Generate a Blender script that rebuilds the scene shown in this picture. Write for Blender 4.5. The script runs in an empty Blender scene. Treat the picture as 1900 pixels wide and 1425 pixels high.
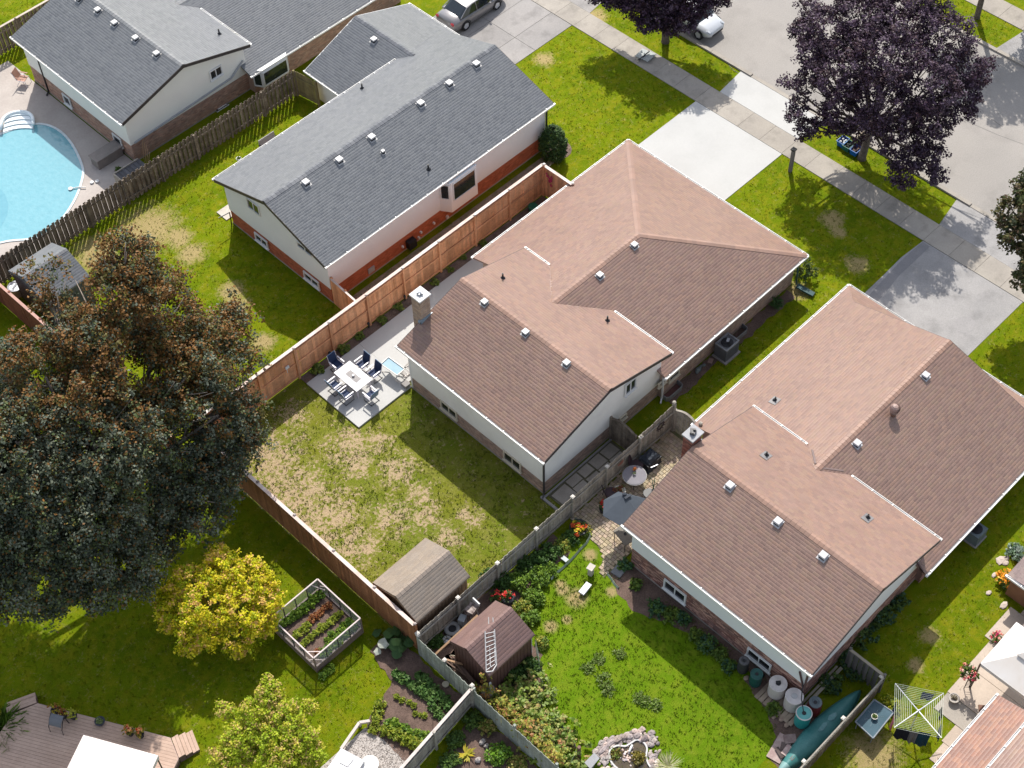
import bpy, math, random
import numpy as np
from mathutils import Vector, Matrix
R = math.radians
random.seed(7)
rng = np.random.default_rng(7)
sc = bpy.context.scene
col = sc.collection

# ---------------------------------------------------------------- camera
PX_F, CAM_H = 2862.84, 60.0
_p, _y, _r = R(52.464), R(46.136), R(-1.8506)
_F = Vector((math.cos(_y)*math.cos(_p), math.sin(_y)*math.cos(_p), -math.sin(_p)))
_R0 = Vector((math.sin(_y), -math.cos(_y), 0.0))
_U0 = _R0.cross(_F)
_R = math.cos(_r)*_R0 + math.sin(_r)*_U0
_U = -math.sin(_r)*_R0 + math.cos(_r)*_U0
CAM = Vector((0, 0, CAM_H))
cd = bpy.data.cameras.new('camera')
cam = bpy.data.objects.new('camera', cd)
col.objects.link(cam)
cam.matrix_world = Matrix(((_R.x, _U.x, -_F.x, CAM.x), (_R.y, _U.y, -_F.y, CAM.y), (_R.z, _U.z, -_F.z, CAM.z), (0, 0, 0, 1)))
cd.sensor_width = 36.0
cd.lens = PX_F/1900*36.0
cd.clip_start, cd.clip_end = 1.0, 2000.0
sc.camera = cam

def at(u, v, z=0.0):
    """survey point: where the sight line through photo pixel (u, v) meets height z"""
    d = _F*PX_F + _R*(u-950) - _U*(v-712.5)
    t = (z-CAM.z)/d.z
    return CAM + d*t

# ---------------------------------------------------------------- light
SUN_AZ, SUN_EL = 45.2, 48.0
w = bpy.data.worlds.new('World'); sc.world = w; w.use_nodes = True
nt = w.node_tree
sky = nt.nodes.new('ShaderNodeTexSky'); sky.sky_type = 'NISHITA'; sky.sun_disc = False
sky.sun_elevation = R(SUN_EL); sky.sun_rotation = R(90-SUN_AZ)
sky.air_density = 1.0; sky.dust_density = 1.5
hs = nt.nodes.new('ShaderNodeHueSaturation'); hs.inputs['Saturation'].default_value = .55   # thin summer cloud whitens the sky
nt.links.new(sky.outputs[0], hs.inputs['Color']); nt.links.new(hs.outputs[0], nt.nodes['Background'].inputs[0])
nt.nodes['Background'].inputs[1].default_value = 0.135
sd = bpy.data.lights.new('sun', 'SUN'); sd.energy = 3.3; sd.angle = R(0.53); sd.color = (1.0, 0.955, 0.88)
so = bpy.data.objects.new('sun', sd); col.objects.link(so); so.location = (60, 60, 80)
_s = Vector((math.cos(R(SUN_AZ))*math.cos(R(SUN_EL)), math.sin(R(SUN_AZ))*math.cos(R(SUN_EL)), math.sin(R(SUN_EL))))
so.rotation_euler = _s.to_track_quat('Z', 'Y').to_euler()
sc.view_settings.view_transform = 'Standard'; sc.view_settings.look = 'None'
sc.view_settings.exposure = 0.80; sc.view_settings.gamma = 1.0
sc.view_settings.use_curve_mapping = False
sc.render.engine = 'CYCLES'
sc.cycles.max_bounces = 6; sc.cycles.transparent_max_bounces = 6

# ---------------------------------------------------------------- materials
MATS = {}
def mat(name, rgb, rough=0.75, spec=0.35, rgb2=None, nscale=3.0, nmix=1.0, fine=60.0, fvar=0.15, bump=0.0, bscale=40.0,
        rnd=0.0, metal=0.0, trans=0.0, tint=True, coat=0.0, stain=0.0, sscale=.7):
    """principled material: base colour, a broad second colour, fine grain, a per-piece tint and a per-object variation"""
    if name in MATS: return MATS[name]
    m = bpy.data.materials.new(name); m.use_nodes = True
    t = m.node_tree; N = t.nodes; L = t.links
    b = N['Principled BSDF']
    geo = N.new('ShaderNodeNewGeometry')
    def noise(scale, detail=4.0, rough_=0.6):
        n = N.new('ShaderNodeTexNoise'); n.inputs['Scale'].default_value = scale
        n.inputs['Detail'].default_value = detail; n.inputs['Roughness'].default_value = rough_
        L.new(geo.outputs['Position'], n.inputs['Vector']); return n
    cur = None
    if rgb2 is None: rgb2 = tuple(c*0.82 for c in rgb)
    n1 = noise(nscale)
    rp = N.new('ShaderNodeValToRGB'); rp.color_ramp.elements[0].position = 0.35; rp.color_ramp.elements[1].position = 0.65
    L.new(n1.outputs[0], rp.inputs[0])
    mx = N.new('ShaderNodeMix'); mx.data_type = 'RGBA'
    fm = N.new('ShaderNodeMath'); fm.operation = 'MULTIPLY'; fm.inputs[1].default_value = nmix
    L.new(rp.outputs[0], fm.inputs[0]); L.new(fm.outputs[0], mx.inputs[0])
    mx.inputs[6].default_value = (*rgb, 1); mx.inputs[7].default_value = (*rgb2, 1)
    cur = mx.outputs[2]
    def mul(a, val):
        q = N.new('ShaderNodeVectorMath'); q.operation = 'SCALE'; L.new(a, q.inputs[0]); L.new(val, q.inputs[3]); return q.outputs[0]
    def rng_(src, lo, hi):
        q = N.new('ShaderNodeMapRange'); q.inputs[3].default_value = lo; q.inputs[4].default_value = hi
        L.new(src, q.inputs[0]); return q.outputs[0]
    if fvar > 0:
        n2 = noise(fine, 3.0, 0.7)
        q = N.new('ShaderNodeMapRange'); q.inputs[1].default_value = .25; q.inputs[2].default_value = .75
        q.inputs[3].default_value = 1-fvar; q.inputs[4].default_value = 1+fvar
        L.new(n2.outputs[0], q.inputs[0]); cur = mul(cur, q.outputs[0])
    if stain > 0:
        n4 = noise(sscale, 7.0, .62); q = N.new('ShaderNodeMapRange'); q.inputs[1].default_value = .50; q.inputs[2].default_value = .72
        q.inputs[3].default_value = 1.0; q.inputs[4].default_value = 1-stain
        L.new(n4.outputs[0], q.inputs[0]); cur = mul(cur, q.outputs[0])
    if rnd > 0:
        oi = N.new('ShaderNodeObjectInfo'); cur = mul(cur, rng_(oi.outputs['Random'], 1-rnd, 1+rnd))
    if tint:
        a = N.new('ShaderNodeAttribute'); a.attribute_name = 'tint'
        q = N.new('ShaderNodeVectorMath'); q.operation = 'MULTIPLY'
        L.new(cur, q.inputs[0]); L.new(a.outputs['Color'], q.inputs[1]); cur = q.outputs[0]
    L.new(cur, b.inputs['Base Color'])
    b.inputs['Roughness'].default_value = rough
    b.inputs['Specular IOR Level'].default_value = spec
    b.inputs['Metallic'].default_value = metal
    if coat: b.inputs['Coat Weight'].default_value = coat; b.inputs['Coat Roughness'].default_value = .1
    if bump > 0:
        n3 = noise(bscale, 4.0, 0.7)
        bp = N.new('ShaderNodeBump'); bp.inputs['Strength'].default_value = bump; bp.inputs['Distance'].default_value = 0.03
        L.new(n3.outputs[0], bp.inputs['Height']); L.new(bp.outputs[0], b.inputs['Normal'])
    if trans > 0:
        tr = N.new('ShaderNodeBsdfTranslucent'); L.new(cur, tr.inputs['Color'])
        ms = N.new('ShaderNodeMixShader'); ms.inputs[0].default_value = trans
        L.new(b.outputs[0], ms.inputs[1]); L.new(tr.outputs[0], ms.inputs[2])
        L.new(ms.outputs[0], N['Material Output'].inputs['Surface'])
    MATS[name] = m
    return m

# ---------------------------------------------------------------- mesh building
ORG = {}
def tag(o, label=None, cat=None, group=None, kind=None):
    if label: o['label'] = label
    if cat: o['category'] = cat
    if group: o['group'] = group
    if kind: o['kind'] = kind
    return o
def org(o):
    return Vector((0, 0, 0)) if o is None else Vector(ORG.get(o.name, (0, 0, 0)))
def thing(name, label, cat, loc=(0, 0, 0), group=None, kind=None):
    o = bpy.data.objects.new(name, None); o.empty_display_size = .2
    col.objects.link(o); o.location = loc; ORG[o.name] = tuple(loc)
    return tag(o, label, cat, group, kind)

def mesh_np(name, V, F, T, mats, mi=None, smooth=False):
    """V (n,3), F list/array of faces (all the same size, or a list of index tuples), T (n,3) vertex tints"""
    me = bpy.data.meshes.new(name)
    V = np.asarray(V, dtype=np.float32)
    if isinstance(F, np.ndarray):
        nf, k = F.shape
        me.vertices.add(len(V)); me.vertices.foreach_set('co', V.ravel())
        me.loops.add(nf*k); me.loops.foreach_set('vertex_index', F.astype(np.int32).ravel())
        me.polygons.add(nf); me.polygons.foreach_set('loop_start', np.arange(0, nf*k, k, dtype=np.int32))
        me.polygons.foreach_set('loop_total', np.full(nf, k, dtype=np.int32))
        me.update(calc_edges=True)
    else:
        me.from_pydata([tuple(map(float, v)) for v in V], [], F); me.update()
    a = me.attributes.new('tint', 'FLOAT_COLOR', 'POINT')
    T = np.asarray(T, dtype=np.float32)
    a.data.foreach_set('color', np.hstack([T, np.ones((len(T), 1), np.float32)]).ravel())
    for m in (mats if isinstance(mats, (list, tuple)) else [mats]): me.materials.append(m)
    if mi is not None: me.polygons.foreach_set('material_index', np.asarray(mi, dtype=np.int32))
    if smooth: me.polygons.foreach_set('use_smooth', np.ones(len(me.polygons), dtype=bool))
    me.validate()
    return me

def link(name, me, parent=None, loc=(0, 0, 0), rot=(0, 0, 0), scale=(1, 1, 1)):
    o = bpy.data.objects.new(name, me); col.objects.link(o)
    if parent is not None: o.parent = parent
    o.location = loc; o.rotation_euler = rot; o.scale = scale
    return o

class G:
    """collects shapes in world coordinates; build() links them as ONE mesh object"""
    def __init__(s): s.v = []; s.f = []; s.t = []; s.mi = []
    def add(s, vs, fs, t=(1, 1, 1), mi=0):
        k = len(s.v)
        if isinstance(t, (int, float)): t = (t, t, t)
        s.v += [tuple(v) for v in vs]; s.t += [t]*len(vs)
        s.f += [tuple(i+k for i in f) for f in fs]; s.mi += [mi]*len(fs)
        return s
    def box(s, c, d, rz=0.0, t=1.0, mi=0, M=None):
        """box centred at c with full sizes d, turned about z"""
        x, y, z = d[0]/2, d[1]/2, d[2]/2
        vs = [Vector(q) for q in ((-x, -y, -z), (x, -y, -z), (x, y, -z), (-x, y, -z), (-x, -y, z), (x, -y, z), (x, y, z), (-x, y, z))]
        Rm = Matrix.Rotation(rz, 3, 'Z') if M is None else M
        return s.add([Rm@v+Vector(c) for v in vs], [(0, 3, 2, 1), (4, 5, 6, 7), (0, 1, 5, 4), (1, 2, 6, 5), (2, 3, 7, 6), (3, 0, 4, 7)], t, mi)
    def bx(s, x0, x1, y0, y1, z0, z1, t=1.0, mi=0):
        return s.box(((x0+x1)/2, (y0+y1)/2, (z0+z1)/2), (abs(x1-x0), abs(y1-y0), abs(z1-z0)), 0, t, mi)
    def prism(s, poly, z0, z1, t=1.0, mi=0):
        """vertical prism over a counter-clockwise polygon [(x,y)..]"""
        ar = sum(poly[i][0]*poly[(i+1) % len(poly)][1]-poly[(i+1) % len(poly)][0]*poly[i][1] for i in range(len(poly)))
        if ar < 0: poly = poly[::-1]
        n = len(poly)
        vs = [(p[0], p[1], z0) for p in poly]+[(p[0], p[1], z1) for p in poly]
        return s.add(vs, [tuple(range(n-1, -1, -1)), tuple(range(n, 2*n))]+[(i, (i+1) % n, n+(i+1) % n, n+i) for i in range(n)], t, mi)
    def slab(s, pts, th, t=1.0, mi=0):
        """sloping slab: top polygon pts (3d), thickness th downwards"""
        n = len(pts); pts = [Vector(p) for p in pts]
        vs = pts+[p-Vector((0, 0, th)) for p in pts]
        return s.add(vs, [tuple(range(n)), tuple(range(2*n-1, n-1, -1))]+[(i, n+i, n+(i+1) % n, (i+1) % n) for i in range(n)], t, mi)
    def tube(s, pts, r, n=6, t=1.0, mi=0, cap=True):
        pts = [Vector(p) for p in pts]
        rs = r if isinstance(r, (list, tuple)) else [r]*len(pts)
        vs = []; fs = []
        for i, p in enumerate(pts):
            d = (pts[min(i+1, len(pts)-1)]-pts[max(i-1, 0)])
            if d.length < 1e-9: d = Vector((0, 0, 1))
            d.normalize()
            a = d.orthogonal() if abs(d.z) > .95 else d.cross(Vector((0, 0, 1)))
            a.normalize(); b = d.cross(a)
            for k in range(n):
                an = 2*math.pi*k/n
                vs.append(p+(a*math.cos(an)+b*math.sin(an))*rs[i])
        for i in range(len(pts)-1):
            for k in range(n):
                fs.append((i*n+k, (i+1)*n+k, (i+1)*n+(k+1) % n, i*n+(k+1) % n))
        if cap: fs += [tuple(range(n)), tuple(range(len(pts)*n-1, (len(pts)-1)*n-1, -1))]
        return s.add(vs, fs, t, mi)
    def bar(s, p, q, w, h, t=1.0, mi=0):
        """rectangular bar from p to q, w wide across, h high"""
        p = Vector(p); q = Vector(q); d = (q-p)
        L_ = d.length; d.normalize()
        a = d.cross(Vector((0, 0, 1)))
        if a.length < 1e-4: a = Vector((1, 0, 0))
        a.normalize(); b = a.cross(d)
        M = Matrix((d, a, b)).transposed()
        return s.box((p+q)/2, (L_, w, h), 0, t, mi, M)
    def lathe(s, c, prof, n=16, t=1.0, mi=0, sx=1.0, sy=1.0):
        """surface of revolution: prof [(r,z)..] about the vertical through c"""
        vs = []; fs = []
        for r_, z in prof:
            for k in range(n):
                an = 2*math.pi*k/n
                vs.append((c[0]+r_*sx*math.cos(an), c[1]+r_*sy*math.sin(an), c[2]+z))
        m = len(prof)
        for i in range(m-1):
            for k in range(n):
                fs.append((i*n+k, i*n+(k+1) % n, (i+1)*n+(k+1) % n, (i+1)*n+k))
        fs += [tuple(range(n-1, -1, -1)), tuple(range((m-1)*n, m*n))]
        return s.add(vs, fs, t, mi)
    def rock(s, c, d, seed=0, t=1.0, mi=0):
        rr = random.Random(seed); vs = []; fs = []
        n, m = 7, 4
        for i in range(m+1):
            ph = math.pi*i/m
            for k in range(n):
                q = 1+rr.uniform(-.18, .18); an = 2*math.pi*(k+.5*(i % 2))/n
                vs.append((c[0]+d[0]/2*math.sin(ph)*math.cos(an)*q, c[1]+d[1]/2*math.sin(ph)*math.sin(an)*q, c[2]+d[2]/2*math.cos(ph)*q))
        for i in range(m):
            for k in range(n): fs.append((i*n+k, (i+1)*n+k, (i+1)*n+(k+1) % n, i*n+(k+1) % n))
        return s.add(vs, fs, t, mi)
    def build(s, name, mats, parent=None, base=None, smooth=False, kind=None, label=None):
        o_ = org(parent) if base is None else Vector(base)
        V = np.array(s.v, dtype=np.float32)-np.array(o_, dtype=np.float32)
        me = mesh_np(name, V, s.f, s.t, mats, s.mi if isinstance(mats, (list, tuple)) else None, smooth)
        o = link(name, me, parent, loc=(o_ if parent is None else (0, 0, 0)))
        ORG[o.name] = tuple(o_)
        if kind: o['kind'] = kind
        if label: o['label'] = label
        return o

def single(g, name, label, cat, mats, base, group=None, smooth=False, kind=None):
    o = g.build(name, mats, None, base, smooth)
    return tag(o, label, cat, group, kind)

def copy_tree(o, loc, rz=0.0, label=None, parent=None, scale=None):
    """a thing with copies of its parts and sub-parts"""
    c = o.copy(); col.objects.link(c)
    if parent is None:
        c.location = loc; c.rotation_euler = (0, 0, rz); ORG[c.name] = tuple(loc)
        if label: c['label'] = label
        if scale: c.scale = (scale, scale, scale)
    else: c.parent = parent
    for ch in list(o.children): copy_tree(ch, None, parent=c)
    return c

# ---------------------------------------------------------------- palette
M_WHITE = mat('white_trim', (.66, .66, .65), .45, .4, (.68, .68, .66), fvar=.04)
M_GUT = mat('white_gutter', (.78, .77, .76), .4, .4, (.68, .66, .62), nscale=1.2, fvar=.05)
M_DARK = mat('black_metal', (.012, .013, .017), .45, .4, fvar=.1)
M_GLASS = mat('window_glass', (.012, .016, .02), .06, .8, (.03, .035, .04), nscale=1.1, fvar=0)
M_CONC = mat('old_concrete', (.365, .33, .285), .85, .15, (.315, .285, .25), nscale=.6, fine=14, fvar=.09, bump=.25, bscale=60, rnd=.06, stain=.28, sscale=1.1)
M_NEWC = mat('fresh_concrete', (.46, .455, .44), .85, .12, (.44, .435, .42), nscale=.5, fine=9, fvar=.03, bump=.1, bscale=60, stain=.035, sscale=.5)
M_GREYC = mat('grey_concrete', (.31, .29, .275), .85, .15, (.27, .255, .245), nscale=.35, fine=12, fvar=.1, bump=.25, bscale=50, rnd=.07, stain=.3, sscale=.8)
M_PATIO = mat('patio_concrete', (.47, .465, .45), .85, .12, (.45, .445, .43), nscale=.7, fine=9, fvar=.03)
M_ROADM = mat('pale_asphalt', (.335, .31, .285), .9, .12, (.295, .275, .255), nscale=.16, fine=18, fvar=.16, bump=.5, bscale=55, stain=.16, sscale=.5)
M_ASPH = mat('drive_asphalt', (.345, .33, .32), .9, .12, (.285, .275, .27), nscale=.45, fine=20, fvar=.16, bump=.5, bscale=55, stain=.25, sscale=1.0)
M_SOIL = mat('garden_soil', (.155, .105, .085), .95, .15, (.10, .068, .055), nscale=1.6, fine=16, fvar=.35, bump=.9, bscale=14)
M_MULCH = mat('bark_mulch', (.20, .145, .12), .95, .15, (.12, .085, .07), nscale=2.5, fine=22, fvar=.45, bump=1.0, bscale=24)
M_CEDAR = mat('cedar_boards', (.70, .36, .20), .7, .2, (.58, .27, .135), nscale=.8, fine=7, fvar=.2, bump=.2, bscale=30, rnd=.2)
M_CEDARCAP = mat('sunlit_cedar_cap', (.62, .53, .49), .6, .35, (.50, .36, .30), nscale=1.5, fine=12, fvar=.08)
M_REDFEN = mat('red_brown_stain', (.26, .085, .05), .7, .3, (.19, .06, .035), nscale=1.2, fine=8, fvar=.2, rnd=.12)
M_GREYW = mat('weathered_boards', (.37, .34, .29), .85, .15, (.26, .235, .20), nscale=1.7, fine=9, fvar=.3, bump=.3, bscale=30, rnd=.18)
M_GREYW2 = mat('old_dark_boards', (.22, .18, .14), .85, .15, (.12, .095, .075), nscale=2.2, fine=9, fvar=.35, bump=.3, bscale=30, rnd=.25)
M_GREYG = mat('silver_green_boards', (.36, .38, .33), .85, .15, (.26, .275, .23), nscale=1.7, fine=9, fvar=.25, bump=.3, bscale=30, rnd=.15)
M_BARK = mat('bark', (.16, .13, .11), .9, .2, (.10, .08, .065), nscale=4, fine=18, fvar=.3, bump=.8, bscale=14)
M_LEAF = mat('leaves', (1, 1, 1), .5, .25, (1, 1, 1), fvar=0, trans=.28)
M_DULL = mat('dark_leaves', (1, 1, 1), .62, .25, (1, 1, 1), fvar=0, trans=.15)
M_STONE = mat('field_stone', (.38, .34, .315), .85, .15, (.28, .25, .235), nscale=5, fine=25, fvar=.2, rnd=.22, bump=.4, bscale=20)
M_TEAL = mat('teal_plastic', (.025, .17, .165), .5, .4, (.02, .13, .13), nscale=1.5, fine=20, fvar=.12)
M_BLACKP = mat('black_plastic', (.02, .02, .023), .55, .4, (.03, .03, .033), fvar=.1)
M_STEEL = mat('pale_metal', (.62, .63, .66), .35, .5, metal=.4, fvar=.05)
# ---------------------------------------------------------------- ground
def grass_mat(name, c1, c2, straw=(.27, .215, .10), blobs=(), thr=.5, base=0.0, green3=None, nsc=.45, breakup=.75, soft=.38, ns=(2.2, 9)):
    m = bpy.data.materials.new(name); m.use_nodes = True
    t = m.node_tree; N = t.nodes; L = t.links; b = N['Principled BSDF']
    geo = N.new('ShaderNodeNewGeometry')
    def noise(s, d=5.0, r=.6):
        n = N.new('ShaderNodeTexNoise'); n.inputs['Scale'].default_value = s; n.inputs['Detail'].default_value = d
        n.inputs['Roughness'].default_value = r; L.new(geo.outputs['Position'], n.inputs['Vector']); return n.outputs[0]
    def mr(src, a, b_, lo=0.0, hi=1.0):
        q = N.new('ShaderNodeMapRange'); q.inputs[1].default_value = a; q.inputs[2].default_value = b_
        q.inputs[3].default_value = lo; q.inputs[4].default_value = hi; L.new(src, q.inputs[0]); return q.outputs[0]
    def mathn(op, a, b_=None, v=None):
        q = N.new('ShaderNodeMath'); q.operation = op; L.new(a, q.inputs[0])
        if b_ is not None: L.new(b_, q.inputs[1])
        if v is not None: q.inputs[1].default_value = v
        return q.outputs[0]
    def mix(f, a, b_):
        q = N.new('ShaderNodeMix'); q.data_type = 'RGBA'; L.new(f, q.inputs[0])
        for i, x in ((6, a), (7, b_)):
            if isinstance(x, tuple): q.inputs[i].default_value = (*x, 1)
            else: L.new(x, q.inputs[i])
        return q.outputs[2]
    cur = mix(mr(noise(nsc), .38, .62), c1, c2)
    if green3: cur = mix(mr(noise(1.7, 6, .7), .45, .65), cur, green3)
    # dry, straw coloured patches
    best = None
    for (x, y, r_) in blobs:
        d = N.new('ShaderNodeVectorMath'); d.operation = 'DISTANCE'; L.new(geo.outputs['Position'], d.inputs[0])
        d.inputs[1].default_value = (x, y, 0)
        f = mr(d.outputs['Value'], r_*1.25, r_*.35)
        best = f if best is None else mathn('MAXIMUM', best, f)
    n5 = mathn('ADD', mr(noise(ns[0], 8, .72), .3, .7), mr(noise(ns[1], 5, .7), .3, .7))
    n5 = mathn('MULTIPLY', n5, v=.5)
    if best is not None:
        k = mathn('ADD', mathn('MULTIPLY', best, v=1.0), mathn('MULTIPLY', mathn('SUBTRACT', n5, v=.5), v=breakup*2.2))
        if base: k = mathn('ADD', k, v=base)
        cur = mix(mr(k, thr-soft, thr+soft), cur, straw)
    g = mr(noise(26, 4, .75), .25, .75, .62, 1.38)
    g2 = mr(noise(75, 3, .75), .25, .75, .75, 1.25)
    for s_ in (g, g2):
        q = N.new('ShaderNodeVectorMath'); q.operation = 'SCALE'; L.new(cur, q.inputs[0]); L.new(s_, q.inputs[3]); cur = q.outputs[0]
    L.new(cur, b.inputs['Base Color']); b.inputs['Roughness'].default_value = .8
    b.inputs['Specular IOR Level'].default_value = .03
    gl = N.new('ShaderNodeBsdfGlossy'); gl.inputs['Roughness'].default_value = .72   # blades shine in their own colour against the light
    q = N.new('ShaderNodeVectorMath'); q.operation = 'SCALE'; q.inputs[3].default_value = 1.7; L.new(cur, q.inputs[0]); L.new(q.outputs[0], gl.inputs['Color'])
    ms = N.new('ShaderNodeMixShader'); ms.inputs[0].default_value = .30; L.new(b.outputs[0], ms.inputs[1]); L.new(gl.outputs[0], ms.inputs[2]); L.new(ms.outputs[0], N['Material Output'].inputs['Surface'])
    bp = N.new('ShaderNodeBump'); bp.inputs['Strength'].default_value = .8; bp.inputs['Distance'].default_value = .05
    L.new(noise(22, 5, .8), bp.inputs['Height']); L.new(bp.outputs[0], b.inputs['Normal']); L.new(bp.outputs[0], gl.inputs['Normal'])
    return m

def ragged(poly, amp, seed=1):
    """the polygon with its edges broken up like the edge of a dug bed"""
    q = random.Random(seed); out = []; n = len(poly)
    for i in range(n):
        a, b = Vector(poly[i]), Vector(poly[(i+1) % n]); L_ = (b-a).length; k = max(1, int(L_/.22)); d = (b-a).normalized() if L_ > 0 else Vector((1, 0)); o_ = 0
        for j in range(k):
            o_ = o_*.6+q.uniform(-amp, amp); p = a.lerp(b, j/k)+Vector((-d.y, d.x))*o_; out.append((p.x, p.y))
    return out
def sheet(name, poly, z, m, kind='structure', parent=None, rag=0.0):
    if rag: poly = ragged(poly, rag, int(poly[0][0]*10))
    g = G()
    g.prism(poly, z-.10, z, 1.0)
    return g.build(name, m, parent, kind=kind)

def P2(*uv): return [(at(u, v).x, at(u, v).y) for u, v in uv]
GR1, GR2, GR3 = (.114, .152, .0035), (.082, .122, .003), (.156, .160, .007)
bl = [(at(u, v).x, at(u, v).y, r) for u, v, r in ((275, 425, 1.9), (330, 440, .9), (180, 470, 1.5), (355, 470, .9), (430, 540, .8),
      (440, 565, .8), (488, 635, .7), (1545, 408, .75), (1555, 430, .5), (1590, 490, .7), (1105, 30, .8), (1010, 110, .7),
      (1370, 165, .8), (1480, 540, .7), (1620, 1400, 1.3), (1725, 1180, .5), (1890, 1075, .5), (1700, 1235, .4))]
M_GRASS = grass_mat('lawn_grass', GR1, GR2, blobs=bl, green3=GR3, thr=.55)
base_g = G(); base_g.bx(-400, 500, -400, 500, -.6, 0)
base_g.build('ground', M_GRASS, kind='structure')
# the half-bare lawn behind the middle house
ybl = [(at(u, v).x, at(u, v).y, r) for u, v, r in ((505, 850, 2.0), (530, 900, 2.2), (600, 960, 2.3), (560, 920, 1.8), (660, 860, 1.1),
      (735, 870, 1.2), (650, 830, 1.6), (660, 1010, 1.5), (730, 960, 1.2), (780, 920, .9), (790, 960, .9), (870, 960, .7), (700, 820, .8), (830, 1000, .9), (540, 770, 1.0))]
M_PATCHY = grass_mat('patchy_lawn_grass', (.105, .135, .012), (.135, .142, .016), straw=(.32, .245, .155), blobs=ybl, base=.0, thr=.84, soft=.36, ns=(1.9, 6.5),
                     green3=(.165, .165, .035), breakup=1.7)
sheet('back_lawn', [(18.7, 25.95), (28.42, 25.95), (28.42, 36.6), (24.9, 36.7), (24.9, 41.1), (18.7, 41.1)], .004, M_PATCHY)
cbl = [(at(u, v).x, at(u, v).y, r) for u, v, r in ((1070, 1110, .55), (1045, 1095, .35), (1022, 1162, .35), (1052, 1150, .25), (1135, 1098, .3), (1095, 1030, .35), (1040, 1085, .3))]
M_LUSH = grass_mat('lush_lawn_grass', (.102, .172, .006), (.078, .142, .005), blobs=cbl, green3=(.135, .180, .012), thr=.5, breakup=.3)
sheet('garden_lawn', [(18.75, 12.0), (28.4, 12.0), (28.4, 24.6), (27.0, 25.8), (18.75, 25.8)], .004, M_LUSH)

# road, kerbs, pavements
sheet('road', [(57.55, -120), (68.75, -120), (68.75, 220), (57.55, 220)], .006, M_ROADM)
def kerb(x0, x1):
    g = G()
    y = -60.0
    while y < 160:
        g.bx(x0, x1, y+.01, y+2.99, -.2, .045 if (33.8 < y+1.5 < 39.4 or 18 < y+1.5 < 24.4 or 49.6 < y+1.5 < 57) else .11, .97+.06*random.random()); y += 3.0
    return g.build('kerb', M_CONC, kind='structure')
kerb(57.32, 57.56); kerb(68.74, 68.98)

def slabs(name, x0, x1, y0, y1, step, z, m, jx=None):
    """a pavement: its bed, and each concrete panel a piece of its own"""
    s_ = G(); s_.bx(x0, x1, y0, y1, -.15, z-.03, .55)
    bed = s_.build(name, m, kind='structure')
    y = y0
    me = {}
    while y < y1-.01:
        L_ = min(step, y1-y)
        k = round(L_, 3)
        if k not in me:
            g = G(); a = .008
            for (xa, xb) in (jx or [(x0, x1)]):
                g.bx(xa+a-x0, xb-a-x0, a, L_-a, -.12, 0)
            me[k] = mesh_np('panel', g.v, g.f, g.t, m)
        o = link('panel', me[k], bed, (x0, y, z+random.uniform(-.002, .002)))
        y += L_
    return bed
slabs('sidewalk', 53.6, 55.12, -15, 62.5, 4.72/3, .035, M_CONC)
slabs('far_sidewalk', 71.45, 73.0, 5, 60, 1.57, .035, M_CONC)
# driveways
sheet('white_driveway', [(46.0, 33.72), (53.585, 33.72), (53.585, 39.93), (46.0, 39.93)], .03, M_NEWC)
sheet('white_driveway_apron', [(55.135, 33.8), (57.31, 33.5), (57.31, 39.7), (55.135, 39.45)], .03, M_NEWC)
for (x0, x1) in ((45.5, 48.2), (48.2, 50.45), (50.45, 53.585)):
    for (y0, y1) in ((49.6, 51.3), (51.3, 53.4), (53.4, 56.2)):
        g = G(); g.bx(x0+.012, x1-.012, y0+.012, y1-.012, -.1, .028)
        g.build('grey_driveway_panel', M_GREYC, kind='structure')
sheet('asphalt_apron', [(55.135, 49.6), (57.31, 49.9), (57.31, 57.0), (55.135, 56.5)], .02, M_GREYC)
c_out = P2((1600, 548), (1640, 510), (1672, 478), (1713, 447)) + [(53.585, 24.3), (53.585, 18.22), (44.5, 18.22), (44.5, 24.2)]
sheet('asphalt_driveway', c_out, .020, M_ASPH)
M_ASPH2 = mat('asphalt_patch', (.235, .225, .225), .9, .3, (.20, .195, .20), nscale=1.0, fine=20, fvar=.12)
sheet('asphalt_strip', P2((1612, 549), (1645, 512), (1676, 480), (1712, 449), (1725, 458), (1700, 482), (1668, 512), (1642, 545), (1628, 560)), .024, M_ASPH2)
sheet('asphalt_patch', [(at(1790+20*math.cos(a), 603+16*math.sin(a)).x, at(1790+20*math.cos(a), 603+16*math.sin(a)).y) for a in [i*.45 for i in range(14)]], .024, mat('faint_patch', (.315, .30, .295), .9, .12, (.28, .27, .265), nscale=1.5, fine=20, fvar=.14))
sheet('asphalt_driveway_apron', [(55.135, 17.6), (57.31, 17.0), (57.31, 24.8), (55.135, 24.4)], .02, M_ASPH)
sheet('opposite_driveway', [(68.99, 24.0), (71.44, 24.3), (71.44, 29.9), (68.99, 30.2)], .02, M_ASPH)
sheet('opposite_driveway_upper', [(73.02, 24.3), (82, 24.3), (82, 29.9), (73.02, 29.9)], .02, M_ASPH)
# cracks sealed in the road
g = G()
def crack(pts, wd=.03):
    q = [at(u, v, .0) for u, v in pts]
    for a, b in zip(q, q[1:]):
        d = (b-a); d.z = 0; d.normalize(); n_ = Vector((-d.y, d.x, 0))*wd/2
        g.add([a-n_+Vector((0, 0, .0105)), b-n_+Vector((0, 0, .0105)), b+n_+Vector((0, 0, .0105)), a+n_+Vector((0, 0, .0105))], [(0, 1, 2, 3)])
crack([(1755, 200), (1800, 228), (1850, 250), (1899, 268)]); crack([(1340, 105), (1360, 130), (1395, 150)]); crack([(1830, 215), (1860, 235)])
M_TAR = mat('sealing_tar', (.16, .15, .145), .8, .3)
g.build('road_crack', M_TAR, kind='structure')

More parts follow.
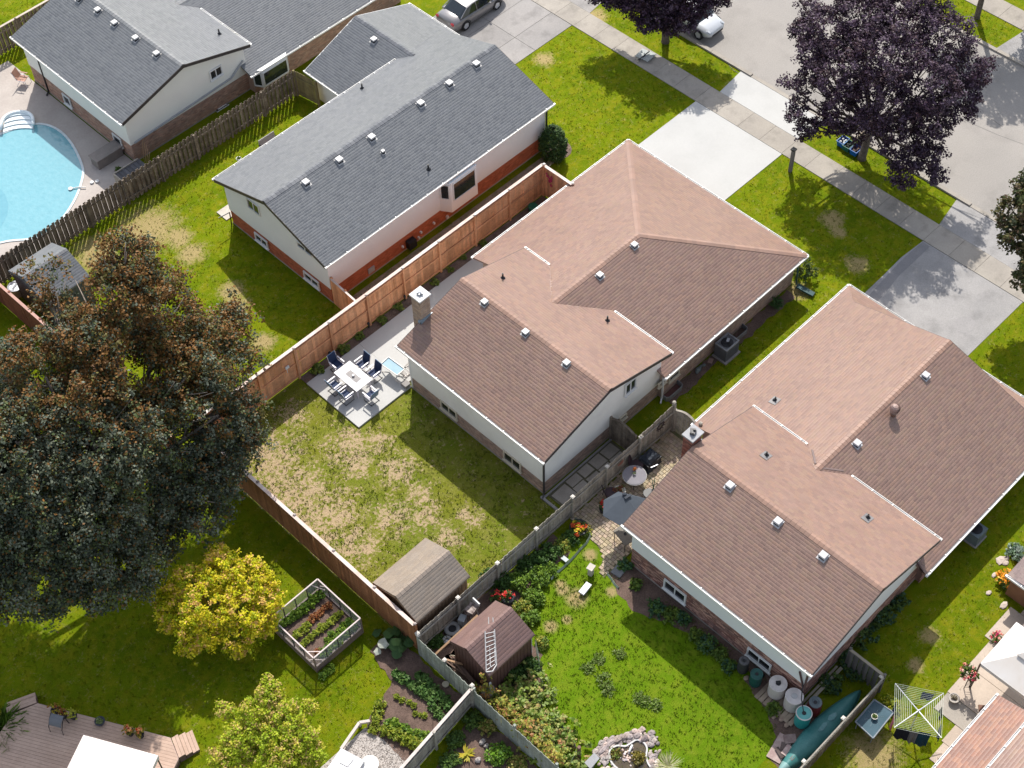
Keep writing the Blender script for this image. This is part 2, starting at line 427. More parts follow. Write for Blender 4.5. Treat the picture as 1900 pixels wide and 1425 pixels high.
# patios and paths by the middle house
def poly_slab(name, poly, z, m, th=.12, kind='structure'):
    g = G(); g.prism(poly, z-th, z); return g.build(name, m, kind=kind)
poly_slab('patio', [(24.93, 36.66), (28.4, 36.66), (28.4, 40.5), (24.93, 40.5)], .10, M_PATIO, .2)
poly_slab('side_path', [(28.41, 36.95), (35.0, 36.95), (35.0, 39.0), (44.0, 39.3), (44.0, 40.45), (28.41, 40.5)], .095, M_PATIO, .2)
poly_slab('planting_bed', [(24.95, 40.51), (42.2, 40.46), (42.2, 41.05), (24.95, 41.05)], .03, M_MULCH)

# side yard slabs between the house and the grey fence: laid one by one
yb = G(); yb.bx(28.45, 32.8, 25.97, 27.4, -.1, .03); yb = yb.build('side_yard_soil', mat('weedy_soil', (.15, .135, .085), .95, .15, (.10, .09, .06), nscale=3, fvar=.3), kind='structure')
M_SLAB = mat('worn_paving_slabs', (.36, .32, .275), .85, .15, (.29, .255, .215), nscale=1.3, fine=16, fvar=.15, rnd=.14, bump=.3)
for (x0, x1, y0, y1) in ((28.55, 29.45, 26.55, 27.3), (28.5, 29.4, 26.0, 26.5), (29.5, 30.2, 26.05, 26.85), (29.55, 30.25, 26.9, 27.35), (30.3, 31.0, 26.3, 26.75),
                         (30.35, 31.0, 26.85, 27.35), (31.1, 31.75, 26.05, 26.7), (31.1, 31.8, 26.75, 27.35), (31.85, 32.6, 26.1, 26.7), (31.9, 32.65, 26.75, 27.35), (28.0, 28.5, 26.0, 26.3), (30.4, 30.9, 26.0, 26.25)):
    g = G(); g.box(((x0+x1)/2, (y0+y1)/2, .035), (x1-x0, y1-y0, .05), random.uniform(-.03, .03)); o = g.build('slab', M_SLAB, yb)
g = G(); g.bx(28.1, 28.22, 25.95, 27.6, 0, .1); g.bx(28.1, 33, 27.42, 27.52, 0, .07)
g.build('concrete_edging', M_GREYC, kind='structure')

# cobbled pavers of the lower garden: many small stones in one relief
M_PAVE = mat('tumbled_pavers', (.47, .39, .295), .85, .15, (.37, .30, .225), nscale=2.2, fine=20, fvar=.18, bump=.3)
g = G(); rr = random.Random(3)
x = 26.3
row = 0
PAVP = [(27.0, 22.6), (35.2, 22.6), (35.2, 25.78), (28.2, 25.78), (28.2, 24.5), (27.9, 23.4), (27.2, 23.0)]
def inpoly(x, y, P_):
    c = False
    for i in range(len(P_)):
        (x0, y0), (x1, y1) = P_[i-1], P_[i]
        if (y0 > y) != (y1 > y) and x < (x1-x0)*(y-y0)/(y1-y0)+x0: c = not c
    return c
bed_poly = lambda x, y: inpoly(x, y+.08, PAVP) or False and (y > 22.6 and y < 25.78 and x < 35.2 and (x-28.1) > -(y-22.8)*.0 and x > 27.0 and not (x < 27.9 and (y-22.9) > (x-27.1)*.6) and not (x < 28.2 and y > 23.5))
while x < 35.2:
    y = 22.6+(row % 2)*.1
    while y < 25.75:
        lw = rr.choice((.16, .2, .24))
        if bed_poly(x, y):
            k = rr.uniform(.72, 1.12)
            g.box((x, y+lw/2, .02+rr.uniform(-.004, .006)), (.145, lw-.022, .06), rr.uniform(-.05, .05), (k, k*rr.uniform(.93, 1.03), k*rr.uniform(.85, 1.02)))
        y += lw
    x += .168; row += 1
pv = G(); pv.prism([(27.0, 22.6), (35.3, 22.6), (35.3, 25.8), (28.2, 25.8), (28.2, 24.5), (27.9, 23.4), (27.2, 23.0)], -.1, .022)
pb = pv.build('paved_yard', mat('paver_joints', (.17, .14, .09), .95, .1, (.12, .13, .06)), kind='structure')
g.build('paver', M_PAVE, pb, kind='stuff')

# pool terrace
M_TERR = mat('stamped_pool_terrace', (.44, .395, .36), .85, .12, (.39, .345, .315), nscale=.9, fine=8, fvar=.07, bump=.2, bscale=9)
poly_slab('pool_terrace', [(14.5, 57.1), (28.45, 57.1), (28.45, 71.6), (14.5, 71.6)], .02, M_TERR)
# gravel corner and beds at the bottom
M_GRAV = mat('white_gravel', (.46, .42, .39), .9, .2, (.37, .335, .31), nscale=6, fine=32, fvar=.35, bump=.9, bscale=40)
gv = poly_slab('gravel_corner', [(9.5, 21.55), (14.85, 21.55), (15.3, 22.2), (14.75, 24.9), (9.5, 24.9)], .02, M_GRAV)
g = G(); rr = random.Random(8)
for i in range(3800):
    x, y = rr.uniform(11.6, 15.0), rr.uniform(21.6, 24.85); s_ = rr.uniform(.02, .045); k = rr.uniform(.6, 1.25)
    a = rr.uniform(0, 3); c_, n_ = math.cos(a)*s_, math.sin(a)*s_
    g.add([(x-c_, y-n_, .02), (x+n_, y-c_, .02), (x+c_, y+n_, .02), (x, y, .02+s_*.8)], [(0, 1, 3), (1, 2, 3), (2, 0, 3)], (k, k*.98, k*.97))
tag(g.build('gravel', M_GRAV), 'pale loose gravel in the corner by the white lid', 'gravel', kind='stuff')
sheet('vegetable_plot', [(14.8, 22.3), (18.6, 22.5), (18.6, 25.95), (18.6, 27.6), (17.2, 27.4), (17.0, 25.6), (15.67, 25.34), (14.8, 24.9)], .03, M_SOIL, rag=.09)
sheet('fence_border', [(18.75, 23.9), (19.6, 24.6), (23.3, 24.4), (26.9, 24.6), (27.1, 25.8), (18.75, 25.8)], .012, M_SOIL, rag=.09)
sheet('house_border', [(26.7, 20.6), (27.3, 19.2), (27.7, 17.0), (27.9, 14.5), (28.4, 14.5), (28.4, 22.6), (27.4, 22.7), (26.8, 21.6)], .012, M_SOIL, rag=.09)
sheet('shed_surround', [(18.75, 19.0), (19.5, 19.2), (22.4, 21.9), (22.4, 24.9), (18.75, 24.9)], .012, M_SOIL, rag=.09)
sheet('rear_garden_soil', [(14.5, 15.5), (18.5, 15.5), (18.5, 22.2), (14.5, 21.3)], .012, M_SOIL, rag=.09)
sheet('shrub_ring', [(at(1036, 278).x+.75*math.cos(i), at(1036, 278).y+.75*math.sin(i)) for i in np.linspace(0, 6, 14)], .012, M_MULCH)
sheet('barrel_corner_soil', [(25.2, 10.6), (28.3, 10.6), (28.3, 14.6), (27.5, 14.9), (27.0, 13.2), (26.4, 12.3), (25.5, 11.8)], .012, M_SOIL, rag=.09)
sheet('side_wall_border', [(36.4, 26.75), (46.0, 26.75), (46.0, 27.35), (36.4, 27.35)], .012, M_SOIL, rag=.09)
sheet('side_strip', [(29.4, 42.35), (45.6, 42.35), (45.6, 43.15), (29.4, 43.15)], .012, mat('gritty_strip', (.26, .21, .17), .9, .2, (.16, .15, .09), nscale=2.5, fine=16, fvar=.3))
# ---------------------------------------------------------------- foliage
def leaf_cloud(C, rad, per, size, pal, seed=1, mixp=None, up=.55, curl=.25, jit=.25, pidx=None):
    """C (n,3) clump centres -> kite-shaped leaves; pal (k,3); pidx picks a palette colour per clump"""
    r_ = np.random.default_rng(seed)
    n = len(C); m = n*per
    cen = np.repeat(C, per, axis=0)
    rd = np.repeat(rad if np.ndim(rad) else np.full(n, rad), per)
    off = r_.normal(size=(m, 3)); off /= np.linalg.norm(off, axis=1)[:, None]
    q = r_.random(m)**(1/2.2)
    pos = cen+off*(rd*q)[:, None]*np.array([1, 1, .8])
    nrm = off*.45+r_.normal(size=(m, 3))*.45+np.array([0, 0, up]); nrm /= np.linalg.norm(nrm, axis=1)[:, None]
    a = np.cross(nrm, r_.normal(size=(m, 3))); a /= np.linalg.norm(a, axis=1)[:, None]
    b = np.cross(nrm, a)
    s = size*r_.uniform(.6, 1.35, m)[:, None]
    V = np.empty((m, 4, 3))
    V[:, 0] = pos-a*s*.5; V[:, 1] = pos+b*s*.36-nrm*s*curl*.4; V[:, 2] = pos+a*s*.55-nrm*s*curl*.5; V[:, 3] = pos-b*s*.36-nrm*s*curl*.4
    F = np.arange(m*4).reshape(m, 4)
    pal = np.array(pal)
    ci = r_.integers(0, len(pal), n) if pidx is None else pidx
    li = np.repeat(ci, per); sw = r_.random(m) < .3; li = np.where(sw, r_.integers(0, len(pal), m), li)
    T = pal[li]*r_.uniform(1-jit, 1+jit, (m, 1))
    T = np.repeat(T, 4, axis=0)
    return V.reshape(-1, 3), F, T

def lobe_clumps(lobes, n, seed=1, inner=.35, bottom=True):
    r_ = np.random.default_rng(seed)
    lobes = np.array(lobes, dtype=float)
    ar = (lobes[:, 3:6].prod(axis=1))**(2/3); pr = ar/ar.sum()
    out = []; own = []
    while len(out) < n:
        k = r_.choice(len(lobes), size=n, p=pr)
        d = r_.normal(size=(n, 3)); d /= np.linalg.norm(d, axis=1)[:, None]
        q = np.where(r_.random(n) < inner, r_.uniform(.45, .9, n), r_.uniform(.85, 1.06, n))
        q = np.where(r_.random(n) < .10, r_.uniform(1.05, 1.3, n), q)
        p = lobes[k, :3]+d*lobes[k, 3:6]*q[:, None]
        for i in range(n):
            g_ = np.linalg.norm((p[i]-lobes[:, :3])/lobes[:, 3:6], axis=1)
            if (g_ < .6).any() and r_.random() < .85: continue
            out.append(p[i]); own.append(k[i])
            if len(out) >= n: break
    return np.array(out), np.array(own)

def tree(name, label, base, lobes, n, per, size, pal, m=None, crad=.42, tr=.22, seed=1, lobe_pal=None, group=None, limbs=True, cat='tree', trunk_h=None, inner=.35, up=.55):
    t = thing(name, label, cat, (base[0], base[1], 0), group)
    C, own = lobe_clumps(lobes, n, seed, inner)
    C[:, 2] = np.maximum(C[:, 2], .35)
    pidx = None
    if lobe_pal is not None:
        r_ = np.random.default_rng(seed+5)
        pidx = np.array([r_.choice(lobe_pal[o_] if not callable(lobe_pal) else lobe_pal(C[i])) for i, o_ in enumerate(own)])
    V, F, T = leaf_cloud(C, crad, per, size, pal, seed+2, pidx=pidx, up=up)
    V = V-np.array([base[0], base[1], 0])
    me = mesh_np('crown', V, F, T, m or M_LEAF)
    link('crown', me, t)
    g = G(); rr = random.Random(seed)
    lc = [Vector(l[:3]) for l in lobes]
    zt = trunk_h or min(l[2] for l in lobes)*.75
    top = max(lobes, key=lambda l: l[2])
    b0 = Vector((base[0], base[1], 0))
    hub = Vector((base[0]+(top[0]-base[0])*.15, base[1]+(top[1]-base[1])*.15, zt))
    g.tube([b0-Vector((0, 0, .1)), b0+Vector((0, 0, .15)), (b0+hub)/2+Vector((.05, .03, 0)), hub], [tr*1.5, tr*1.15, tr, tr*.85], 9)
    g.build('trunk', M_BARK, t, smooth=True)
    if limbs:
        g = G()
        for l in lobes:
            e = Vector(l[:3]); mid = hub.lerp(e, .5)+Vector((rr.uniform(-.3, .3), rr.uniform(-.3, .3), -.1*(e-hub).length))
            r0 = tr*.5
            g.tube([hub-Vector((0, 0, .2)), mid, e], [r0, r0*.6, r0*.25], 6)
            for k in range(5):
                d = Vector((rr.gauss(0, 1), rr.gauss(0, 1), rr.gauss(.3, .8))).normalized()
                st = mid.lerp(e, rr.random())
                g.tube([st, e+Vector((d.x*l[3], d.y*l[4], d.z*l[5]))*.85], [r0*.3, r0*.08], 5)
        g.build('limbs', M_BARK, t, smooth=True)
    return t

def plob(lst):
    out = []
    for u, v, z, r_ in lst:
        p = at(u, v, z); out.append((p.x, p.y, p.z, r_, r_, r_*.85))
    return out

def bush_mesh(seed, r_, h, nc, per, size, pal, crad=.12, m=None):
    q = np.random.default_rng(seed)
    d = q.normal(size=(nc, 3)); d /= np.linalg.norm(d, axis=1)[:, None]; d[:, 2] = abs(d[:, 2])
    C = d*np.array([r_, r_, h*.75])*q.uniform(.35, 1, (nc, 1))+np.array([0, 0, h*.2])
    V, F, T = leaf_cloud(C, crad, per, size, pal, seed+1)
    V[:, 2] = np.maximum(V[:, 2], .005)
    return mesh_np('foliage', V, F, T, m or M_LEAF)

def shrub(name, label, cat, loc, r_, h, pal, nc=60, per=14, size=.1, seed=1, group=None, crad=.12, flowers=None, m=None, z=0):
    me = bush_mesh(seed, r_, h, nc, per, size, pal, crad, m)
    if flowers is None:
        o = link(name, me, None, (loc[0], loc[1], z)); tag(o, label, cat, group); ORG[o.name] = (loc[0], loc[1], z); return o
    t = thing(name, label, cat, (loc[0], loc[1], z), group)
    link('foliage', me, t)
    q = np.random.default_rng(seed+9)
    nf = flowers[1]
    d = q.normal(size=(nf, 3)); d /= np.linalg.norm(d, axis=1)[:, None]; d[:, 2] = abs(d[:, 2])*.8+.25
    C = d*np.array([r_, r_, h*.8])*q.uniform(.75, 1.05, (nf, 1))+np.array([0, 0, h*.2])
    V, F, T = leaf_cloud(C, size*.9, 7, size*1.0, [flowers[0]] if not isinstance(flowers[0], list) else flowers[0], seed+3, up=.8)
    link('blossom', mesh_np('blossom', V, F, T, M_LEAF), t)
    return t

# ---------------------------------------------------------------- grass blades
def tufts(name, label, rects, dens, pal, size=.055, holes=(), seed=1, cluster=0.0):
    q = np.random.default_rng(seed); ps = []
    for (x0, x1, y0, y1) in rects:
        n = int((x1-x0)*(y1-y0)*dens)
        p = np.stack([q.uniform(x0, x1, n), q.uniform(y0, y1, n)], 1)
        if cluster:
            f = (np.sin(p[:, 0]*2.3+np.sin(p[:, 1]*1.7)*2)+np.sin(p[:, 1]*2.9+np.sin(p[:, 0]*1.3)*2)+q.normal(0, .5, n)) > cluster
            p = p[f]
        ps.append(p)
    p = np.vstack(ps)
    for (x0, x1, y0, y1) in holes:
        p = p[~((p[:, 0] > x0) & (p[:, 0] < x1) & (p[:, 1] > y0) & (p[:, 1] < y1))]
    n = len(p); k = 3
    c = np.repeat(p, k, axis=0)+q.normal(0, size*.5, (n*k, 2))
    a = q.uniform(0, 2*np.pi, n*k); s = size*q.uniform(.6, 1.4, n*k)
    V = np.zeros((n*k, 3, 3))
    V[:, 0, :2] = c-np.stack([np.cos(a), np.sin(a)], 1)*(s*.28)[:, None]; V[:, 1, :2] = c+np.stack([np.cos(a), np.sin(a)], 1)*(s*.28)[:, None]
    V[:, 2, :2] = c+q.normal(0, 1, (n*k, 2))*(s*.5)[:, None]; V[:, 2, 2] = s
    V[:, :2, 2] = .004
    pal = np.array(pal)
    T = np.repeat(pal[q.integers(0, len(pal), n*k)]*q.uniform(.75, 1.25, (n*k, 1)), 3, axis=0)
    me = mesh_np(name, V.reshape(-1, 3), np.arange(n*k*3).reshape(-1, 3), T, M_BLADE)
    return tag(link(name, me), label, 'grass', kind='stuff')
M_BLADE = mat('grass_blades', (1, 1, 1), .7, .05, (1, 1, 1), fvar=0, trans=.4)
GP = [(.115, .155, .004), (.14, .165, .006), (.085, .12, .003), (.17, .165, .010)]
tufts('lawn_grass', 'short bright green lawn grass between the houses', [(18.2, 38.2, 41.3, 56.9), (45.8, 53.5, 40.0, 49.5), (46.0, 53.5, 24.5, 33.6), (55.2, 57.2, 24.9, 33.4),
      (55.2, 57.2, 39.8, 49.4), (28.4, 47, 8.0, 12.0), (36.5, 46.5, 24.6, 26.9), (47.2, 53.5, 10, 18.1), (3, 18.5, 26.0, 50), (9, 16.8, 25.2, 30), (69, 71.4, 30.3, 45), (24.0, 31.0, 5, 10.3), (30, 42, 72.5, 76)], 24, GP,
      holes=[(29.2, 38.6, 43.2, 52), (14.6, 18.0, 28.0, 31.8)], seed=4)
tufts('lush_grass', 'lush green grass of the garden with the pond', [(18.8, 26.6, 12.2, 24.0), (22.4, 27.5, 22, 24.3), (26.5, 28.2, 12.5, 20.0)], 38, [(.13, .20, .010), (.16, .22, .02), (.10, .165, .007), (.15, .19, .015)], .075, seed=5, holes=[(18.8, 22.5, 21.8, 25.8)])
tufts('patchy_grass', 'tufts of green grass in the half bare back lawn', [(18.8, 28.3, 26.1, 36.5), (18.8, 24.8, 36.5, 41.0)], 45, [(.12, .165, .015), (.09, .14, .012), (.15, .18, .025)], .07, seed=6, cluster=-.2)
tufts('dry_grass', 'dry straw coloured grass in the half bare back lawn', [(18.8, 28.3, 26.1, 36.5), (18.8, 24.8, 36.5, 41.0)], 22, [(.34, .24, .15), (.28, .20, .12), (.18, .17, .06)], .05, seed=7)
# ---------------------------------------------------------------- houses
def hit(u, v, fn):
    """point where the sight line meets the surface z = fn(x, y)"""
    lo, hi = 0.0, 12.0
    for _ in range(40):
        m_ = (lo+hi)/2; p = at(u, v, m_)
        if fn(p.x, p.y) > m_: lo = m_
        else: hi = m_
    return at(u, v, (lo+hi)/2)
def hit_wall(u, v, axis, c):
    """point on the vertical wall plane x = c (axis 0) or y = c (axis 1)"""
    d = _F*PX_F+_R*(u-950)-_U*(v-712.5)
    return CAM+d*((c-CAM[axis])/d[axis])

def clip_row(poly, ex, ey, ux, uy, b):
    """interval pairs along e where the line (up-coordinate b) cuts the plan polygon"""
    xs = []
    n = len(poly)
    for i in range(n):
        p, q = poly[i], poly[(i+1) % n]
        bp, bq = p[0]*ux+p[1]*uy, q[0]*ux+q[1]*uy
        if (bp <= b < bq) or (bq <= b < bp):
            k = (b-bp)/(bq-bp)
            xs.append((p[0]*ex+p[1]*ey)*(1-k)+(q[0]*ex+q[1]*ey)*k)
    xs.sort(); return xs

def shingle_plane(roof, poly, zf, up, slope, m_deck, m_sh, pal, seed=1, tabw=.27, expo=.145, under=True, lip=.006):
    rr = random.Random(seed)
    ux, uy = up; ex, ey = uy, -ux
    if under:
        g = G(); g.slab([(x, y, zf(x, y)) for x, y in (poly if sum(poly[i][0]*poly[(i+1) % len(poly)][1]-poly[(i+1) % len(poly)][0]*poly[i][1] for i in range(len(poly))) > 0 else poly[::-1])], .11)
        g.build('roof_deck', m_deck, roof)
    dp = expo/math.sqrt(1+slope*slope)
    bs = [p[0]*ux+p[1]*uy for p in poly]; b0, b1 = min(bs), max(bs)
    V = []; T = []
    b = b0; row = 0
    def pt(a, bb, h): 
        x, y = a*ex+bb*ux, a*ey+bb*uy
        return (x, y, zf(x, y)+h)
    while b < b1-.01:
        bt = min(b+dp+.02, b1-1e-4)
        lo = clip_row(poly, ex, ey, ux, uy, b+1e-4); hi = clip_row(poly, ex, ey, ux, uy, bt)
        if len(lo) == len(hi) and len(lo) >= 2: prs = [(lo[i], lo[i+1], hi[i], hi[i+1]) for i in range(0, len(lo)-1, 2)]
        else:
            md = clip_row(poly, ex, ey, ux, uy, (b+bt)/2); prs = [(md[i], md[i+1], md[i], md[i+1]) for i in range(0, len(md)-1, 2)]
        rowk = rr.uniform(.98, 1.02)
        for (l0, r0, l1, r1) in prs:
            a = math.floor((min(l0, l1))/tabw)*tabw-(row % 2)*tabw/2+rr.choice((0, .06, -.05))
            while a < max(r0, r1):
                w_ = tabw
                a0b, a1b = min(max(a+.006, l0), r0), min(max(a+w_-.006, l0), r0)
                a0t, a1t = min(max(a+.006, l1), r1), min(max(a+w_-.006, l1), r1)
                if a1b-a0b > .02 or a1t-a0t > .02:
                    hb = .003+lip*.25*(rr.random() < .5)
                    V += [pt(a0b, b, hb), pt(a1b, b, hb), pt(a1t, bt, .0015), pt(a0t, bt, .0015), pt(a0b, b-.001, 0), pt(a1b, b-.001, 0)]
                    c = rr.choice(pal); k = rowk*rr.uniform(.95, 1.05)
                    T += [(c[0]*k, c[1]*k, c[2]*k)]*6
                a += w_
        b += dp; row += 1
    n = len(V)//6
    i = np.arange(n)[:, None]*6
    flip = (ex*uy-ey*ux) > 0
    F = np.vstack([i+np.array([[0, 1, 2, 3]]), i+np.array([[4, 5, 1, 0]])]) if flip else np.vstack([i+np.array([[3, 2, 1, 0]]), i+np.array([[0, 1, 5, 4]])])
    o_ = org(roof)
    me = mesh_np('shingle', np.array(V)-np.array(o_), F, T, m_sh)
    o = link('shingle', me, roof); o['kind'] = 'stuff'
    return o

def caps(roof, a, b, drop, m, pal=((1, 1, 1),), wd=.16, seed=2):
    rr = random.Random(seed); a = Vector(a); b = Vector(b); L_ = (b-a).length; d = (b-a)/L_
    s_ = Vector((-d.y, d.x, 0)).normalized()
    g = G(); t_ = 0
    while t_ < L_:
        p = a+d*t_; q = a+d*min(t_+.28, L_)
        c = rr.choice(pal); k = rr.uniform(.9, 1.08); c = (c[0]*k, c[1]*k, c[2]*k)
        vs = [p-s_*wd-Vector((0, 0, wd*drop-.028)), p+Vector((0, 0, .045)), p+s_*wd-Vector((0, 0, wd*drop-.028)),
              q-s_*wd-Vector((0, 0, wd*drop-.02)), q+Vector((0, 0, .033)), q+s_*wd-Vector((0, 0, wd*drop-.02))]
        vs += [vs[0]-Vector((0, 0, .03)), vs[2]-Vector((0, 0, .03)), vs[3]-Vector((0, 0, .03)), vs[5]-Vector((0, 0, .03))]
        g.add(vs, [(0, 3, 4, 1), (1, 4, 5, 2), (6, 8, 3, 0), (2, 5, 9, 7), (6, 0, 1, 2, 7)], c); t_ += .25
    g.build('ridge_cap', m, roof, kind='stuff')

def gutter(parent, a, b, out, z, m=None, hang=1.1):
    """open eaves trough from a to b (x,y), `out` = outward direction, top at z; with hanger straps"""
    a = Vector((*a, z)); b = Vector((*b, z)); o_ = Vector((*out, 0)); d = (b-a); L_ = d.length; d.normalize()
    g = G()
    g.bar(a+o_*.10-Vector((0, 0, .045)), b+o_*.10-Vector((0, 0, .045)), .018, .10)
    g.bar(a+o_*.0-Vector((0, 0, .05)), b+o_*.0-Vector((0, 0, .05)), .018, .09)
    g.bar(a+o_*.05-Vector((0, 0, .05)), b+o_*.05-Vector((0, 0, .05)), .085, .012, .8)  # trough floor: same white, the shade inside put into its tint
    for e in (a, b): g.box(e+o_*.05-Vector((0, 0, .045)), (.11, .11, .09) if True else 0)
    k = .3
    while k < L_:
        p = a+d*k; g.box(p+o_*.05+Vector((0, 0, .003)), (.05, .09, .008) if abs(o_.y) > .5 else (.09, .05, .008), 0, 1.05)
        k += hang
    return g.build('gutter', m or M_GUT, parent)

def wbar(g, wall_o, al, nm, a0, a1, z0, z1, d0, d1, t=1.0, mi=0):
    """box on a wall: along a0..a1, heights z0..z1, depth d0..d1 outward"""
    p = wall_o+al*((a0+a1)/2)+nm*((d0+d1)/2); p = Vector((p.x, p.y, (z0+z1)/2))
    an = math.atan2(al.y, al.x)
    g.box(p, (abs(a1-a0), abs(d1-d0), abs(z1-z0)), an, t, mi)

def window(house, axis, c, nsign, px, m_frame, panes=2, fw=.07, sill=True, label=None, deep=0.0):
    """window located on the wall plane by two survey pixels: px = (top-left, bottom-right)"""
    p, q = hit_wall(*px[0], axis, c), hit_wall(*px[1], axis, c)
    al = Vector((0, 1, 0)) if axis == 0 else Vector((1, 0, 0)); nm = Vector((nsign, 0, 0)) if axis == 0 else Vector((0, nsign, 0))
    o_ = Vector((c, 0, 0)) if axis == 0 else Vector((0, c, 0))
    a0, a1 = sorted((p[1-axis], q[1-axis])); z0, z1 = sorted((p.z, q.z))
    z0 = max(z0, .1)
    g = G()
    wbar(g, o_, al, nm, a0-fw, a1+fw, z1, z1+fw, .0, .07); wbar(g, o_, al, nm, a0-fw, a1+fw, z0-fw, z0, .0, .07)
    wbar(g, o_, al, nm, a0-fw, a0, z0, z1, .0, .07); wbar(g, o_, al, nm, a1, a1+fw, z0, z1, .0, .07)
    for k in range(1, panes):
        a = a0+(a1-a0)*k/panes; wbar(g, o_, al, nm, a-.025, a+.025, z0, z1, .0, .055)
    w_ = g.build('window', m_frame, house, label=label)
    for k in range(panes):
        g = G(); wbar(g, o_, al, nm, a0+(a1-a0)*k/panes+.02, a0+(a1-a0)*(k+1)/panes-.02, z0-.003, z1+.003, .006, .022)
        g.build('pane', M_GLASS, w_)
    if sill:
        g = G(); wbar(g, o_, al, nm, a0-fw-.04, a1+fw+.04, z0-fw-.05, z0-fw-.002, .0, .12); g.build('sill', m_frame, w_)
    return w_

def bricks(parent, faces, m, pal, seed=1, bw=.215, bh=.075):
    rr = random.Random(seed); g = G()
    for (axis, c, ns, a0, a1, z0, z1) in faces:
        row = 0; z = z0
        while z < z1-.03:
            a = a0-(row % 2)*bw/2
            while a < a1:
                x0, x1 = max(a, a0), min(a+bw-.01, a1)
                if x1-x0 > .04:
                    c_ = rr.choice(pal); k = rr.uniform(.82, 1.15); t = (c_[0]*k, c_[1]*k, c_[2]*k)
                    d0, d1 = c, c+ns*.013
                    if axis == 0: g.bx(min(d0, d1), max(d0, d1), x0, x1, z, min(z+bh-.012, z1), t)
                    else: g.bx(x0, x1, min(d0, d1), max(d0, d1), z, min(z+bh-.012, z1), t)
                a += bw
            z += bh; row += 1
    g.build('brick', m, parent, kind='stuff')

def vent(house, u, v, fn, slope_n, size=.33, m_top=None, small=False):
    """low square roof vent: pale cap over a dark collar"""
    p = hit(u, v, fn); s_ = size
    g = G()
    g.box((p.x, p.y, p.z+.06), (s_*.78, s_*.78, .16), 0, 1)
    b = g.build('roof_vent', M_DARK, house)
    g = G(); zc = p.z+.17
    k = s_/2
    g.add([(p.x-k, p.y-k, zc-.03), (p.x+k, p.y-k, zc-.03), (p.x+k, p.y+k, zc-.03), (p.x-k, p.y+k, zc-.03),
           (p.x-k*.85, p.y-k*.85, zc+.03), (p.x+k*.85, p.y-k*.85, zc+.03), (p.x+k*.85, p.y+k*.85, zc+.03), (p.x-k*.85, p.y+k*.85, zc+.03)],
          [(0, 3, 2, 1), (4, 5, 6, 7), (0, 1, 5, 4), (1, 2, 6, 5), (2, 3, 7, 6), (3, 0, 4, 7)])
    g.build('vent_cap', m_top or M_STEELV, b)
    g = G(); g.slab([(p.x-k*1.15, p.y-k*1.15, fn(p.x-k*1.15, p.y-k*1.15)+.022), (p.x+k*1.15, p.y-k*1.15, fn(p.x+k*1.15, p.y-k*1.15)+.022), (p.x+k*1.15, p.y+k*1.15, fn(p.x+k*1.15, p.y+k*1.15)+.022), (p.x-k*1.15, p.y+k*1.15, fn(p.x-k*1.15, p.y+k*1.15)+.022)], .01)
    g.build('flashing', m_top or M_STEELV, b)
    return b
def pipe(house, u, v, fn, h=.38, plate=False):
    p = hit(u, v, fn); g = G()
    g.lathe((p.x, p.y, p.z-.05), [(.045, 0), (.045, h), (.03, h), (.03, h-.1)], 10)
    g.lathe((p.x, p.y, p.z-.03), [(.13, 0), (.12, .05), (.05, .12)], 12)
    b = g.build('vent_pipe', M_DARK, house)
    if plate:
        g = G(); k = .2
        g.slab([(p.x+dx*k, p.y+dy*k, fn(p.x+dx*k, p.y+dy*k)+.024) for dx, dy in ((-1.3, -1), (1, -1), (1, 1), (-1.3, 1))], .01); g.build('flashing', M_FLASH, b)
    return b

M_VENTW = mat('white_vent', (.52, .50, .50), .6, .3)
M_STEELV = mat('vent_metal', (.40, .39, .385), .45, .4, (.48, .47, .46), fvar=.05)
M_FLASH = mat('lead_flashing', (.20, .19, .19), .5, .4, (.14, .13, .13))
M_BROWN = mat('brown_asphalt_shingle', (.258, .166, .132), .50, .45, (.248, .158, .125), nscale=.5, fine=28, fvar=.10, stain=.09, sscale=.6)
M_GREYS = mat('grey_asphalt_shingle', (.158, .163, .171), .50, .5, (.151, .156, .164), nscale=.35, fine=28, fvar=.12)
PALB = [(1, 1, 1), (.95, .95, .96), (1.03, 1.02, .97), (1.05, 1.01, .96), (.89, .88, .90), (1, .97, .98), (1.02, 1.04, .98), (.93, .90, .91)]
PALG = [(1, 1, 1), (.93, .94, .95), (1.06, 1.06, 1.05), (.96, .96, .98), (1.03, 1.03, 1.03), (.85, .86, .88), (1, 1, 1)]
CAPB = [(1.04, .99, .93), (1.08, 1.01, .94), (1.0, .96, .92)]
CAPG = [(.95, .95, .97), (.85, .86, .9), (1.1, 1.1, 1.1)]
M_SIDEW = mat('white_stucco', (.80, .79, .74), .75, .25, (.77, .76, .71), nscale=.8, fine=18, fvar=.03, bump=.15, bscale=50, stain=.07, sscale=.8)
M_SIDEB = mat('cool_white_siding', (.76, .76, .755), .7, .25, (.73, .73, .725), nscale=.8, fine=18, fvar=.03)
M_SIDEA = mat('cream_stucco', (.78, .765, .70), .75, .25, (.75, .73, .67), nscale=.8, fine=18, fvar=.03)
M_TANB = mat('tan_brick', (.44, .33, .26), .85, .15, (.38, .28, .22), nscale=1.5, fine=24, fvar=.12)
M_REDB = mat('orange_red_brick', (.45, .145, .075), .8, .15, (.40, .125, .065), nscale=1.5, fine=24, fvar=.1)
M_PINKB = mat('pinkish_brick', (.44, .30, .23), .85, .15, (.36, .24, .185), nscale=1.2, fine=24, fvar=.12)
M_MIXB = mat('mottled_brown_brick', (.30, .185, .155), .85, .15, (.24, .15, .125), nscale=2.5, fine=24, fvar=.2)
M_CREAM = mat('cream_frame', (.60, .54, .42), .6, .3)
M_SOFD = mat('dark_rake_trim', (.055, .045, .045), .5, .35)
M_MORT = mat('mortar', (.33, .30, .27), .95, .15)
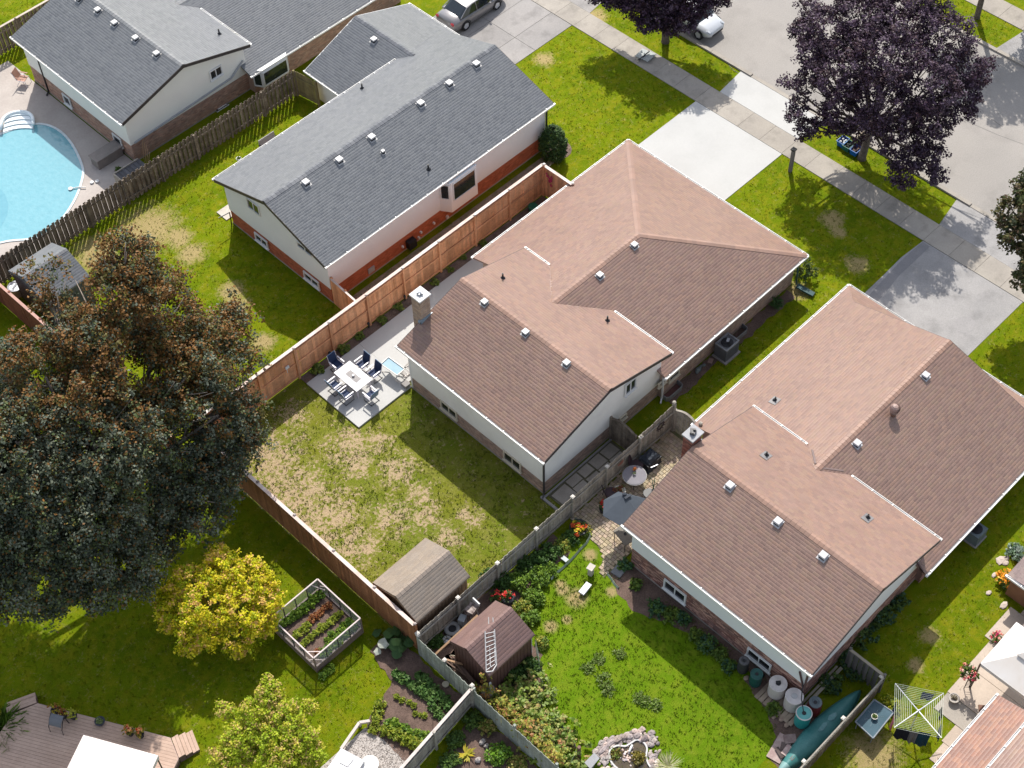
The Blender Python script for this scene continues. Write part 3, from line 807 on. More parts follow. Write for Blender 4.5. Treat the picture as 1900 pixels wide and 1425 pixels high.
M_FOUND = mat('concrete_footing', (.34, .31, .27), .9, .2, (.28, .26, .23), nscale=2)

def gable_box(house, x0, x1, y0, y1, zt, ridge, zr, bt, m_b, m_s, name='wall', inset=.012):
    """walls: masonry to bt, siding above to zt (top), with gable triangles. ridge = ('x', y) or ('y', x)"""
    g = G(); g.bx(x0, x1, y0, y1, -.2, bt); w_ = g.build('wall', m_b, house)
    g = G(); i = -.035
    g.bx(x0+i, x1-i, y0+i, y1-i, bt+.003, zt)
    if ridge:
        if ridge[0] == 'y':   # ridge runs along y at x = ridge[1]; gables at y0 and y1
            P_ = [(x0+i, zt), (x1-i, zt), (ridge[1], zr)]
            for ya, yb_ in ((y0+i, y0+i+.2), (y1-i-.2, y1-i)):
                g.add([(a, ya, z) for a, z in P_]+[(a, yb_, z) for a, z in P_], [(0, 1, 2), (5, 4, 3), (0, 3, 4, 1), (1, 4, 5, 2), (2, 5, 3, 0)])
        else:
            P_ = [(y0+i, zt), (y1-i, zt), (ridge[1], zr)]
            for xa, xb in ((x0+i, x0+i+.2), (x1-i-.2, x1-i)):
                g.add([(xa, a, z) for a, z in P_]+[(xb, a, z) for a, z in P_], [(0, 2, 1), (3, 4, 5), (0, 1, 4, 3), (1, 2, 5, 4), (2, 0, 3, 5)])
    g.build('siding', m_s, house)
    g = G(); g.bx(x0-.03, x1+.03, y0-.03, y1+.03, -.2, .08); g.build('footing', M_FOUND, house)
    return w_

def rake(house, a, b, m=M_SOFD, w_=.05, h=.2):
    g = G(); g.bar(Vector(a)-Vector((0, 0, .10)), Vector(b)-Vector((0, 0, .10)), w_, h); g.build('rake_board', m, house)

def backsplit(label, x0, x1, y0, y1, ze, s1, fx0, fx1, fy0, fy1, fze, s2, front, mats, seed, mirror=False, leftx=None):
    """rear block with its ridge along y, lower front block with its ridge along x"""
    m_sh, m_b, m_s, pal, cap, bt = mats
    H = thing('house', label, 'house', ((x0+x1)/2, (y0+y1)/2, 0))
    roof = G(); xr = (x0+x1)/2; zr = ze+s1*(xr-x0)
    zR = lambda x, y: ze+s1*(x-x0); zF = lambda x, y: ze+s1*(x1-x)
    yr = (fy0+fy1)/2; zfr = fze+s2*(fy1-yr)
    zRt = lambda x, y: fze+s2*(y-fy0); zL = lambda x, y: fze+s2*(fy1-y); zHip = lambda x, y: fze+s2*(fx1-x)
    yv = (ze-.05-fze)/s2                       # run at which the front roof reaches the rear eave
    xv = x1-(zfr-(ze-.05))/s1                  # where the front ridge dies into the rear block
    # ridge board is the roof's own mesh
    g = G(); g.bar((xr, y0+.05, zr-.09), (xr, y1-.05, zr-.09), .12, .1); g.bar((xv+.1, yr, zfr-.1), ((fx1-(fy1-yr) if front == 'hip' else fx1-.95), yr, zfr-.1), .1, .1)
    rf = g.build('roof', m_sh, H)
    shingle_plane(rf, [(x0, y0), (xr, y0), (xr, y1), (x0, y1)], zR, (1, 0), s1, m_sh, m_sh, pal, seed)
    shingle_plane(rf, [(x1, y0), (x1, fy0+yv), (xv, yr), (x1, fy1-yv), (x1, y1), (xr, y1), (xr, y0)], zF, (-1, 0), s1, m_sh, m_sh, pal, seed+1)
    lx = leftx if leftx is not None else fx0
    if front == 'hip':
        xh = fx1-(fy1-yr)
        shingle_plane(rf, [(fx0, fy0), (fx1, fy0), (xh, yr), (xv, yr), (x1, fy0+yv), (fx0, fy0+yv)], zRt, (0, 1), s2, m_sh, m_sh, pal, seed+2)
        shingle_plane(rf, [(lx, fy1), (fx1, fy1), (xh, yr), (xv, yr), (x1, fy1-yv), (x1-.35, fy1-yv), (x1-.35, y1-.3), (lx, y1-.3)], zL, (0, -1), s2, m_sh, m_sh, pal, seed+3)
        shingle_plane(rf, [(fx1, fy0), (fx1, fy1), (xh, yr)], zHip, (-1, 0), s2, m_sh, m_sh, pal, seed+4)
        caps(rf, (fx1, fy0, fze), (xh, yr, zfr), s2*.7, m_sh, cap); caps(rf, (fx1, fy1, fze), (xh, yr, zfr), s2*.7, m_sh, cap)
        caps(rf, (xv, yr, zfr), (xh, yr, zfr), s2, m_sh, cap)
    else:
        xg = fx1-.92; k = .92
        shingle_plane(rf, [(fx0, fy0), (fx1, fy0), (xg, fy0+k), (xg, yr), (xv, yr), (x1, fy0+yv), (fx0, fy0+yv)], zRt, (0, 1), s2, m_sh, m_sh, pal, seed+2)
        shingle_plane(rf, [(lx, fy1), (fx1, fy1), (xg, fy1-k), (xg, yr), (xv, yr), (x1, fy1-yv), (x1-.35, fy1-yv), (x1-.35, y1-.3), (lx, y1-.3)], zL, (0, -1), s2, m_sh, m_sh, pal, seed+3)
        shingle_plane(rf, [(fx1, fy0), (fx1, fy1), (xg, fy1-k), (xg, fy0+k)], zHip, (-1, 0), s2, m_sh, m_sh, pal, seed+4)
        caps(rf, (xv, yr, zfr), (xg, yr, zfr), s2, m_sh, cap)
        g = G(); P_ = [(fy0+k, fze+s2*k-.12), (fy1-k, fze+s2*k-.12), (yr, zfr-.12)]
        g.add([(xg-.25, a, z) for a, z in P_]+[(xg-.45, a, z) for a, z in P_], [(0, 1, 2), (5, 4, 3), (0, 3, 4, 1), (1, 4, 5, 2), (2, 5, 3, 0)]); g.build('gable_wall', m_s, H)
        rake(H, (xg, fy1-k, fze+s2*k-.01), (xg, yr, zfr-.01)); rake(H, (xg, fy0+k, fze+s2*k-.01), (xg, yr, zfr-.01))
    caps(rf, (xr, y0, zr), (xr, y1, zr), s1, m_sh, cap)
    # walls
    w_ = gable_box(H, x0+.35, x1-.35, y0+.35, y1-.35, ze-.02, ('y', xr), zr-.16, bt, m_b, m_s)
    g = G(); g.bx(x1-.35+.01, fx1-.4, fy0+.35, fy1-.4, -.2, fze-.03)
    if lx < x1-.4: g.bx(lx+.3, x1-.34, y1-.33, fy1-.4, -.2, fze-.03)
    g.build('front_wall', m_b, H)
    g = G()
    for (pa, pb) in (((x0+.02, y0+.02), (x0+.37, y1-.02)), ((x0+.3, y0+.02), (x1-.02, y0+.37)), ((x0+.3, y1-.37), (x1-.02, y1-.02))):
        pass
    g.bx(x0+.02, x0+.36, y0+.02, y1-.02, ze-.10, ze-.085); g.build('soffit', M_WHITE, H)
    # trims
    for yy in (y0, y1):
        rake(H, (x0, yy, ze-.005), (xr, yy, zr-.005)); rake(H, (x1, yy, ze-.005), (xr, yy, zr-.005))
    gutter(H, (x0-.0, y0), (x0-.0, y1), (-1, 0), ze-.01)
    gutter(H, (x1, y0), (x1, fy0+yv-.15), (1, 0), ze-.01); gutter(H, (x1, fy1-yv+.15), (x1, y1), (1, 0), ze-.01)
    gutter(H, (fx0, fy0), (fx1, fy0), (0, -1), fze-.01); gutter(H, (lx, fy1), (fx1, fy1), (0, 1), fze-.01)
    gutter(H, (fx1, fy0), (fx1, fy1), (1, 0), fze-.01)
    return H, rf, dict(zR=zR, zF=zF, zRt=zRt, zL=zL, xr=xr, zr=zr, yr=yr, zfr=zfr, zH=zHip)

def downspout(H, x, y, z1, m=None, w_=.075):
    g = G(); g.bx(x-w_/2, x+w_/2, y-w_/2, y+w_/2, .1, z1); g.bar((x, y, .12), (x-.25, y-.15, .05), w_, w_); return g.build('downspout', m or M_DARK, H)

# --- middle house
HM, RM, fm = backsplit('two level house with brown shingle roof, white patio and tall tan chimney in the middle', 28.05, 36.7, 27.3, 36.95, 3.3, .29, 36.1, 46.9, 27.1, 39.17, 2.1, .29, 'hip',
                       (M_BROWN, M_TANB, M_SIDEW, PALB, CAPB, .95), 11, leftx=35.2)
bricks(HM, [(0, 28.4, -1, 27.65, 36.6, .08, .95), (1, 27.65, -1, 28.4, 36.35, .08, .95), (1, 27.45, -1, 36.4, 46.5, .0, 2.02)], M_TANB,
       [(1, 1, 1), (.86, .85, .86), (1.1, 1.07, 1.02), (1.02, .93, .9), (.78, .76, .78)], 5)
window(HM, 0, 28.365, -1, ((819.7, 743.4), (847.4, 776.0)), M_CREAM)
window(HM, 0, 28.365, -1, ((936.8, 836.8), (965.8, 872.4)), M_CREAM)
window(HM, 1, 27.6, -1, ((1160, 731.6), (1178.4, 700)), M_WHITE)
window(HM, 1, 27.6, -1, ((1150, 780), (1160, 768)), M_CREAM, 1)
window(HM, 1, 27.43, -1, ((1222, 716), (1233, 703)), M_CREAM, 1)
window(HM, 1, 27.43, -1, ((1241.5, 706), (1258, 686)), M_CREAM, 1)
for q in ((899, 563), (975, 619), (1051, 676)): vent(HM, *q, fm['zR'], 0)
for q in ((1113, 513), (1177, 457)): vent(HM, *q, fm['zRt'], 0)
pipe(HM, 933, 516, fm['zF']); pipe(HM, 1127, 595, fm['zF'])
downspout(HM, 28.33, 27.58, 3.2, mat('bronze_downspout', (.06, .055, .055), .5, .4)); downspout(HM, 36.3, 27.33, 2.05, M_WHITE)
g = G(); g.bx(28.36, 28.42, 36.5, 36.6, .1, 3.2); g.build('corner_trim', M_WHITE, HM)

def chimney(H, x0, x1, y0, y1, zt, m_b, pal, capm, seed, zb=0.0, flue='crown'):
    g = G(); g.bx(x0, x1, y0, y1, zb, zt); c = g.build('chimney', mat('chimney_mortar', (.30, .27, .24), .9, .2), H)
    bricks(c, [(0, x0, -1, y0, y1, zb, zt), (0, x1, 1, y0, y1, zb, zt), (1, y0, -1, x0, x1, zb, zt), (1, y1, 1, x0, x1, zb, zt)], m_b, pal, seed, .2, .07)
    g = G(); g.bx(x0-.07, x1+.07, y0-.07, y1+.07, zt, zt+.09); g.build('chimney_cap', capm, c)
    cx, cy = (x0+x1)/2, (y0+y1)/2
    g = G()
    if flue == 'crown':
        g.lathe((cx, cy, zt+.09), [(.11, 0), (.11, .12), (.085, .12), (.085, .02)], 14, .7)
        for k in range(5):
            a = k*1.256; g.box((cx+.13*math.cos(a), cy+.13*math.sin(a), zt+.17), (.07, .02, .13), a, .8)
        g.lathe((cx, cy, zt+.2), [(.12, 0), (.10, .04), (.02, .08)], 12, .9)
    else:
        g.box((cx, cy, zt+.16), (.26, .22, .14), .3, .5); g.box((cx-.05, cy+.04, zt+.27), (.30, .10, .07), .9, .4); g.box((cx+.05, cy+.05, zt+.25), (.08, .24, .12), .5, .4)
    g.build('flue', M_FLASH if flue != 'crown' else M_STEEL, c)
    return c
chimney(HM, 29.62, 30.22, 36.86, 37.46, 5.2, mat('pale_chimney_brick', (.47, .36, .28), .85, .25, (.40, .30, .23), nscale=4), [(1, 1, 1), (.85, .84, .84), (1.12, 1.08, 1.0), (.95, .9, .85)], mat('white_cap', (.70, .68, .66), .7), 3)
g = G()
zz_ = fm['zR'](29.6, 36.9)
g.bx(29.5, 30.32, 36.78, 36.84, 3.72, 3.95, .9); g.bx(29.50, 29.60, 36.78, 37.0, 3.7, 3.84, 1.0); g.build('chimney_flashing', mat('blue_grey_flashing', (.26, .33, .38), .4, .5), HM)

# --- lower right house
HC, RC, fc = backsplit('large house with brown shingle roof and turbine vent, beside the grey umbrella patio', 28.05, 36.9, 12.3, 22.55, 3.3, .30, 36.0, 47.0, 12.04, 24.48, 1.8, .285, 'gable',
                       (M_BROWN, M_MIXB, M_SIDEB, PALB, CAPB, 1.42), 31, leftx=35.1)
bricks(HC, [(0, 28.4, -1, 12.65, 22.2, .08, 1.42), (1, 12.65, -1, 28.4, 36.55, .08, 1.42), (1, 22.2, 1, 28.4, 36.5, .08, 1.42), (1, 12.4, -1, 36.5, 46.5, 0, 1.75)], M_MIXB,
       [(1, .95, .95), (.6, .58, .62), (1.5, 1.45, 1.35), (1.0, .8, .75), (1.85, 1.75, 1.6), (.7, .55, .55), (1.2, 1.1, 1.05)], 9, .24, .07)
window(HC, 0, 28.365, -1, ((1236, 1076), (1270, 1117)), M_WHITE, 2, .08)
window(HC, 0, 28.365, -1, ((1391, 1203), (1427, 1244)), M_WHITE, 2, .08)
for q in ((1354, 903), (1443, 970), (1527, 1033)): vent(HC, *q, fc['zR'], 0, .36, M_VENTW)
for q in ((1590, 825), (1717, 699)): vent(HC, *q, fc['zRt'], 0, .34, M_VENTW)
pipe(HC, 1438, 743, fc['zL'], .3, True); pipe(HC, 1422, 845, fc['zF'], .3, True); pipe(HC, 1610, 961, fc['zF'], .3, True)
p = hit(1657, 770, fc['zRt'])
g = G(); g.lathe((p.x, p.y, p.z-.05), [(.13, 0), (.13, .3), (.2, .32)], 16)
tb = g.build('turbine_vent', mat('brown_turbine', (.30, .19, .15), .5, .4), HC, smooth=True)
g = G()
for k in range(20):
    a0 = 2*math.pi*k/20; pts = []
    for j in range(7):
        ph = R(-50+j*22); rr_ = .25*math.cos(ph); pts.append(Vector((p.x+rr_*math.cos(a0+.12*j), p.y+rr_*math.sin(a0+.12*j), p.z+.5+.2*math.sin(ph))))
    vs = []; fs = []
    for j, q in enumerate(pts):
        an = a0+.12*j+.22; rr_ = math.hypot(q.x-p.x, q.y-p.y)*.88
        vs += [q, Vector((p.x+rr_*math.cos(an), p.y+rr_*math.sin(an), q.z))]
    for j in range(6): fs.append((2*j, 2*j+1, 2*j+3, 2*j+2))
    g.add(vs, fs)
g.lathe((p.x, p.y, p.z+.32), [(.19, 0), (.21, .1), (.205, .2), (.17, .29), (.1, .36), (.02, .385)], 18, .8)
g.build('turbine_blades', mat('pinkish_turbine_blades', (.42, .29, .25), .45, .45), tb, smooth=False)
for (a, b) in (((1507, 835), (1513, 861)), ((1527, 869), (1565, 874))):
    fn = fc['zL'] if a[0] < 1520 else fc['zF']
    pa, pb = hit(*a, fn), hit(*b, fn)
    g = G(); g.bar(pa+Vector((0, 0, .03)), pb+Vector((0, 0, .03)), .09, .02); g.build('valley_flashing', mat('brown_flashing', (.16, .11, .10), .6), HC)
chimney(HC, 32.56, 33.2, 22.62, 23.12, 4.85, mat('red_chimney_brick', (.33, .13, .09), .85), [(1, 1, 1), (.6, .6, .65), (1.2, 1.3, 1.4), (.8, .6, .6)], mat('grey_chimney_cap', (.36, .36, .37), .8), 6, flue='hood')
g = G(); g.tube([(32.45, 22.58, 3.78), (32.8, 22.45, 4.05), (33.2, 22.55, 4.25), (33.35, 22.7, 4.15)], [.05, .09, .09, .04], 6); g.bx(32.46, 33.28, 22.50, 22.56, 3.95, 4.2, .8)
g.build('chimney_flashing', mat('blue_grey_flashing', (.26, .33, .38), .4, .5), HC)
downspout(HC, 28.34, 12.58, 3.2, mat('brown_downspout', (.11, .06, .055), .5, .4))
g = G(); g.bar((28.30, 12.95, 2.3), (28.30, 12.62, 1.35), .06, .06); g.build('drain_elbow', mat('brown_downspout', (.11, .06, .055), .5, .4), HC)
# dark bargeboard over the side entrance, right
g = G(); g.add([(36.0, 12.06, 1.72), (36.0, 12.3, 1.72), (36.0, 13.4, 2.9), (36.05, 12.06, 1.72), (36.05, 12.3, 1.72), (36.05, 13.4, 2.9)], [(0, 1, 2), (5, 4, 3), (0, 3, 4, 1), (1, 4, 5, 2), (2, 5, 3, 0)]); g.build('verge_board', mat('brown_downspout', (.11, .06, .055), .5, .4), HC)

# --- upper left house with the pool
HA, RA, fa = backsplit('grey roofed house with cream upper wall beside the swimming pool', 28.2, 37.1, 58.9, 69.3, 3.3, .29, 36.4, 48.5, 58.35, 70.6, 1.75, .29, 'hip',
                       (M_GREYS, M_PINKB, M_SIDEA, PALG, [(1.25, 1.22, 1.18), (1.1, 1.1, 1.08)], 1.25), 51, leftx=36.4)
bricks(HA, [(0, 28.55, -1, 59.25, 68.95, .08, 1.25), (1, 59.25, -1, 28.55, 36.75, .08, 1.25), (1, 58.7, -1, 36.75, 48, 0, 1.7)], M_PINKB,
       [(1, 1, 1), (.85, .82, .82), (1.12, 1.05, 1.0), (1.0, .88, .85)], 13)
window(HA, 0, 28.515, -1, ((118, 175), (133, 197)), M_WHITE, 1, .09); window(HA, 0, 28.515, -1, ((211, 249), (227, 270)), M_WHITE, 1, .09)
window(HA, 1, 59.21, -1, ((392, 147), (408, 122)), M_WHITE, 2, .07); window(HA, 1, 59.21, -1, ((406, 213), (420, 195)), M_WHITE, 1, .09)
for q in ((147, 0), (182, 21), (213, 45), (252, 73), (291, 102)): vent(HA, *q, fa['zR'], 0, .36)
pipe(HA, 407, 63, fa['zF'])
downspout(HA, 28.50, 67.5, 3.2); 
g = G(); g.bar((28.75, 59.14, 1.35), (35.6, 59.14, 1.62), .07, .08); g.bar((35.6, 59.14, 1.62), (36.6, 59.14, 2.3), .07, .08); g.build('service_pipe', mat('grey_pipe', (.38, .39, .41), .5, .4), HA)
# bay window towards the fence
def bay(H, poly, z0, z1, m, wins):
    g = G(); g.prism(poly, z0, z1); g.prism([(x*1.0, y) for x, y in poly], z1+.002, z1+.06, .95); b = g.build('bay_window', m, H)
    for i, fr in wins:
        p, q = Vector((*poly[i], 0)), Vector((*poly[(i+1) % len(poly)], 0)); al = (q-p).normalized(); nm = Vector((al.y, -al.x, 0)); L_ = (q-p).length
        g = G(); wbar(g, p, al, nm, L_*fr[0], L_*fr[1], z0+fr[2], z0+fr[3], .003, .02); g.build('pane', M_GLASS, b)
        g = G()
        for (a0, a1, y0, y1) in ((fr[0]*L_-.05, fr[0]*L_, fr[2]-.05, fr[3]+.05), (fr[1]*L_, fr[1]*L_+.05, fr[2]-.05, fr[3]+.05), (fr[0]*L_, fr[1]*L_, fr[3], fr[3]+.05), (fr[0]*L_, fr[1]*L_, fr[2]-.05, fr[2])):
            wbar(g, p, al, nm, a0, a1, z0+y0, z0+y1, .002, .045)
        g.build('frame', M_WHITE, b)
    return b
bay(HA, [(36.75, 58.72), (37.05, 58.2), (38.9, 58.2), (39.25, 58.72)], .55, 1.72, M_WHITE, [(0, (.15, .85, .15, 1.0)), (1, (.05, .95, .15, 1.0)), (2, (.15, .85, .15, 1.0))])

# --- upper middle house, one long roof with a garage wing
HB = thing('house', 'long grey roofed house with white siding, red brick base and garage wing', 'house', (37, 47.6, 0))
s_b = .33; yb0, yb1, xb0, xb1 = 43.2, 52.0, 29.0, 45.3
zBR = lambda x, y: 3.3+s_b*(y-yb0); zBL = lambda x, y: 3.3+s_b*(yb1-y)
sw = .3625; zWF = lambda x, y: 2.1+sw*(46.6-x); zWR = lambda x, y: 2.1+sw*(x-38.6)
g = G(); g.bar((29.05, 47.6, 4.66), (45.25, 47.6, 4.66), .12, .1); g.bar((42.6, 51.3, 3.45), (42.6, 56.1, 3.45), .12, .1); RB = g.build('roof', M_GREYS, HB)
shingle_plane(RB, [(xb0, yb0), (xb1, yb0), (xb1, 47.6), (xb0, 47.6)], zBR, (0, 1), s_b, M_GREYS, M_GREYS, PALG, 71)
shingle_plane(RB, [(xb0, 52), (xb0, 47.6), (xb1, 47.6), (xb1, 52), (43.29, 52), (42.6, 51.24), (41.9, 52)], zBL, (0, -1), s_b, M_GREYS, M_GREYS, PALG, 72)
shingle_plane(RB, [(46.6, 56.15), (42.6, 56.15), (42.6, 51.24), (43.29, 51.99), (43.5, 51.7), (46.6, 51.7)], zWF, (-1, 0), sw, M_GREYS, M_GREYS, PALG, 73)
shingle_plane(RB, [(38.6, 56.15), (42.6, 56.15), (42.6, 51.24), (41.9, 51.99), (41.7, 51.7), (38.6, 51.7)], zWR, (1, 0), sw, M_GREYS, M_GREYS, PALG, 74)
caps(RB, (xb0, 47.6, 4.752), (xb1, 47.6, 4.752), s_b, M_GREYS, [(.62, .64, .69), (.74, .75, .8), (.95, .95, .97)]); caps(RB, (42.6, 51.3, 3.55), (42.6, 56.15, 3.55), sw, M_GREYS, [(.62, .64, .69), (.8, .8, .84)])
gable_box(HB, 29.35, 44.95, 43.55, 51.65, 3.28, ('x', 47.6), 4.6, 1.05, M_REDB, M_SIDEB)
bricks(HB, [(0, 29.35, -1, 43.55, 51.65, .08, 1.05), (1, 43.55, -1, 29.35, 44.95, .08, 1.05)], M_REDB, [(1, 1, 1), (.9, .88, .88), (1.1, 1.08, 1.05), (.96, .9, .9)], 15)
g = G(); g.bx(38.95, 46.2, 51.68, 55.8, -.2, 2.08); g.build('garage_wall', M_SIDEB, HB)
g = G(); P_ = [(38.95, 2.08), (46.2, 2.08), (42.6, 3.4)]
g.add([(a, 55.8, z) for a, z in P_]+[(a, 55.6, z) for a, z in P_], [(0, 2, 1), (3, 4, 5), (0, 1, 4, 3), (1, 2, 5, 4), (2, 0, 3, 5)]); g.build('garage_gable', M_SIDEB, HB)
g = G(); g.bx(38.9, 38.93, 52.4, 53.1, 0, 1.9); g.build('side_door', mat('rust_red_door', (.34, .09, .045), .6), HB)
rake(HB, (xb0, yb0, 3.295), (xb0, 47.6, 4.745)); rake(HB, (xb0, yb1, 3.295), (xb0, 47.6, 4.745)); rake(HB, (xb1, yb0, 3.295), (xb1, 47.6, 4.745)); rake(HB, (38.6, 56.15, 2.095), (42.6, 56.15, 3.545), M_WHITE); rake(HB, (46.6, 56.15, 2.095), (42.6, 56.15, 3.545), M_WHITE)
gutter(HB, (29.0, 43.2), (45.3, 43.2), (0, -1), 3.29); gutter(HB, (29.0, 52.0), (41.9, 52.0), (0, 1), 3.29)
gutter(HB, (38.6, 52.1), (38.6, 56.15), (-1, 0), 2.09); gutter(HB, (46.6, 51.7), (46.6, 56.15), (1, 0), 2.09)
M_BW = mat('dark_window_frame', (.03, .032, .035), .4, .5)
window(HB, 0, 29.315, -1, ((459, 367), (483, 399)), M_WHITE, 2, .05, False); window(HB, 0, 29.315, -1, ((553, 448), (580, 475)), M_WHITE, 2, .05, False)
window(HB, 0, 29.315, -1, ((475, 433), (497, 458)), M_WHITE, 2, .09); window(HB, 0, 29.315, -1, ((566, 505), (592, 533)), M_WHITE, 2, .09)
bay(HB, [(37.0, 43.52), (37.35, 42.98), (39.25, 42.98), (39.45, 43.52)], 1.0, 3.05, M_SIDEB, [(0, (.2, .8, 1.0, 1.95)), (1, (.1, .9, .8, 1.95))])
for q in ((568, 341), (630, 299), (690, 257), (781, 194), (834, 157), (884, 121)): vent(HB, *q, zBR, 0, .38)
vent(HB, 711, 284, zBR, 0, .2); vent(HB, 694, 76, zWR, 0, .36)
pipe(HB, 795, 314, zBR); pipe(HB, 672, 164, zBL)
downspout(HB, 44.98, 43.42, 3.2)
g = G()
for (u, v, s_) in ((829, 402, .14), (804, 413, .1), (780, 430, .1), (776, 440, .1), (746, 457, .1)):
    p = hit_wall(u, v, 1, 43.53); g.box((p.x, p.y-.05, max(p.z, .25)), (s_, .12, s_*1.1))
g.build('meter_box', M_WHITE, HB)
g = G(); p = hit_wall(759, 452, 1, 43.53); g.box((p.x, p.y-.2, .45), (.5, .32, .5)); g.build('gas_meter', M_DARK, HB)
p = hit_wall(689, 503, 1, 43.53)
g = G(); g.box((p.x, p.y-.02, max(p.z, .4)), (.42, .05, .36)); g.build('cellar_vent', mat('grey_pipe', (.38, .39, .41), .5, .4), HB)
# ---------------------------------------------------------------- fences
def board_mesh(w_, th, h, m, name='board', arch=0):
    g = G(); g.box((0, 0, h/2), (w_, th, h)); return mesh_np(name, g.v, g.f, g.t, m)

def fence(name, label, a, b, h, m, post_step=2.45, pitch=.29, bw=.27, side=1, rails=(.25, .95, 1.7), m_post=None, cap=None, cap_w=.13, style='solid', group=None, posts=None,
          m_rail=None, cap_t=.04, post_cap=None, post_h=.08, z0=.04, seed=1, midbar=None, h2=None):
    """board fence from a to b; side = +1 / -1: which side (left / right of a->b) shows posts and rails"""
    rr = random.Random(seed)
    a = Vector((*a, 0)); b = Vector((*b, 0)); d = b-a; L_ = d.length; d.normalize(); n_ = Vector((-d.y, d.x, 0))*side; an = math.atan2(d.y, d.x)
    F_ = thing(name, label, 'fence', a, group)
    hh = lambda t: h if h2 is None else h+(h2-h)*t/L_
    bm = {}
    t = pitch/2; k = 0
    while t < L_:
        w_ = bw*rr.uniform(.97, 1.02)
        if style == 'shadow': off = (.045 if k % 2 else -.045)
        elif style == 'lap': off = .012*(k % 2)
        else: off = rr.uniform(-.003, .003)
        key = round(hh(t), 1)
        if key not in bm: bm[key] = board_mesh(bw, .02, key-z0, m)
        p = d*t-n_*(off)
        link('board', bm[key], F_, (p.x, p.y, z0), (rr.uniform(-.006, .006), rr.uniform(-.004, .004), an), (w_/bw, 1, 1+rr.uniform(-.006, .006) if style != 'shadow' else 1+rr.uniform(-.008, .008)))
        t += pitch; k += 1
    ps = posts if posts is not None else [i*L_/max(1, round(L_/post_step)) for i in range(max(1, round(L_/post_step))+1)]
    for z in rails:
        for i in range(len(ps)-1):
            g = G(); p, q = a+d*(ps[i]+.05)+n_*.055, a+d*(ps[i+1]-.05)+n_*.055
            g.bar((p.x, p.y, z), (q.x, q.y, z), .04, .09); g.build('rail', m_rail or m, F_)
    for t in ps:
        p = a+d*t+n_*.07; H_ = hh(t)+post_h
        g = G(); g.box((p.x, p.y, H_/2-.1), (.105, .105, H_+.2), an); o = g.build('post', m_post or m, F_)
        if post_cap: 
            g = G(); g.box((p.x, p.y, H_+.02), (post_cap[1], post_cap[1], .05), an); g.box((p.x, p.y, H_+.055), (post_cap[1]*.6, post_cap[1]*.6, .03), an); g.build('post_cap', post_cap[0], o)
    if cap:
        for i in range(len(ps)-1):
            p, q = a+d*(ps[i]+.005)+n_*.02, a+d*(ps[i+1]-.005)+n_*.02
            g = G(); g.bar((p.x, p.y, hh(ps[i])+cap_t/2), (q.x, q.y, hh(ps[i+1])+cap_t/2), cap_w, cap_t); g.build('cap_rail', cap, F_)
    return F_
M_PCAP = mat('pale_post_cap', (.60, .56, .50), .6, .3)
M_MCAP = mat('pewter_post_cap', (.22, .17, .16), .4, .5)
# tall cedar fence between the upper and middle yards
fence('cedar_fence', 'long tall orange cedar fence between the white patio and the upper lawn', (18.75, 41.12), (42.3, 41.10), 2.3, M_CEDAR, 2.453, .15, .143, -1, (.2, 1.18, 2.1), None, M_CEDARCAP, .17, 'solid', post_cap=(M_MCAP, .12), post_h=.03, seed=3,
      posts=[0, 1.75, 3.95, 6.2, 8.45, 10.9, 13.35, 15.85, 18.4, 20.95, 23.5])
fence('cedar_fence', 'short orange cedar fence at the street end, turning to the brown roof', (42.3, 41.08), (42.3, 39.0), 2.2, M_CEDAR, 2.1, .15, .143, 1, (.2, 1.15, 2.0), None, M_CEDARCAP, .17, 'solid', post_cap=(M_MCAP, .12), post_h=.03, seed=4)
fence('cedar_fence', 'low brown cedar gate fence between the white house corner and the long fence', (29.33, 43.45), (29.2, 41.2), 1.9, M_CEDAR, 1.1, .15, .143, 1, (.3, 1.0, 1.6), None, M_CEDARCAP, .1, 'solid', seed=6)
# rear fence of the middle yard: darker cedar copy, shade put into the colour
fence('cedar_fence', 'shaded brown cedar rear fence beside the half bare lawn and tan shed', (18.78, 26.0), (18.78, 41.1), 2.15, mat('shaded_cedar_boards', (.36, .165, .08), .7, .2, (.27, .115, .055), nscale=.8, fine=7, fvar=.2, rnd=.2), 2.55, .15, .143, -1, (.3, 1.1, 1.9), None, M_CEDARCAP, .17, 'solid', post_cap=(M_MCAP, .12), post_h=.03, seed=5,
      posts=[0, 2.55, 5.2, 7.85, 10.4, 12.9, 15.1])
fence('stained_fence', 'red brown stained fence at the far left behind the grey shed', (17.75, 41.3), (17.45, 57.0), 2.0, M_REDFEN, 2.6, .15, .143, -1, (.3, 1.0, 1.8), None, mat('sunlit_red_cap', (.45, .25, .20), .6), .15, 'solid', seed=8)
# grey fence between the middle yard and the lower garden
fence('grey_fence', 'weathered grey fence between the half bare lawn and the lower garden', (18.75, 25.86), (32.95, 25.86), 1.6, M_GREYW, 2.5, .15, .14, -1, (.3, 1.3), None, None, style='lap', post_cap=(M_PCAP, .17), post_h=.14, seed=10,
      posts=[.0, 2.4, 4.8, 7.25, 9.6, 11.9, 14.2])
fence('grey_fence', 'grey fence with a dark wreath beside the paved yard, ending at a round finial', (32.97, 25.86), (35.25, 25.80), 1.75, M_GREYW, 2.3, .15, .14, -1, (.3, 1.45), None, None, style='lap', post_h=.1, seed=12, h2=2.0)
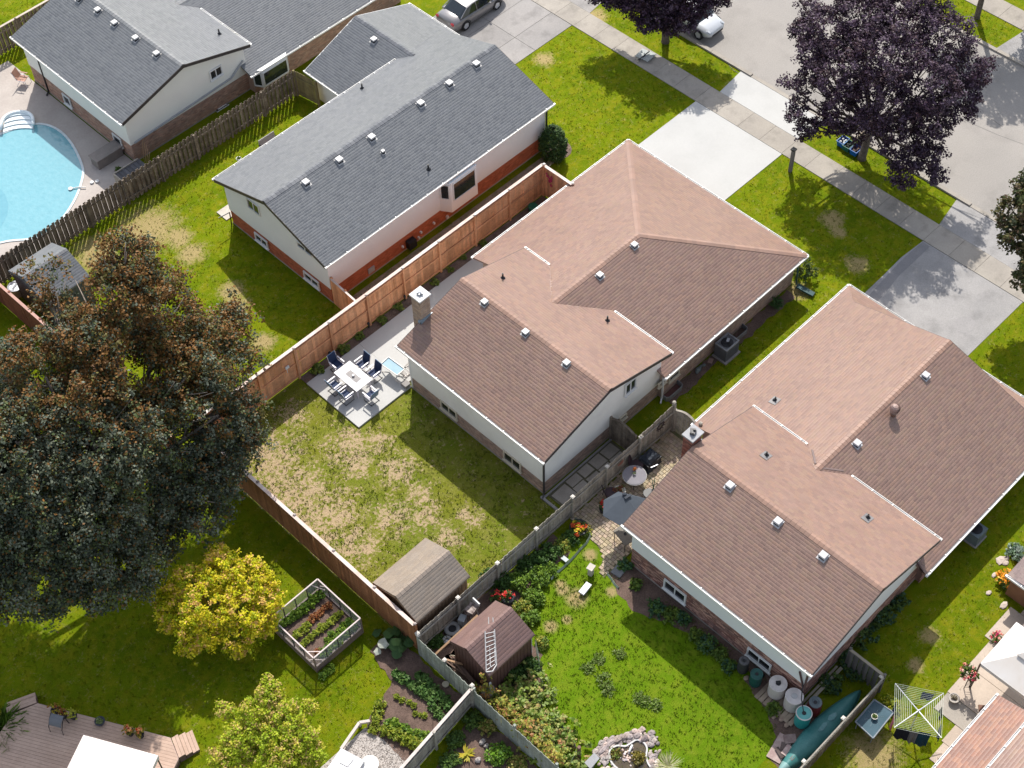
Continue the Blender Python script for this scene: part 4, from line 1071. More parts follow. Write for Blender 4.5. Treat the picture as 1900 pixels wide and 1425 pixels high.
# rear grey fence, lower garden
fence('silver_fence', 'silvery green grey fence behind the brown shed', (18.62, 22.42), (18.66, 25.75), 1.6, M_GREYG, 1.65, .15, .143, -1, (.3, 1.3), None, None, style='lap', post_cap=(M_PCAP, .16), post_h=.08, seed=14)
fence('silver_fence', 'grey fence along the bottom overgrown with yellow vines', (18.58, 8.0), (18.6, 22.3), 1.6, M_GREYG, 2.4, .16, .15, -1, (.3, 1.3), None, None, style='lap', seed=15)
fence('silver_fence', 'grey fence with a pale top rail beside the vegetable plot', (9.0, 21.35), (18.55, 22.38), 1.6, M_GREYW, 2.4, .15, .142, -1, (.3, 1.3), None, mat('bleached_rail', (.56, .49, .45), .7), .13, style='lap', seed=16)
# left shadow-board fence
fence('shadowbox_fence', 'old dark shadowbox fence between the pool and the upper lawn', (12.0, 56.98), (38.3, 56.9), 1.75, M_GREYW2, 2.45, .143, .158, -1, (.35, 1.45), None, None, style='shadow', post_h=.05, seed=17)
fence('shadowbox_fence', 'short mossy old fence panel closing the gap to the garage wing', (38.35, 56.85), (38.6, 55.2), 1.8, mat('mossy_boards', (.26, .22, .10), .85, .2, (.19, .15, .08), nscale=2, rnd=.15), 1.6, .15, .142, -1, (.3, 1.4), style='lap', seed=18)
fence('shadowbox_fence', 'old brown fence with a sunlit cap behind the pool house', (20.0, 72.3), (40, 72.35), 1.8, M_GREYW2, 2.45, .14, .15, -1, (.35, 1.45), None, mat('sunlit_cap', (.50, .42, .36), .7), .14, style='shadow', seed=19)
# right side
fence('louvred_fence', 'short grey slatted fence at the lower right house corner', (30.95, 12.25), (30.95, 10.5), 1.5, mat('dark_grey_boards', (.15, .14, .13), .8, .2, rnd=.12), 1.75, .13, .13, 1, (.2, 1.35), None, mat('grey_rail', (.30, .26, .20), .8), .12, style='shadow', seed=20)
fence('lattice_fence', 'weathered lattice topped fence beside the teal canoe', (20.5, 10.45), (30.9, 10.5), 1.15, M_GREYW2, 2.55, .15, .142, 1, (.2, 1.0), None, mat('grey_rail', (.30, .26, .20), .8), .05, style='lap', post_cap=(M_PCAP, .17), post_h=.3, seed=21)
g = G()
for i in range(74):
    x = 20.6+i*.14
    for s_ in (1, -1): g.bar((x, 10.46+s_*.012, 1.18), (x+s_*.28, 10.46+s_*.012, 1.46), .012, .03)
for z in (1.17, 1.48): g.bar((20.5, 10.46, z), (30.9, 10.46, z), .06, .05)
lf = [o for o in bpy.data.objects if o.name.startswith('lattice_fence')][0]
g.build('lattice', M_GREYW, lf, kind='stuff')
g = G(); g.bar((27.9, 12.45, .35), (30.6, 12.3, .9), .16, .03)
M_PLK = mat('bleached_plank', (.33, .30, .23), .85)
g2 = G(); g2.box((29.45, 12.25, .25), (2.5, .14, .03), .0); g2.box((29.4, 12.42, .3), (2.4, .10, .03), .0, .8)
o = single(g2, 'plank', 'bleached planks leaning along the foot of the lower right house wall', 'plank', M_PLK, (29.4, 12.3, 0))

# arched garden gates
def gate(name, label, p, q, h, m, arch=.25, frame_off=1):
    p = Vector((*p, 0)); q = Vector((*q, 0)); d = q-p; L_ = d.length; d.normalize(); n_ = Vector((-d.y, d.x, 0))*frame_off; an = math.atan2(d.y, d.x)
    T_ = thing(name, label, 'gate', p)
    k = int(L_/.14)
    for i in range(k):
        t = (i+.5)/k; H_ = h+arch*math.sin(math.pi*t)
        g = G(); c = p+d*(t*L_); g.box((c.x, c.y, H_/2+.04), (.13, .022, H_), an); g.build('board', m, T_)
    fr = G()
    A = lambda t, z, o_=.035: p+d*(t*L_)+n_*o_+Vector((0, 0, z))
    fr.bar(A(.02, .35), A(.98, .35), .03, .1); fr.bar(A(.02, h-.15), A(.98, h-.15), .03, .1); fr.bar(A(.05, .38, .06), A(.95, h-.2, .06), .03, .09); fr.bar(A(.95, .38, .09), A(.05, h-.2, .09), .03, .09)
    fr.build('brace', m, T_)
    g = G()
    for i in range(10):
        t0, t1 = i/10, (i+1)/10
        g.bar(A(t0, h+arch*math.sin(math.pi*t0)+.03, 0), A(t1, h+arch*math.sin(math.pi*t1)+.03, 0), .11, .06)
    g.build('arched_rail', m, T_)
    for t in (-.03, 1.03):
        g = G(); c = p+d*(t*L_); g.box((c.x, c.y, (h+.1)/2), (.11, .11, h+.1), an); pp = g.build('post', m, T_)
    return T_
gate('garden_gate', 'dark weathered arched gate between the middle house wall and the grey fence', (32.85, 27.5), (32.85, 26.05), 1.65, M_GREYW2, .22, 1)
gate('garden_gate', 'round topped grey gate with cross brace next to the lower right chimney', (35.3, 25.65), (35.3, 24.3), 1.6, M_GREYW, .3, 1)
g = G(); g.box((35.27, 25.8, 1.0), (.12, .12, 2.1)); g.lathe((35.27, 25.8, 2.05), [(.03, 0), (.08, .04), (.1, .1), (.08, .16), (.02, .2)], 12)
single(g, 'fence_post', 'tall fence post with a round finial beside the round topped gate', 'post', M_GREYW, (35.27, 25.8, 0))
g = G(); g.box((35.3, 24.2, .95), (.12, .12, 1.9)); g.lathe((35.3, 24.2, 1.88), [(.03, 0), (.08, .04), (.1, .1), (.08, .16), (.02, .2)], 12)
single(g, 'fence_post', 'fence post with a finial at the roof corner by the red brick chimney', 'post', M_GREYW, (35.3, 24.2, 0))
# iron wreath on the grey fence
g = G(); c = at(1213, 801, 1.35); pts = [Vector((34.3+.2*math.cos(a), 25.74, 1.3+.2*math.sin(a))) for a in np.linspace(0, 6.28, 16)]
g.tube(pts, .03, 6)
for k in range(10):
    a = k*.63; g.tube([(34.3+.2*math.cos(a), 25.73, 1.3+.2*math.sin(a)), (34.3+.3*math.cos(a+.3), 25.71, 1.3+.3*math.sin(a+.3))], .02, 5)
single(g, 'wreath', 'dark round wreath hung on the grey fence near the round topped gate', 'wreath', mat('dark_wreath', (.05, .03, .03), .7), (34.3, 25.74, 1.1))
g = G(); g.rock((31.55, 25.73, 1.15), (.45, .04, .25), 4); single(g, 'wall_plaque', 'small rust coloured plaque on the grey fence above the round table', 'plaque', mat('rust_plaque', (.25, .11, .08), .7), (31.55, 25.73, 1.0))
g = G(); g.box((24.35, 41.0, 1.45), (.22, .06, .16), 0); g.tube([(24.3, 40.98, 1.4), (24.3, 40.98, 1.1)], .02, 5); single(g, 'fence_lantern', 'small white ornament on the orange fence left of the dining table', 'ornament', M_WHITE, (24.35, 41, 1.2))
# ---------------------------------------------------------------- trees
# 0 brown, 1 rust, 2 olive, 3 dark grey green, 4 silver grey green, 5 near black green, 6 mid green
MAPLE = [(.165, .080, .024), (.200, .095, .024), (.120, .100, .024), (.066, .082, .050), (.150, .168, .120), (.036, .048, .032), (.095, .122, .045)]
big = plob([(232, 485, 13.0, 1.05), (228, 540, 12.3, 1.25), (90, 530, 12.2, .75), (300, 590, 9.2, 1.7), (165, 630, 11.6, 1.3), (390, 660, 7.6, 1.7), (235, 690, 8.8, 2.2), (85, 700, 11.0, 2.0),
            (405, 770, 5.6, 1.4), (330, 790, 6.0, 2.0), (170, 810, 8.8, 2.6), (30, 820, 9.5, 2.4), (405, 850, 4.2, 1.2), (375, 920, 3.6, 1.4), (240, 900, 5.2, 1.6), (120, 940, 7.0, 2.5),
            (275, 1010, 3.0, .9), (320, 940, 3.0, 1.1), (195, 1040, 4.8, 1.9), (70, 1040, 5.2, 2.2), (-40, 950, 7.0, 2.8), (-70, 780, 9.0, 2.8), (150, 890, 7.6, 2.3), (60, 880, 7.8, 2.3), (20, 1000, 6.0, 2.1), (150, 1000, 5.8, 1.9), (185, 960, 5.6, 1.5), (100, 790, 8.8, 2.0), (-60, 1060, 5.5, 2.0), (345, 700, 8.4, 1.6), (420, 610, 7.0, 1.0), (448, 745, 5.0, .7), (450, 815, 4.2, .75)])
bb = at(215, 1010, 0)
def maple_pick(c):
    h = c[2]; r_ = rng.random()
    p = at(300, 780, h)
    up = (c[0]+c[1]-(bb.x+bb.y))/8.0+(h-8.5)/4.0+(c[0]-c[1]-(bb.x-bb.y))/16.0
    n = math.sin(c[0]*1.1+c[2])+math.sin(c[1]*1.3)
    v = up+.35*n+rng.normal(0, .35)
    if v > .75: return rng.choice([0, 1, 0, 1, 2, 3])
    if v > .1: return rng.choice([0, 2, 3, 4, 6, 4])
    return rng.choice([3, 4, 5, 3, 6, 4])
def big_tree():
    T_ = thing('maple_tree', 'huge dark maple with rust brown top growing at the left edge', 'tree', (bb.x, bb.y, 0))
    S_, own = lobe_clumps(big, 1500, 5, .22)
    q5 = np.random.default_rng(8); C = np.repeat(S_, 8, axis=0)+q5.normal(0, .30, (len(S_)*8, 3))*np.array([1, 1, .7])
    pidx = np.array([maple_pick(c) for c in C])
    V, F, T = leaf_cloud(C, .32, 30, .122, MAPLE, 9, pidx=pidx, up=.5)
    V = V-np.array([bb.x, bb.y, 0]); link('crown', mesh_np('crown', V, F, T, M_DULL), T_)
    g = G(); hub = Vector((bb.x+.3, bb.y+.3, 4.4))
    g.tube([(bb.x, bb.y, -.1), (bb.x, bb.y, .3), (bb.x+.1, bb.y+.15, 2.2), hub], [.55, .42, .34, .3], 10); g.build('trunk', M_BARK, T_, smooth=True)
    g = G(); rr = random.Random(2)
    for l in big:
        e = Vector(l[:3]); mid = hub.lerp(e, .5)+Vector((rr.uniform(-.4, .4), rr.uniform(-.4, .4), -.08*(e-hub).length))
        g.tube([hub-Vector((0, 0, .3)), mid, e], [.17, .11, .05], 6)
        for k in range(7):
            d = Vector((rr.gauss(0, 1), rr.gauss(0, 1), rr.gauss(.5, .7))).normalized()
            g.tube([mid.lerp(e, rr.random()), e+Vector((d.x*l[3], d.y*l[4], d.z*l[5]))*.95], [.05, .012], 5)
    for (a, b) in (((120, 680, 9.8), (75, 590, 11)), ((100, 640, 10.4), (110, 560, 11.8)), ((160, 720, 10), (105, 590, 11.8)), ((200, 660, 10.5), (140, 520, 12.3)), ((115, 700, 9.5), (70, 620, 10.8))):
        p, q = at(*a), at(*b); g.tube([p, p.lerp(q, .5)+Vector((.1, .1, .1)), q], [.05, .04, .012], 5)
    g.build('limbs', mat('pale_bark', (.30, .25, .21), .85, .2), T_, smooth=True)
big_tree()

PURP = [(.045, .022, .042), (.080, .048, .080), (.026, .015, .024), (.055, .028, .035), (.11, .075, .11)]
# street maple with dark purple leaves
pb = Vector((56.35, 30.35, 0))
plist = [(1540, 55, 7.6, 1.3), (1600, 30, 8.2, 1.6), (1680, 30, 8.4, 1.7), (1750, 70, 7.6, 1.5), (1790, 130, 6.6, 1.1), (1640, 100, 8.0, 1.9), (1560, 130, 6.8, 1.5), (1500, 145, 5.6, .75), (1480, 190, 4.6, .55),
         (1475, 215, 4.4, .45), (1500, 240, 3.6, .6), (1560, 200, 5.0, 1.1), (1640, 190, 6.0, 1.6), (1720, 160, 6.8, 1.6), (1780, 190, 5.4, 1.0), (1730, 220, 5.0, 1.1), (1670, 260, 4.0, 1.1), (1590, 240, 4.0, .8),
         (1720, 290, 3.3, .85), (1680, 320, 3.0, .8), (1545, 232, 3.8, .6), (1510, 100, 6.6, .8), (1490, 60, 6.6, .7), (1455, 150, 5.0, .35), (1815, 145, 6.0, .5), (1740, 325, 2.8, .5), (1500, 20, 7.0, .7), (1840, 120, 6.2, .4), (1700, -20, 8.6, 1.6), (1600, -30, 8.2, 1.5)]
tree('purple_maple', 'large purple leaved maple in the verge beside the white driveway', (pb.x, pb.y), plob(plist), 3100, 28, .128, PURP, M_DULL, .27, .2, 21, trunk_h=2.0, inner=.4)
# second purple maple, cut by the top edge
tb_ = Vector((56.3, 44.6, 0))
tree('purple_maple', 'purple maple at the top edge shading the parked white car', (tb_.x, tb_.y), plob([(1140, -15, 3.4, .95), (1195, -20, 3.9, 1.2), (1260, -25, 4.2, 1.3), (1225, 20, 2.9, 1.0), (1285, 8, 3.3, 1.0), (1180, 12, 3.0, .8), (1098, -8, 3.3, .42), (1325, -5, 3.9, .75), (1215, -70, 5.2, 1.7), (1290, -70, 5.2, 1.6), (1245, 48, 2.4, .6), (1150, -60, 4.4, 1.3), (1200, 42, 2.5, .6), (1340, -35, 4.3, .7), (1272, 38, 2.7, .6), (1100, -40, 3.8, .7)]),
     1900, 28, .135, PURP, M_DULL, .27, .2, 22, trunk_h=2.0, inner=.4)
# maple at the right edge
GRN = [(.055, .07, .018), (.075, .07, .02), (.04, .05, .018), (.10, .08, .03), (.03, .04, .018), (.085, .055, .03)]
tree('street_maple', 'dark green maple at the right edge beside the grey asphalt driveway', (56.2, 16.6), plob([(1880, 395, 5.5, .8), (1890, 440, 4.8, .9), (1920, 350, 6.2, .9), (1960, 400, 6.5, 1.6), (1960, 500, 5.0, 1.6), (1900, 505, 3.6, .45), (2010, 450, 6.5, 2.0), (1865, 410, 5.0, .35), (1905, 370, 5.8, .7), (1892, 520, 3.2, .4)]),
     1300, 18, .16, GRN, M_DULL, .25, .18, 23, trunk_h=1.8, inner=.4)
# trees across the street: one seen at the corner, throwing its shade on the road
tree('verge_tree', 'leafy dark tree across the street at the top right corner', (75.5, 28.8), [(75.5, 28.8, 6, 2.6, 2.6, 2.2), (74, 31, 5.5, 1.8, 1.8, 1.5), (74.4, 27, 4.8, 1.7, 1.7, 1.4), (73.2, 30.3, 4.6, 1.5, 1.5, 1.2), (76, 25, 5.5, 2, 2, 1.6)],
     1300, 18, .17, [(.05, .075, .03), (.07, .10, .03), (.04, .055, .03)], M_DULL, .28, .2, 24, inner=.4)
tree('verge_tree', 'dark tree across the street whose shade falls over the road', (70.6, 32.6), [(70.6, 32.6, 7.2, 2.3, 2.3, 1.7), (71.3, 30.6, 6.6, 1.7, 1.7, 1.4), (69.7, 34.4, 6.6, 1.6, 1.6, 1.3), (69.9, 31, 6.0, 1.2, 1.2, 1.0)],
     900, 18, .17, [(.05, .075, .03), (.07, .10, .03), (.04, .055, .03)], M_DULL, .28, .16, 25, inner=.4, trunk_h=4)
# yellow green maples
M_YL = mat('thin_leaves', (1, 1, 1), .55, .15, (1, 1, 1), fvar=0, trans=.3)
YEL = [(.60, .54, .015), (.66, .53, .03), (.46, .48, .012), (.62, .55, .03), (.68, .43, .13), (.28, .34, .01)]
tree('yellow_maple', 'round yellow green tree beside the raised vegetable bed', (at(405, 1180).x, at(405, 1180).y),
     plob([(410, 1065, 2.9, .95), (345, 1085, 2.6, .85), (465, 1075, 2.6, .9), (385, 1125, 2.7, 1.05), (450, 1130, 2.4, .95), (320, 1140, 2.1, .7), (370, 1175, 1.9, .8), (440, 1180, 1.7, .8), (495, 1115, 2.0, .7), (300, 1110, 2.0, .4), (405, 1030, 2.8, .5), (350, 1195, 1.5, .5), (490, 1160, 1.5, .5)]),
     1100, 26, .105, YEL, M_YL, .2, .07, 31, trunk_h=.8, inner=.35, up=.9)
YEL2 = [(.38, .45, .03), (.50, .47, .05), (.30, .39, .02), (.25, .34, .02), (.55, .40, .14)]
tree('yellow_maple', 'young light green tree at the bottom edge below the yellow tree', (at(500, 1440).x, at(500, 1440).y),
     plob([(500, 1290, 2.8, .5), (470, 1325, 2.6, .6), (530, 1330, 2.5, .6), (450, 1370, 2.1, .7), (510, 1370, 2.3, .75), (560, 1370, 2.0, .6), (420, 1320, 2.2, .3), (440, 1400, 1.8, .7), (520, 1410, 1.8, .8), (580, 1400, 1.6, .5), (500, 1265, 2.9, .25), (410, 1310, 2.3, .2), (405, 1405, 1.6, .4), (575, 1310, 2.0, .25)]),
     900, 24, .10, YEL2, M_YL, .2, .06, 32, trunk_h=.8, inner=.4, up=.7)
# spruce at the left edge
def conifer(name, label, base, h, r_, pal, seed, tiers=11):
    t = thing(name, label, 'tree', (*base, 0)); q = np.random.default_rng(seed); C = []
    for i in range(tiers):
        z = h*(.08+.9*i/tiers); rad = r_*(1-i/tiers)**.8
        for k in range(int(9+14*(1-i/tiers))):
            a = q.uniform(0, 6.28)
            for s_ in np.linspace(.25, 1, 6): C.append((rad*s_*math.cos(a), rad*s_*math.sin(a), z-.25*s_*rad+.05))
    V, F, T = leaf_cloud(np.array(C), .13, 9, .14, pal, seed, up=.3)
    link('crown', mesh_np('crown', V, F, T, M_DULL), t)
    g = G(); g.tube([(base[0], base[1], 0), (base[0], base[1], h*.95)], [.14, .03], 7); g.build('trunk', M_BARK, t)
sp = at(-5, 700, 0)
conifer('blue_spruce', 'soft blue green spruce at the left edge in front of the red fence', (sp.x, sp.y), 4.6, 1.7, [(.05, .12, .065), (.075, .15, .08), (.035, .085, .05)], 41)
# cedar shrub at the white house corner
sh = at(1026, 292, 0)
t = thing('cedar_shrub', 'dense dark green upright cedar shrub at the grey roofed house corner', 'shrub', (sh.x, sh.y, 0))
q = np.random.default_rng(4); C = []
for i in range(420):
    a = q.uniform(0, 6.28); z = q.uniform(.1, 2.1); rad = .72*math.sqrt(max(.05, 1-((z-.95)/1.25)**2))*q.uniform(.75, 1.05); C.append((rad*math.cos(a), rad*math.sin(a), z))
V, F, T = leaf_cloud(np.array(C), .14, 20, .09, [(.035, .075, .016), (.055, .10, .02), (.022, .05, .013)], 5, up=.8)
link('foliage', mesh_np('foliage', V, F, T, M_DULL), t)
g = G(); g.tube([(sh.x, sh.y, 0), (sh.x, sh.y, 1.6)], [.06, .03], 6); g.build('trunk', M_BARK, t)
# rounded shrub and small bushes near the downspout at the middle house front corner
a = at(1472, 500, 0)
shrub('shrub', 'dark round shrub in the shade at the front corner of the middle brown roof', 'shrub', (47.25, 27.3), .75, 1.5, [(.05, .09, .02), (.035, .07, .015), (.16, .17, .03)], 110, 16, .09, 61, m=M_DULL)
a = at(1440, 568, 0); shrub('shrub', 'small green bush by the wall beside the downspout splash chute', 'shrub', (a.x, a.y), .38, .6, [(.05, .11, .03), (.07, .14, .04)], 50, 14, .08, 62)
# ---------------------------------------------------------------- swimming pool
def smooth_loop(pts, n=6):
    """closed Catmull-Rom loop through plan points"""
    out = []; m = len(pts)
    for i in range(m):
        p0, p1, p2, p3 = (Vector(pts[(i+k) % m][:2]) for k in (-1, 0, 1, 2))
        for j in range(n):
            t = j/n; out.append(tuple(.5*((2*p1)+(-p0+p2)*t+(2*p0-5*p1+4*p2-p3)*t*t+(-p0+3*p1-3*p2+p3)*t**3)))
    return out
pp = [(at(u, v).x, at(u, v).y) for u, v in ((0, 252), (35, 240), (72, 232), (105, 242), (131, 268), (150, 307), (151, 332), (136, 373), (108, 412), (70, 440), (0, 450))]
pp = [(20.5, 66.0), (22.5, 66.8)]+pp+[(17.5, 60.0), (17.2, 63.3)]
ring = smooth_loop(pp, 5)
PT = thing('swimming_pool', 'curved swimming pool with pale blue water and white corner steps', 'pool', (23, 62.5, 0))
M_WATER = bpy.data.materials.new('pool_water'); M_WATER.use_nodes = True
_n = M_WATER.node_tree; _b = _n.nodes['Principled BSDF']
_b.inputs['Base Color'].default_value = (.30, .62, .70, 1); _b.inputs['Roughness'].default_value = .12; _b.inputs['Specular IOR Level'].default_value = .4
_g = _n.nodes.new('ShaderNodeNewGeometry'); _wv = _n.nodes.new('ShaderNodeTexNoise'); _wv.inputs['Scale'].default_value = 2.6; _wv.inputs['Detail'].default_value = 3
_n.links.new(_g.outputs['Position'], _wv.inputs['Vector'])
_bp = _n.nodes.new('ShaderNodeBump'); _bp.inputs['Strength'].default_value = .6; _bp.inputs['Distance'].default_value = .04
_n.links.new(_wv.outputs[0], _bp.inputs['Height']); _n.links.new(_bp.outputs[0], _b.inputs['Normal'])
_cr = _n.nodes.new('ShaderNodeMix'); _cr.data_type = 'RGBA'; _cr.inputs[6].default_value = (.13, .33, .39, 1); _cr.inputs[7].default_value = (.19, .40, .455, 1)  # two water tones: rippling light in the pool put into the colour
_w2 = _n.nodes.new('ShaderNodeTexNoise'); _w2.inputs['Scale'].default_value = 3.5; _w2.inputs['Detail'].default_value = 4
_n.links.new(_g.outputs['Position'], _w2.inputs['Vector']); _n.links.new(_w2.outputs[0], _cr.inputs[0]); _n.links.new(_cr.outputs[2], _b.inputs['Base Color'])
g = G(); g.prism(ring, .0, .032); g.build('water', M_WATER, PT)
def band(ring, wd, z0, z1):
    g = G(); n = len(ring); cx = sum(p[0] for p in ring)/n; cy = sum(p[1] for p in ring)/n; vs = []
    for i in range(n):
        a, b = Vector(ring[i-1]), Vector(ring[(i+1) % n]); d = (b-a).normalized(); nn = Vector((d.y, -d.x))
        if nn.dot(Vector(ring[i])-Vector((cx, cy))) < 0: nn = -nn
        p = Vector(ring[i]); q = p+nn*wd; vs += [(p.x, p.y, z0), (p.x, p.y, z1), (q.x, q.y, z1), (q.x, q.y, z0)]
    fs = []
    for i in range(n):
        j = (i+1) % n
        for k in range(4): fs.append((4*i+k, 4*i+(k+1) % 4, 4*j+(k+1) % 4, 4*j+k))
    g.add(vs, fs); return g
band(ring, .13, .0, .06).build('coping', mat('pool_coping', (.60, .66, .68), .6), PT)
M_DEEP = mat('deep_step_vinyl', (.10, .29, .36), .3, .3, (.12, .32, .39), fvar=.02)
g = G(); g.prism([(at(u, v).x, at(u, v).y) for u, v in ((0, 350), (10, 362), (16, 380), (14, 400), (4, 418), (0, 425), (-40, 400), (-40, 360))], .0, .037); g.build('pool_bench', M_DEEP, PT)
# moulded steps
st = thing('pool_steps', 'moulded white corner steps standing at the pool edge', 'steps', (25.9, 66.2, 0))
s0 = at(35, 238, 0); dS = (at(63, 240, 0)-at(6, 247, 0)); dS.z = 0; L_ = dS.length; dS.normalize(); nS = Vector((-dS.y, dS.x, 0))
if nS.x+nS.y < 0: nS = -nS
cS = (at(63, 240, 0)+at(6, 247, 0))/2
for k in range(4):
    g = G(); p = cS+nS*(.02+.3*k); w_ = L_*(.98-.05*k); z = .10+.07*k
    pts = []
    for i in range(9):
        t = -1+2*i/8; q_ = p+dS*(w_/2*t)+nS*(-.16*(t*t)+.12); pts.append(q_)
    out = [(q_.x, q_.y) for q_ in pts]+[((q_+nS*.27).x, (q_+nS*.27).y) for q_ in pts[::-1]]
    g.prism(out, .02, z); g.build('tread', mat('gloss_white_plastic', (.74, .80, .82), .35, .5, (.70, .77, .79)), st)
g = G(); pts = []
for i in range(13):
    a = math.pi*i/12; pts.append(cS+dS*(math.cos(a)*(L_/2+.05))+nS*(math.sin(a)**.6*1.25)+Vector((0, 0, .34)))
g.tube(pts, [.10]*13, 8); g.build('surround', mat('gloss_white_plastic', (.74, .80, .82), .35, .5), st, smooth=True)
g = G(); p1, p2 = at(139, 350), at(160, 350); g.tube([p1+Vector((-.25, .1, .08)), p1+Vector((.1, -.1, .1)), p2+Vector((0, 0, .1))], .03, 6); g.lathe((p1.x-.2, p1.y+.1, .04), [(.10, 0), (.13, .06), (.08, .08)], 12)
single(g, 'pool_skimmer', 'small white hose fitting at the pool edge near the fence', 'fitting', M_WHITE, (p1.x, p1.y, 0))
for i, (u, v) in enumerate(((171, 340), (181, 338))):
    p = at(u, v); g = G(); g.lathe((p.x, p.y, .02), [(.10, 0), (.12, .05), (.10, .09), (.03, .1)], 12); 
    single(g, 'float', ('left' if i == 0 else 'right')+' of two small white floats lying on the pool terrace', 'float', M_WHITE, (p.x, p.y, .02), 'floats on the terrace')

# ---------------------------------------------------------------- patio dining set
M_TABLE = mat('white_table', (.78, .75, .76), .5, .4, fvar=.02)
M_NAVY = mat('navy_sling', (.012, .024, .07), .7, .3, (.014, .03, .08), fine=40, fvar=.1)
M_NAVYP = mat('pale_blue_sling_back', (.11, .19, .30), .6, .4)
M_WFR = mat('white_chair_frame', (.70, .66, .70), .35, .5)
T_ = thing('dining_table', 'white rectangular patio table with a glass inset and metal base', 'table', (26.5, 38.7, .1))
g = G(); z = .82
g.bx(25.98, 26.22, 37.88, 39.55, z-.045, z); g.bx(26.78, 27.02, 37.88, 39.55, z-.045, z); g.bx(26.225, 26.775, 37.88, 38.15, z-.045, z); g.bx(26.225, 26.775, 39.28, 39.55, z-.045, z); g.bx(26.225, 26.775, 38.155, 39.275, z-.05, z-.012, (.83, .86, .88))
g.build('tabletop', M_TABLE, T_)
g = G(); g.bx(26.33, 26.67, 38.3, 39.1, z-.01, z-.002); g.build('glass_inset', mat('frosted_glass', (.27, .25, .245), .5, .2), T_)
g = G(); g.lathe((26.5, 38.7, z), [(.04, 0), (.07, .04), (.06, .1), (.02, .11)], 12); g.build('burner', M_STEEL, T_)
for (x, y) in ((26.1, 38.0), (26.9, 38.0), (26.1, 39.43), (26.9, 39.43)):
    g = G(); g.bx(x-.035, x+.035, y-.035, y+.035, .1, z-.05); g.build('leg', M_WFR, T_)
def chair(loc, rz, label, group='navy sling chairs round the white table', proto=[None]):
    if proto[0] is not None: return copy_tree(proto[0], loc, rz, label)
    t = thing('patio_chair', label, 'chair', loc, group); o_ = Vector(loc)
    def bb(nm, mt, f): g = G(); f(g); g.v = [tuple(Vector(q)+o_) for q in g.v]; return g.build(nm, mt, t)
    bb('seat', M_NAVY, lambda g: g.box((0, 0, .42), (.46, .46, .025)))
    bb('backrest', M_NAVY, lambda g: g.bar((-.22, 0, .46), (-.36, 0, .98), .46, .025))
    bb('back_cover', M_NAVYP, lambda g: g.bar((-.245, 0, .46), (-.385, 0, .98), .44, .012))
    for s_ in (-1, 1):
        bb('side_frame', M_WFR, lambda g: (g.tube([(-.37, .25*s_, 1.0), (-.23, .25*s_, .44), (.25, .25*s_, .42), (.27, .25*s_, .40)], .017, 6), g.tube([(.25, .25*s_, .42), (.28, .25*s_, .64)], .017, 6)))
        bb('armrest', M_WFR, lambda g: g.box((.02, .27*s_, .65), (.52, .06, .03)))
        bb('leg', M_BLACKP, lambda g: g.tube([(.24, .25*s_, .42), (.27, .25*s_, .03), (-.25, .25*s_, .02), (-.29, .25*s_, .05)], .016, 6))
    bb('base_bar', M_BLACKP, lambda g: g.tube([(-.25, -.25, .02), (-.25, .25, .02)], .016, 6))
    bb('headrest', M_NAVYP, lambda g: g.tube([(-.37, -.24, .99), (-.37, .24, .99)], .02, 6))
    ORG[t.name] = tuple(loc); t.location = loc; t.rotation_euler = (0, 0, rz); proto[0] = t
    return t
# rotation 0 faces +x (back towards -x)
chair((26.55, 40.02, .1), R(-90), 'navy patio chair at the table end next to the orange fence')
chair((27.45, 39.12, .1), R(180), 'navy chair on the house side of the table, farther from the lawn')
chair((27.47, 38.30, .1), R(180), 'navy chair on the house side of the table, beside the spa cover')
chair((25.62, 39.12, .1), R(0), 'navy chair on the garden side of the table, closer to the fence')
chair((25.62, 38.30, .1), R(0), 'navy chair on the garden side of the table, closer to the lawn corner')
chair((26.45, 37.40, .1), R(90), 'navy chair at the table end facing away from the lawn corner')
# glass topped bistro bar by the house wall
t = thing('bench_table', 'pale blue glass coffee table with white curved frame by the house wall', 'table', (28.2, 37.85, .1))
c0 = at(746, 672, .75)
g = G(); q0, q1, q2, q3 = at(707, 676, .7), at(721, 663, .7), at(751, 685, .7), at(737, 697, .7)
g.slab([q0, q3, q2, q1], .03); g.build('tabletop', mat('blue_glass_top', (.17, .30, .38), .45, .2, (.21, .34, .42)), t)
for a, b in ((q0, q1), (q1, q2), (q2, q3), (q3, q0)):
    g = G(); g.tube([a+Vector((0, 0, .02)), b+Vector((0, 0, .02))], .028, 6); g.build('edge', mat('cream_metal', (.58, .54, .50), .4, .5), t)
for s_, (a, b) in enumerate(((q0, q3), (q1, q2))):
    m_ = (a+b)/2; g = G(); g.tube([Vector((a.x, a.y, .12)), Vector((m_.x, m_.y, .5)), Vector((b.x, b.y, .12))], .03, 6); g.build('leg', mat('cream_metal', (.58, .54, .50), .4, .5), t)
t = thing('patio_rocker', 'white curved metal rocker frame partly under the brown eave', 'rocker', (28.75, 37.6, .1))
g = G()
for yy in (37.25, 37.75):
    g.tube([(28.35, yy, .55), (28.5, yy, .2), (28.9, yy, .12), (29.3, yy, .25), (29.5, yy, .6)], .03, 6)
g.tube([(28.35, 37.25, .55), (28.35, 37.75, .55)], .03, 6); g.tube([(29.5, 37.25, .6), (29.5, 37.75, .6)], .03, 6)
for k in range(6): g.tube([(28.5+.16*k, 37.25, .22), (28.5+.16*k, 37.75, .22)], .02, 5)
g.build('frame', mat('cream_metal', (.58, .54, .50), .4, .5), t)
g = G(); g.bx(28.05, 28.38, 36.68, 37.05, .1, .32); single(g, 'step_stool', 'small grey step at the patio corner under the house wall', 'step', M_GREYC, (28.2, 36.85, .1))
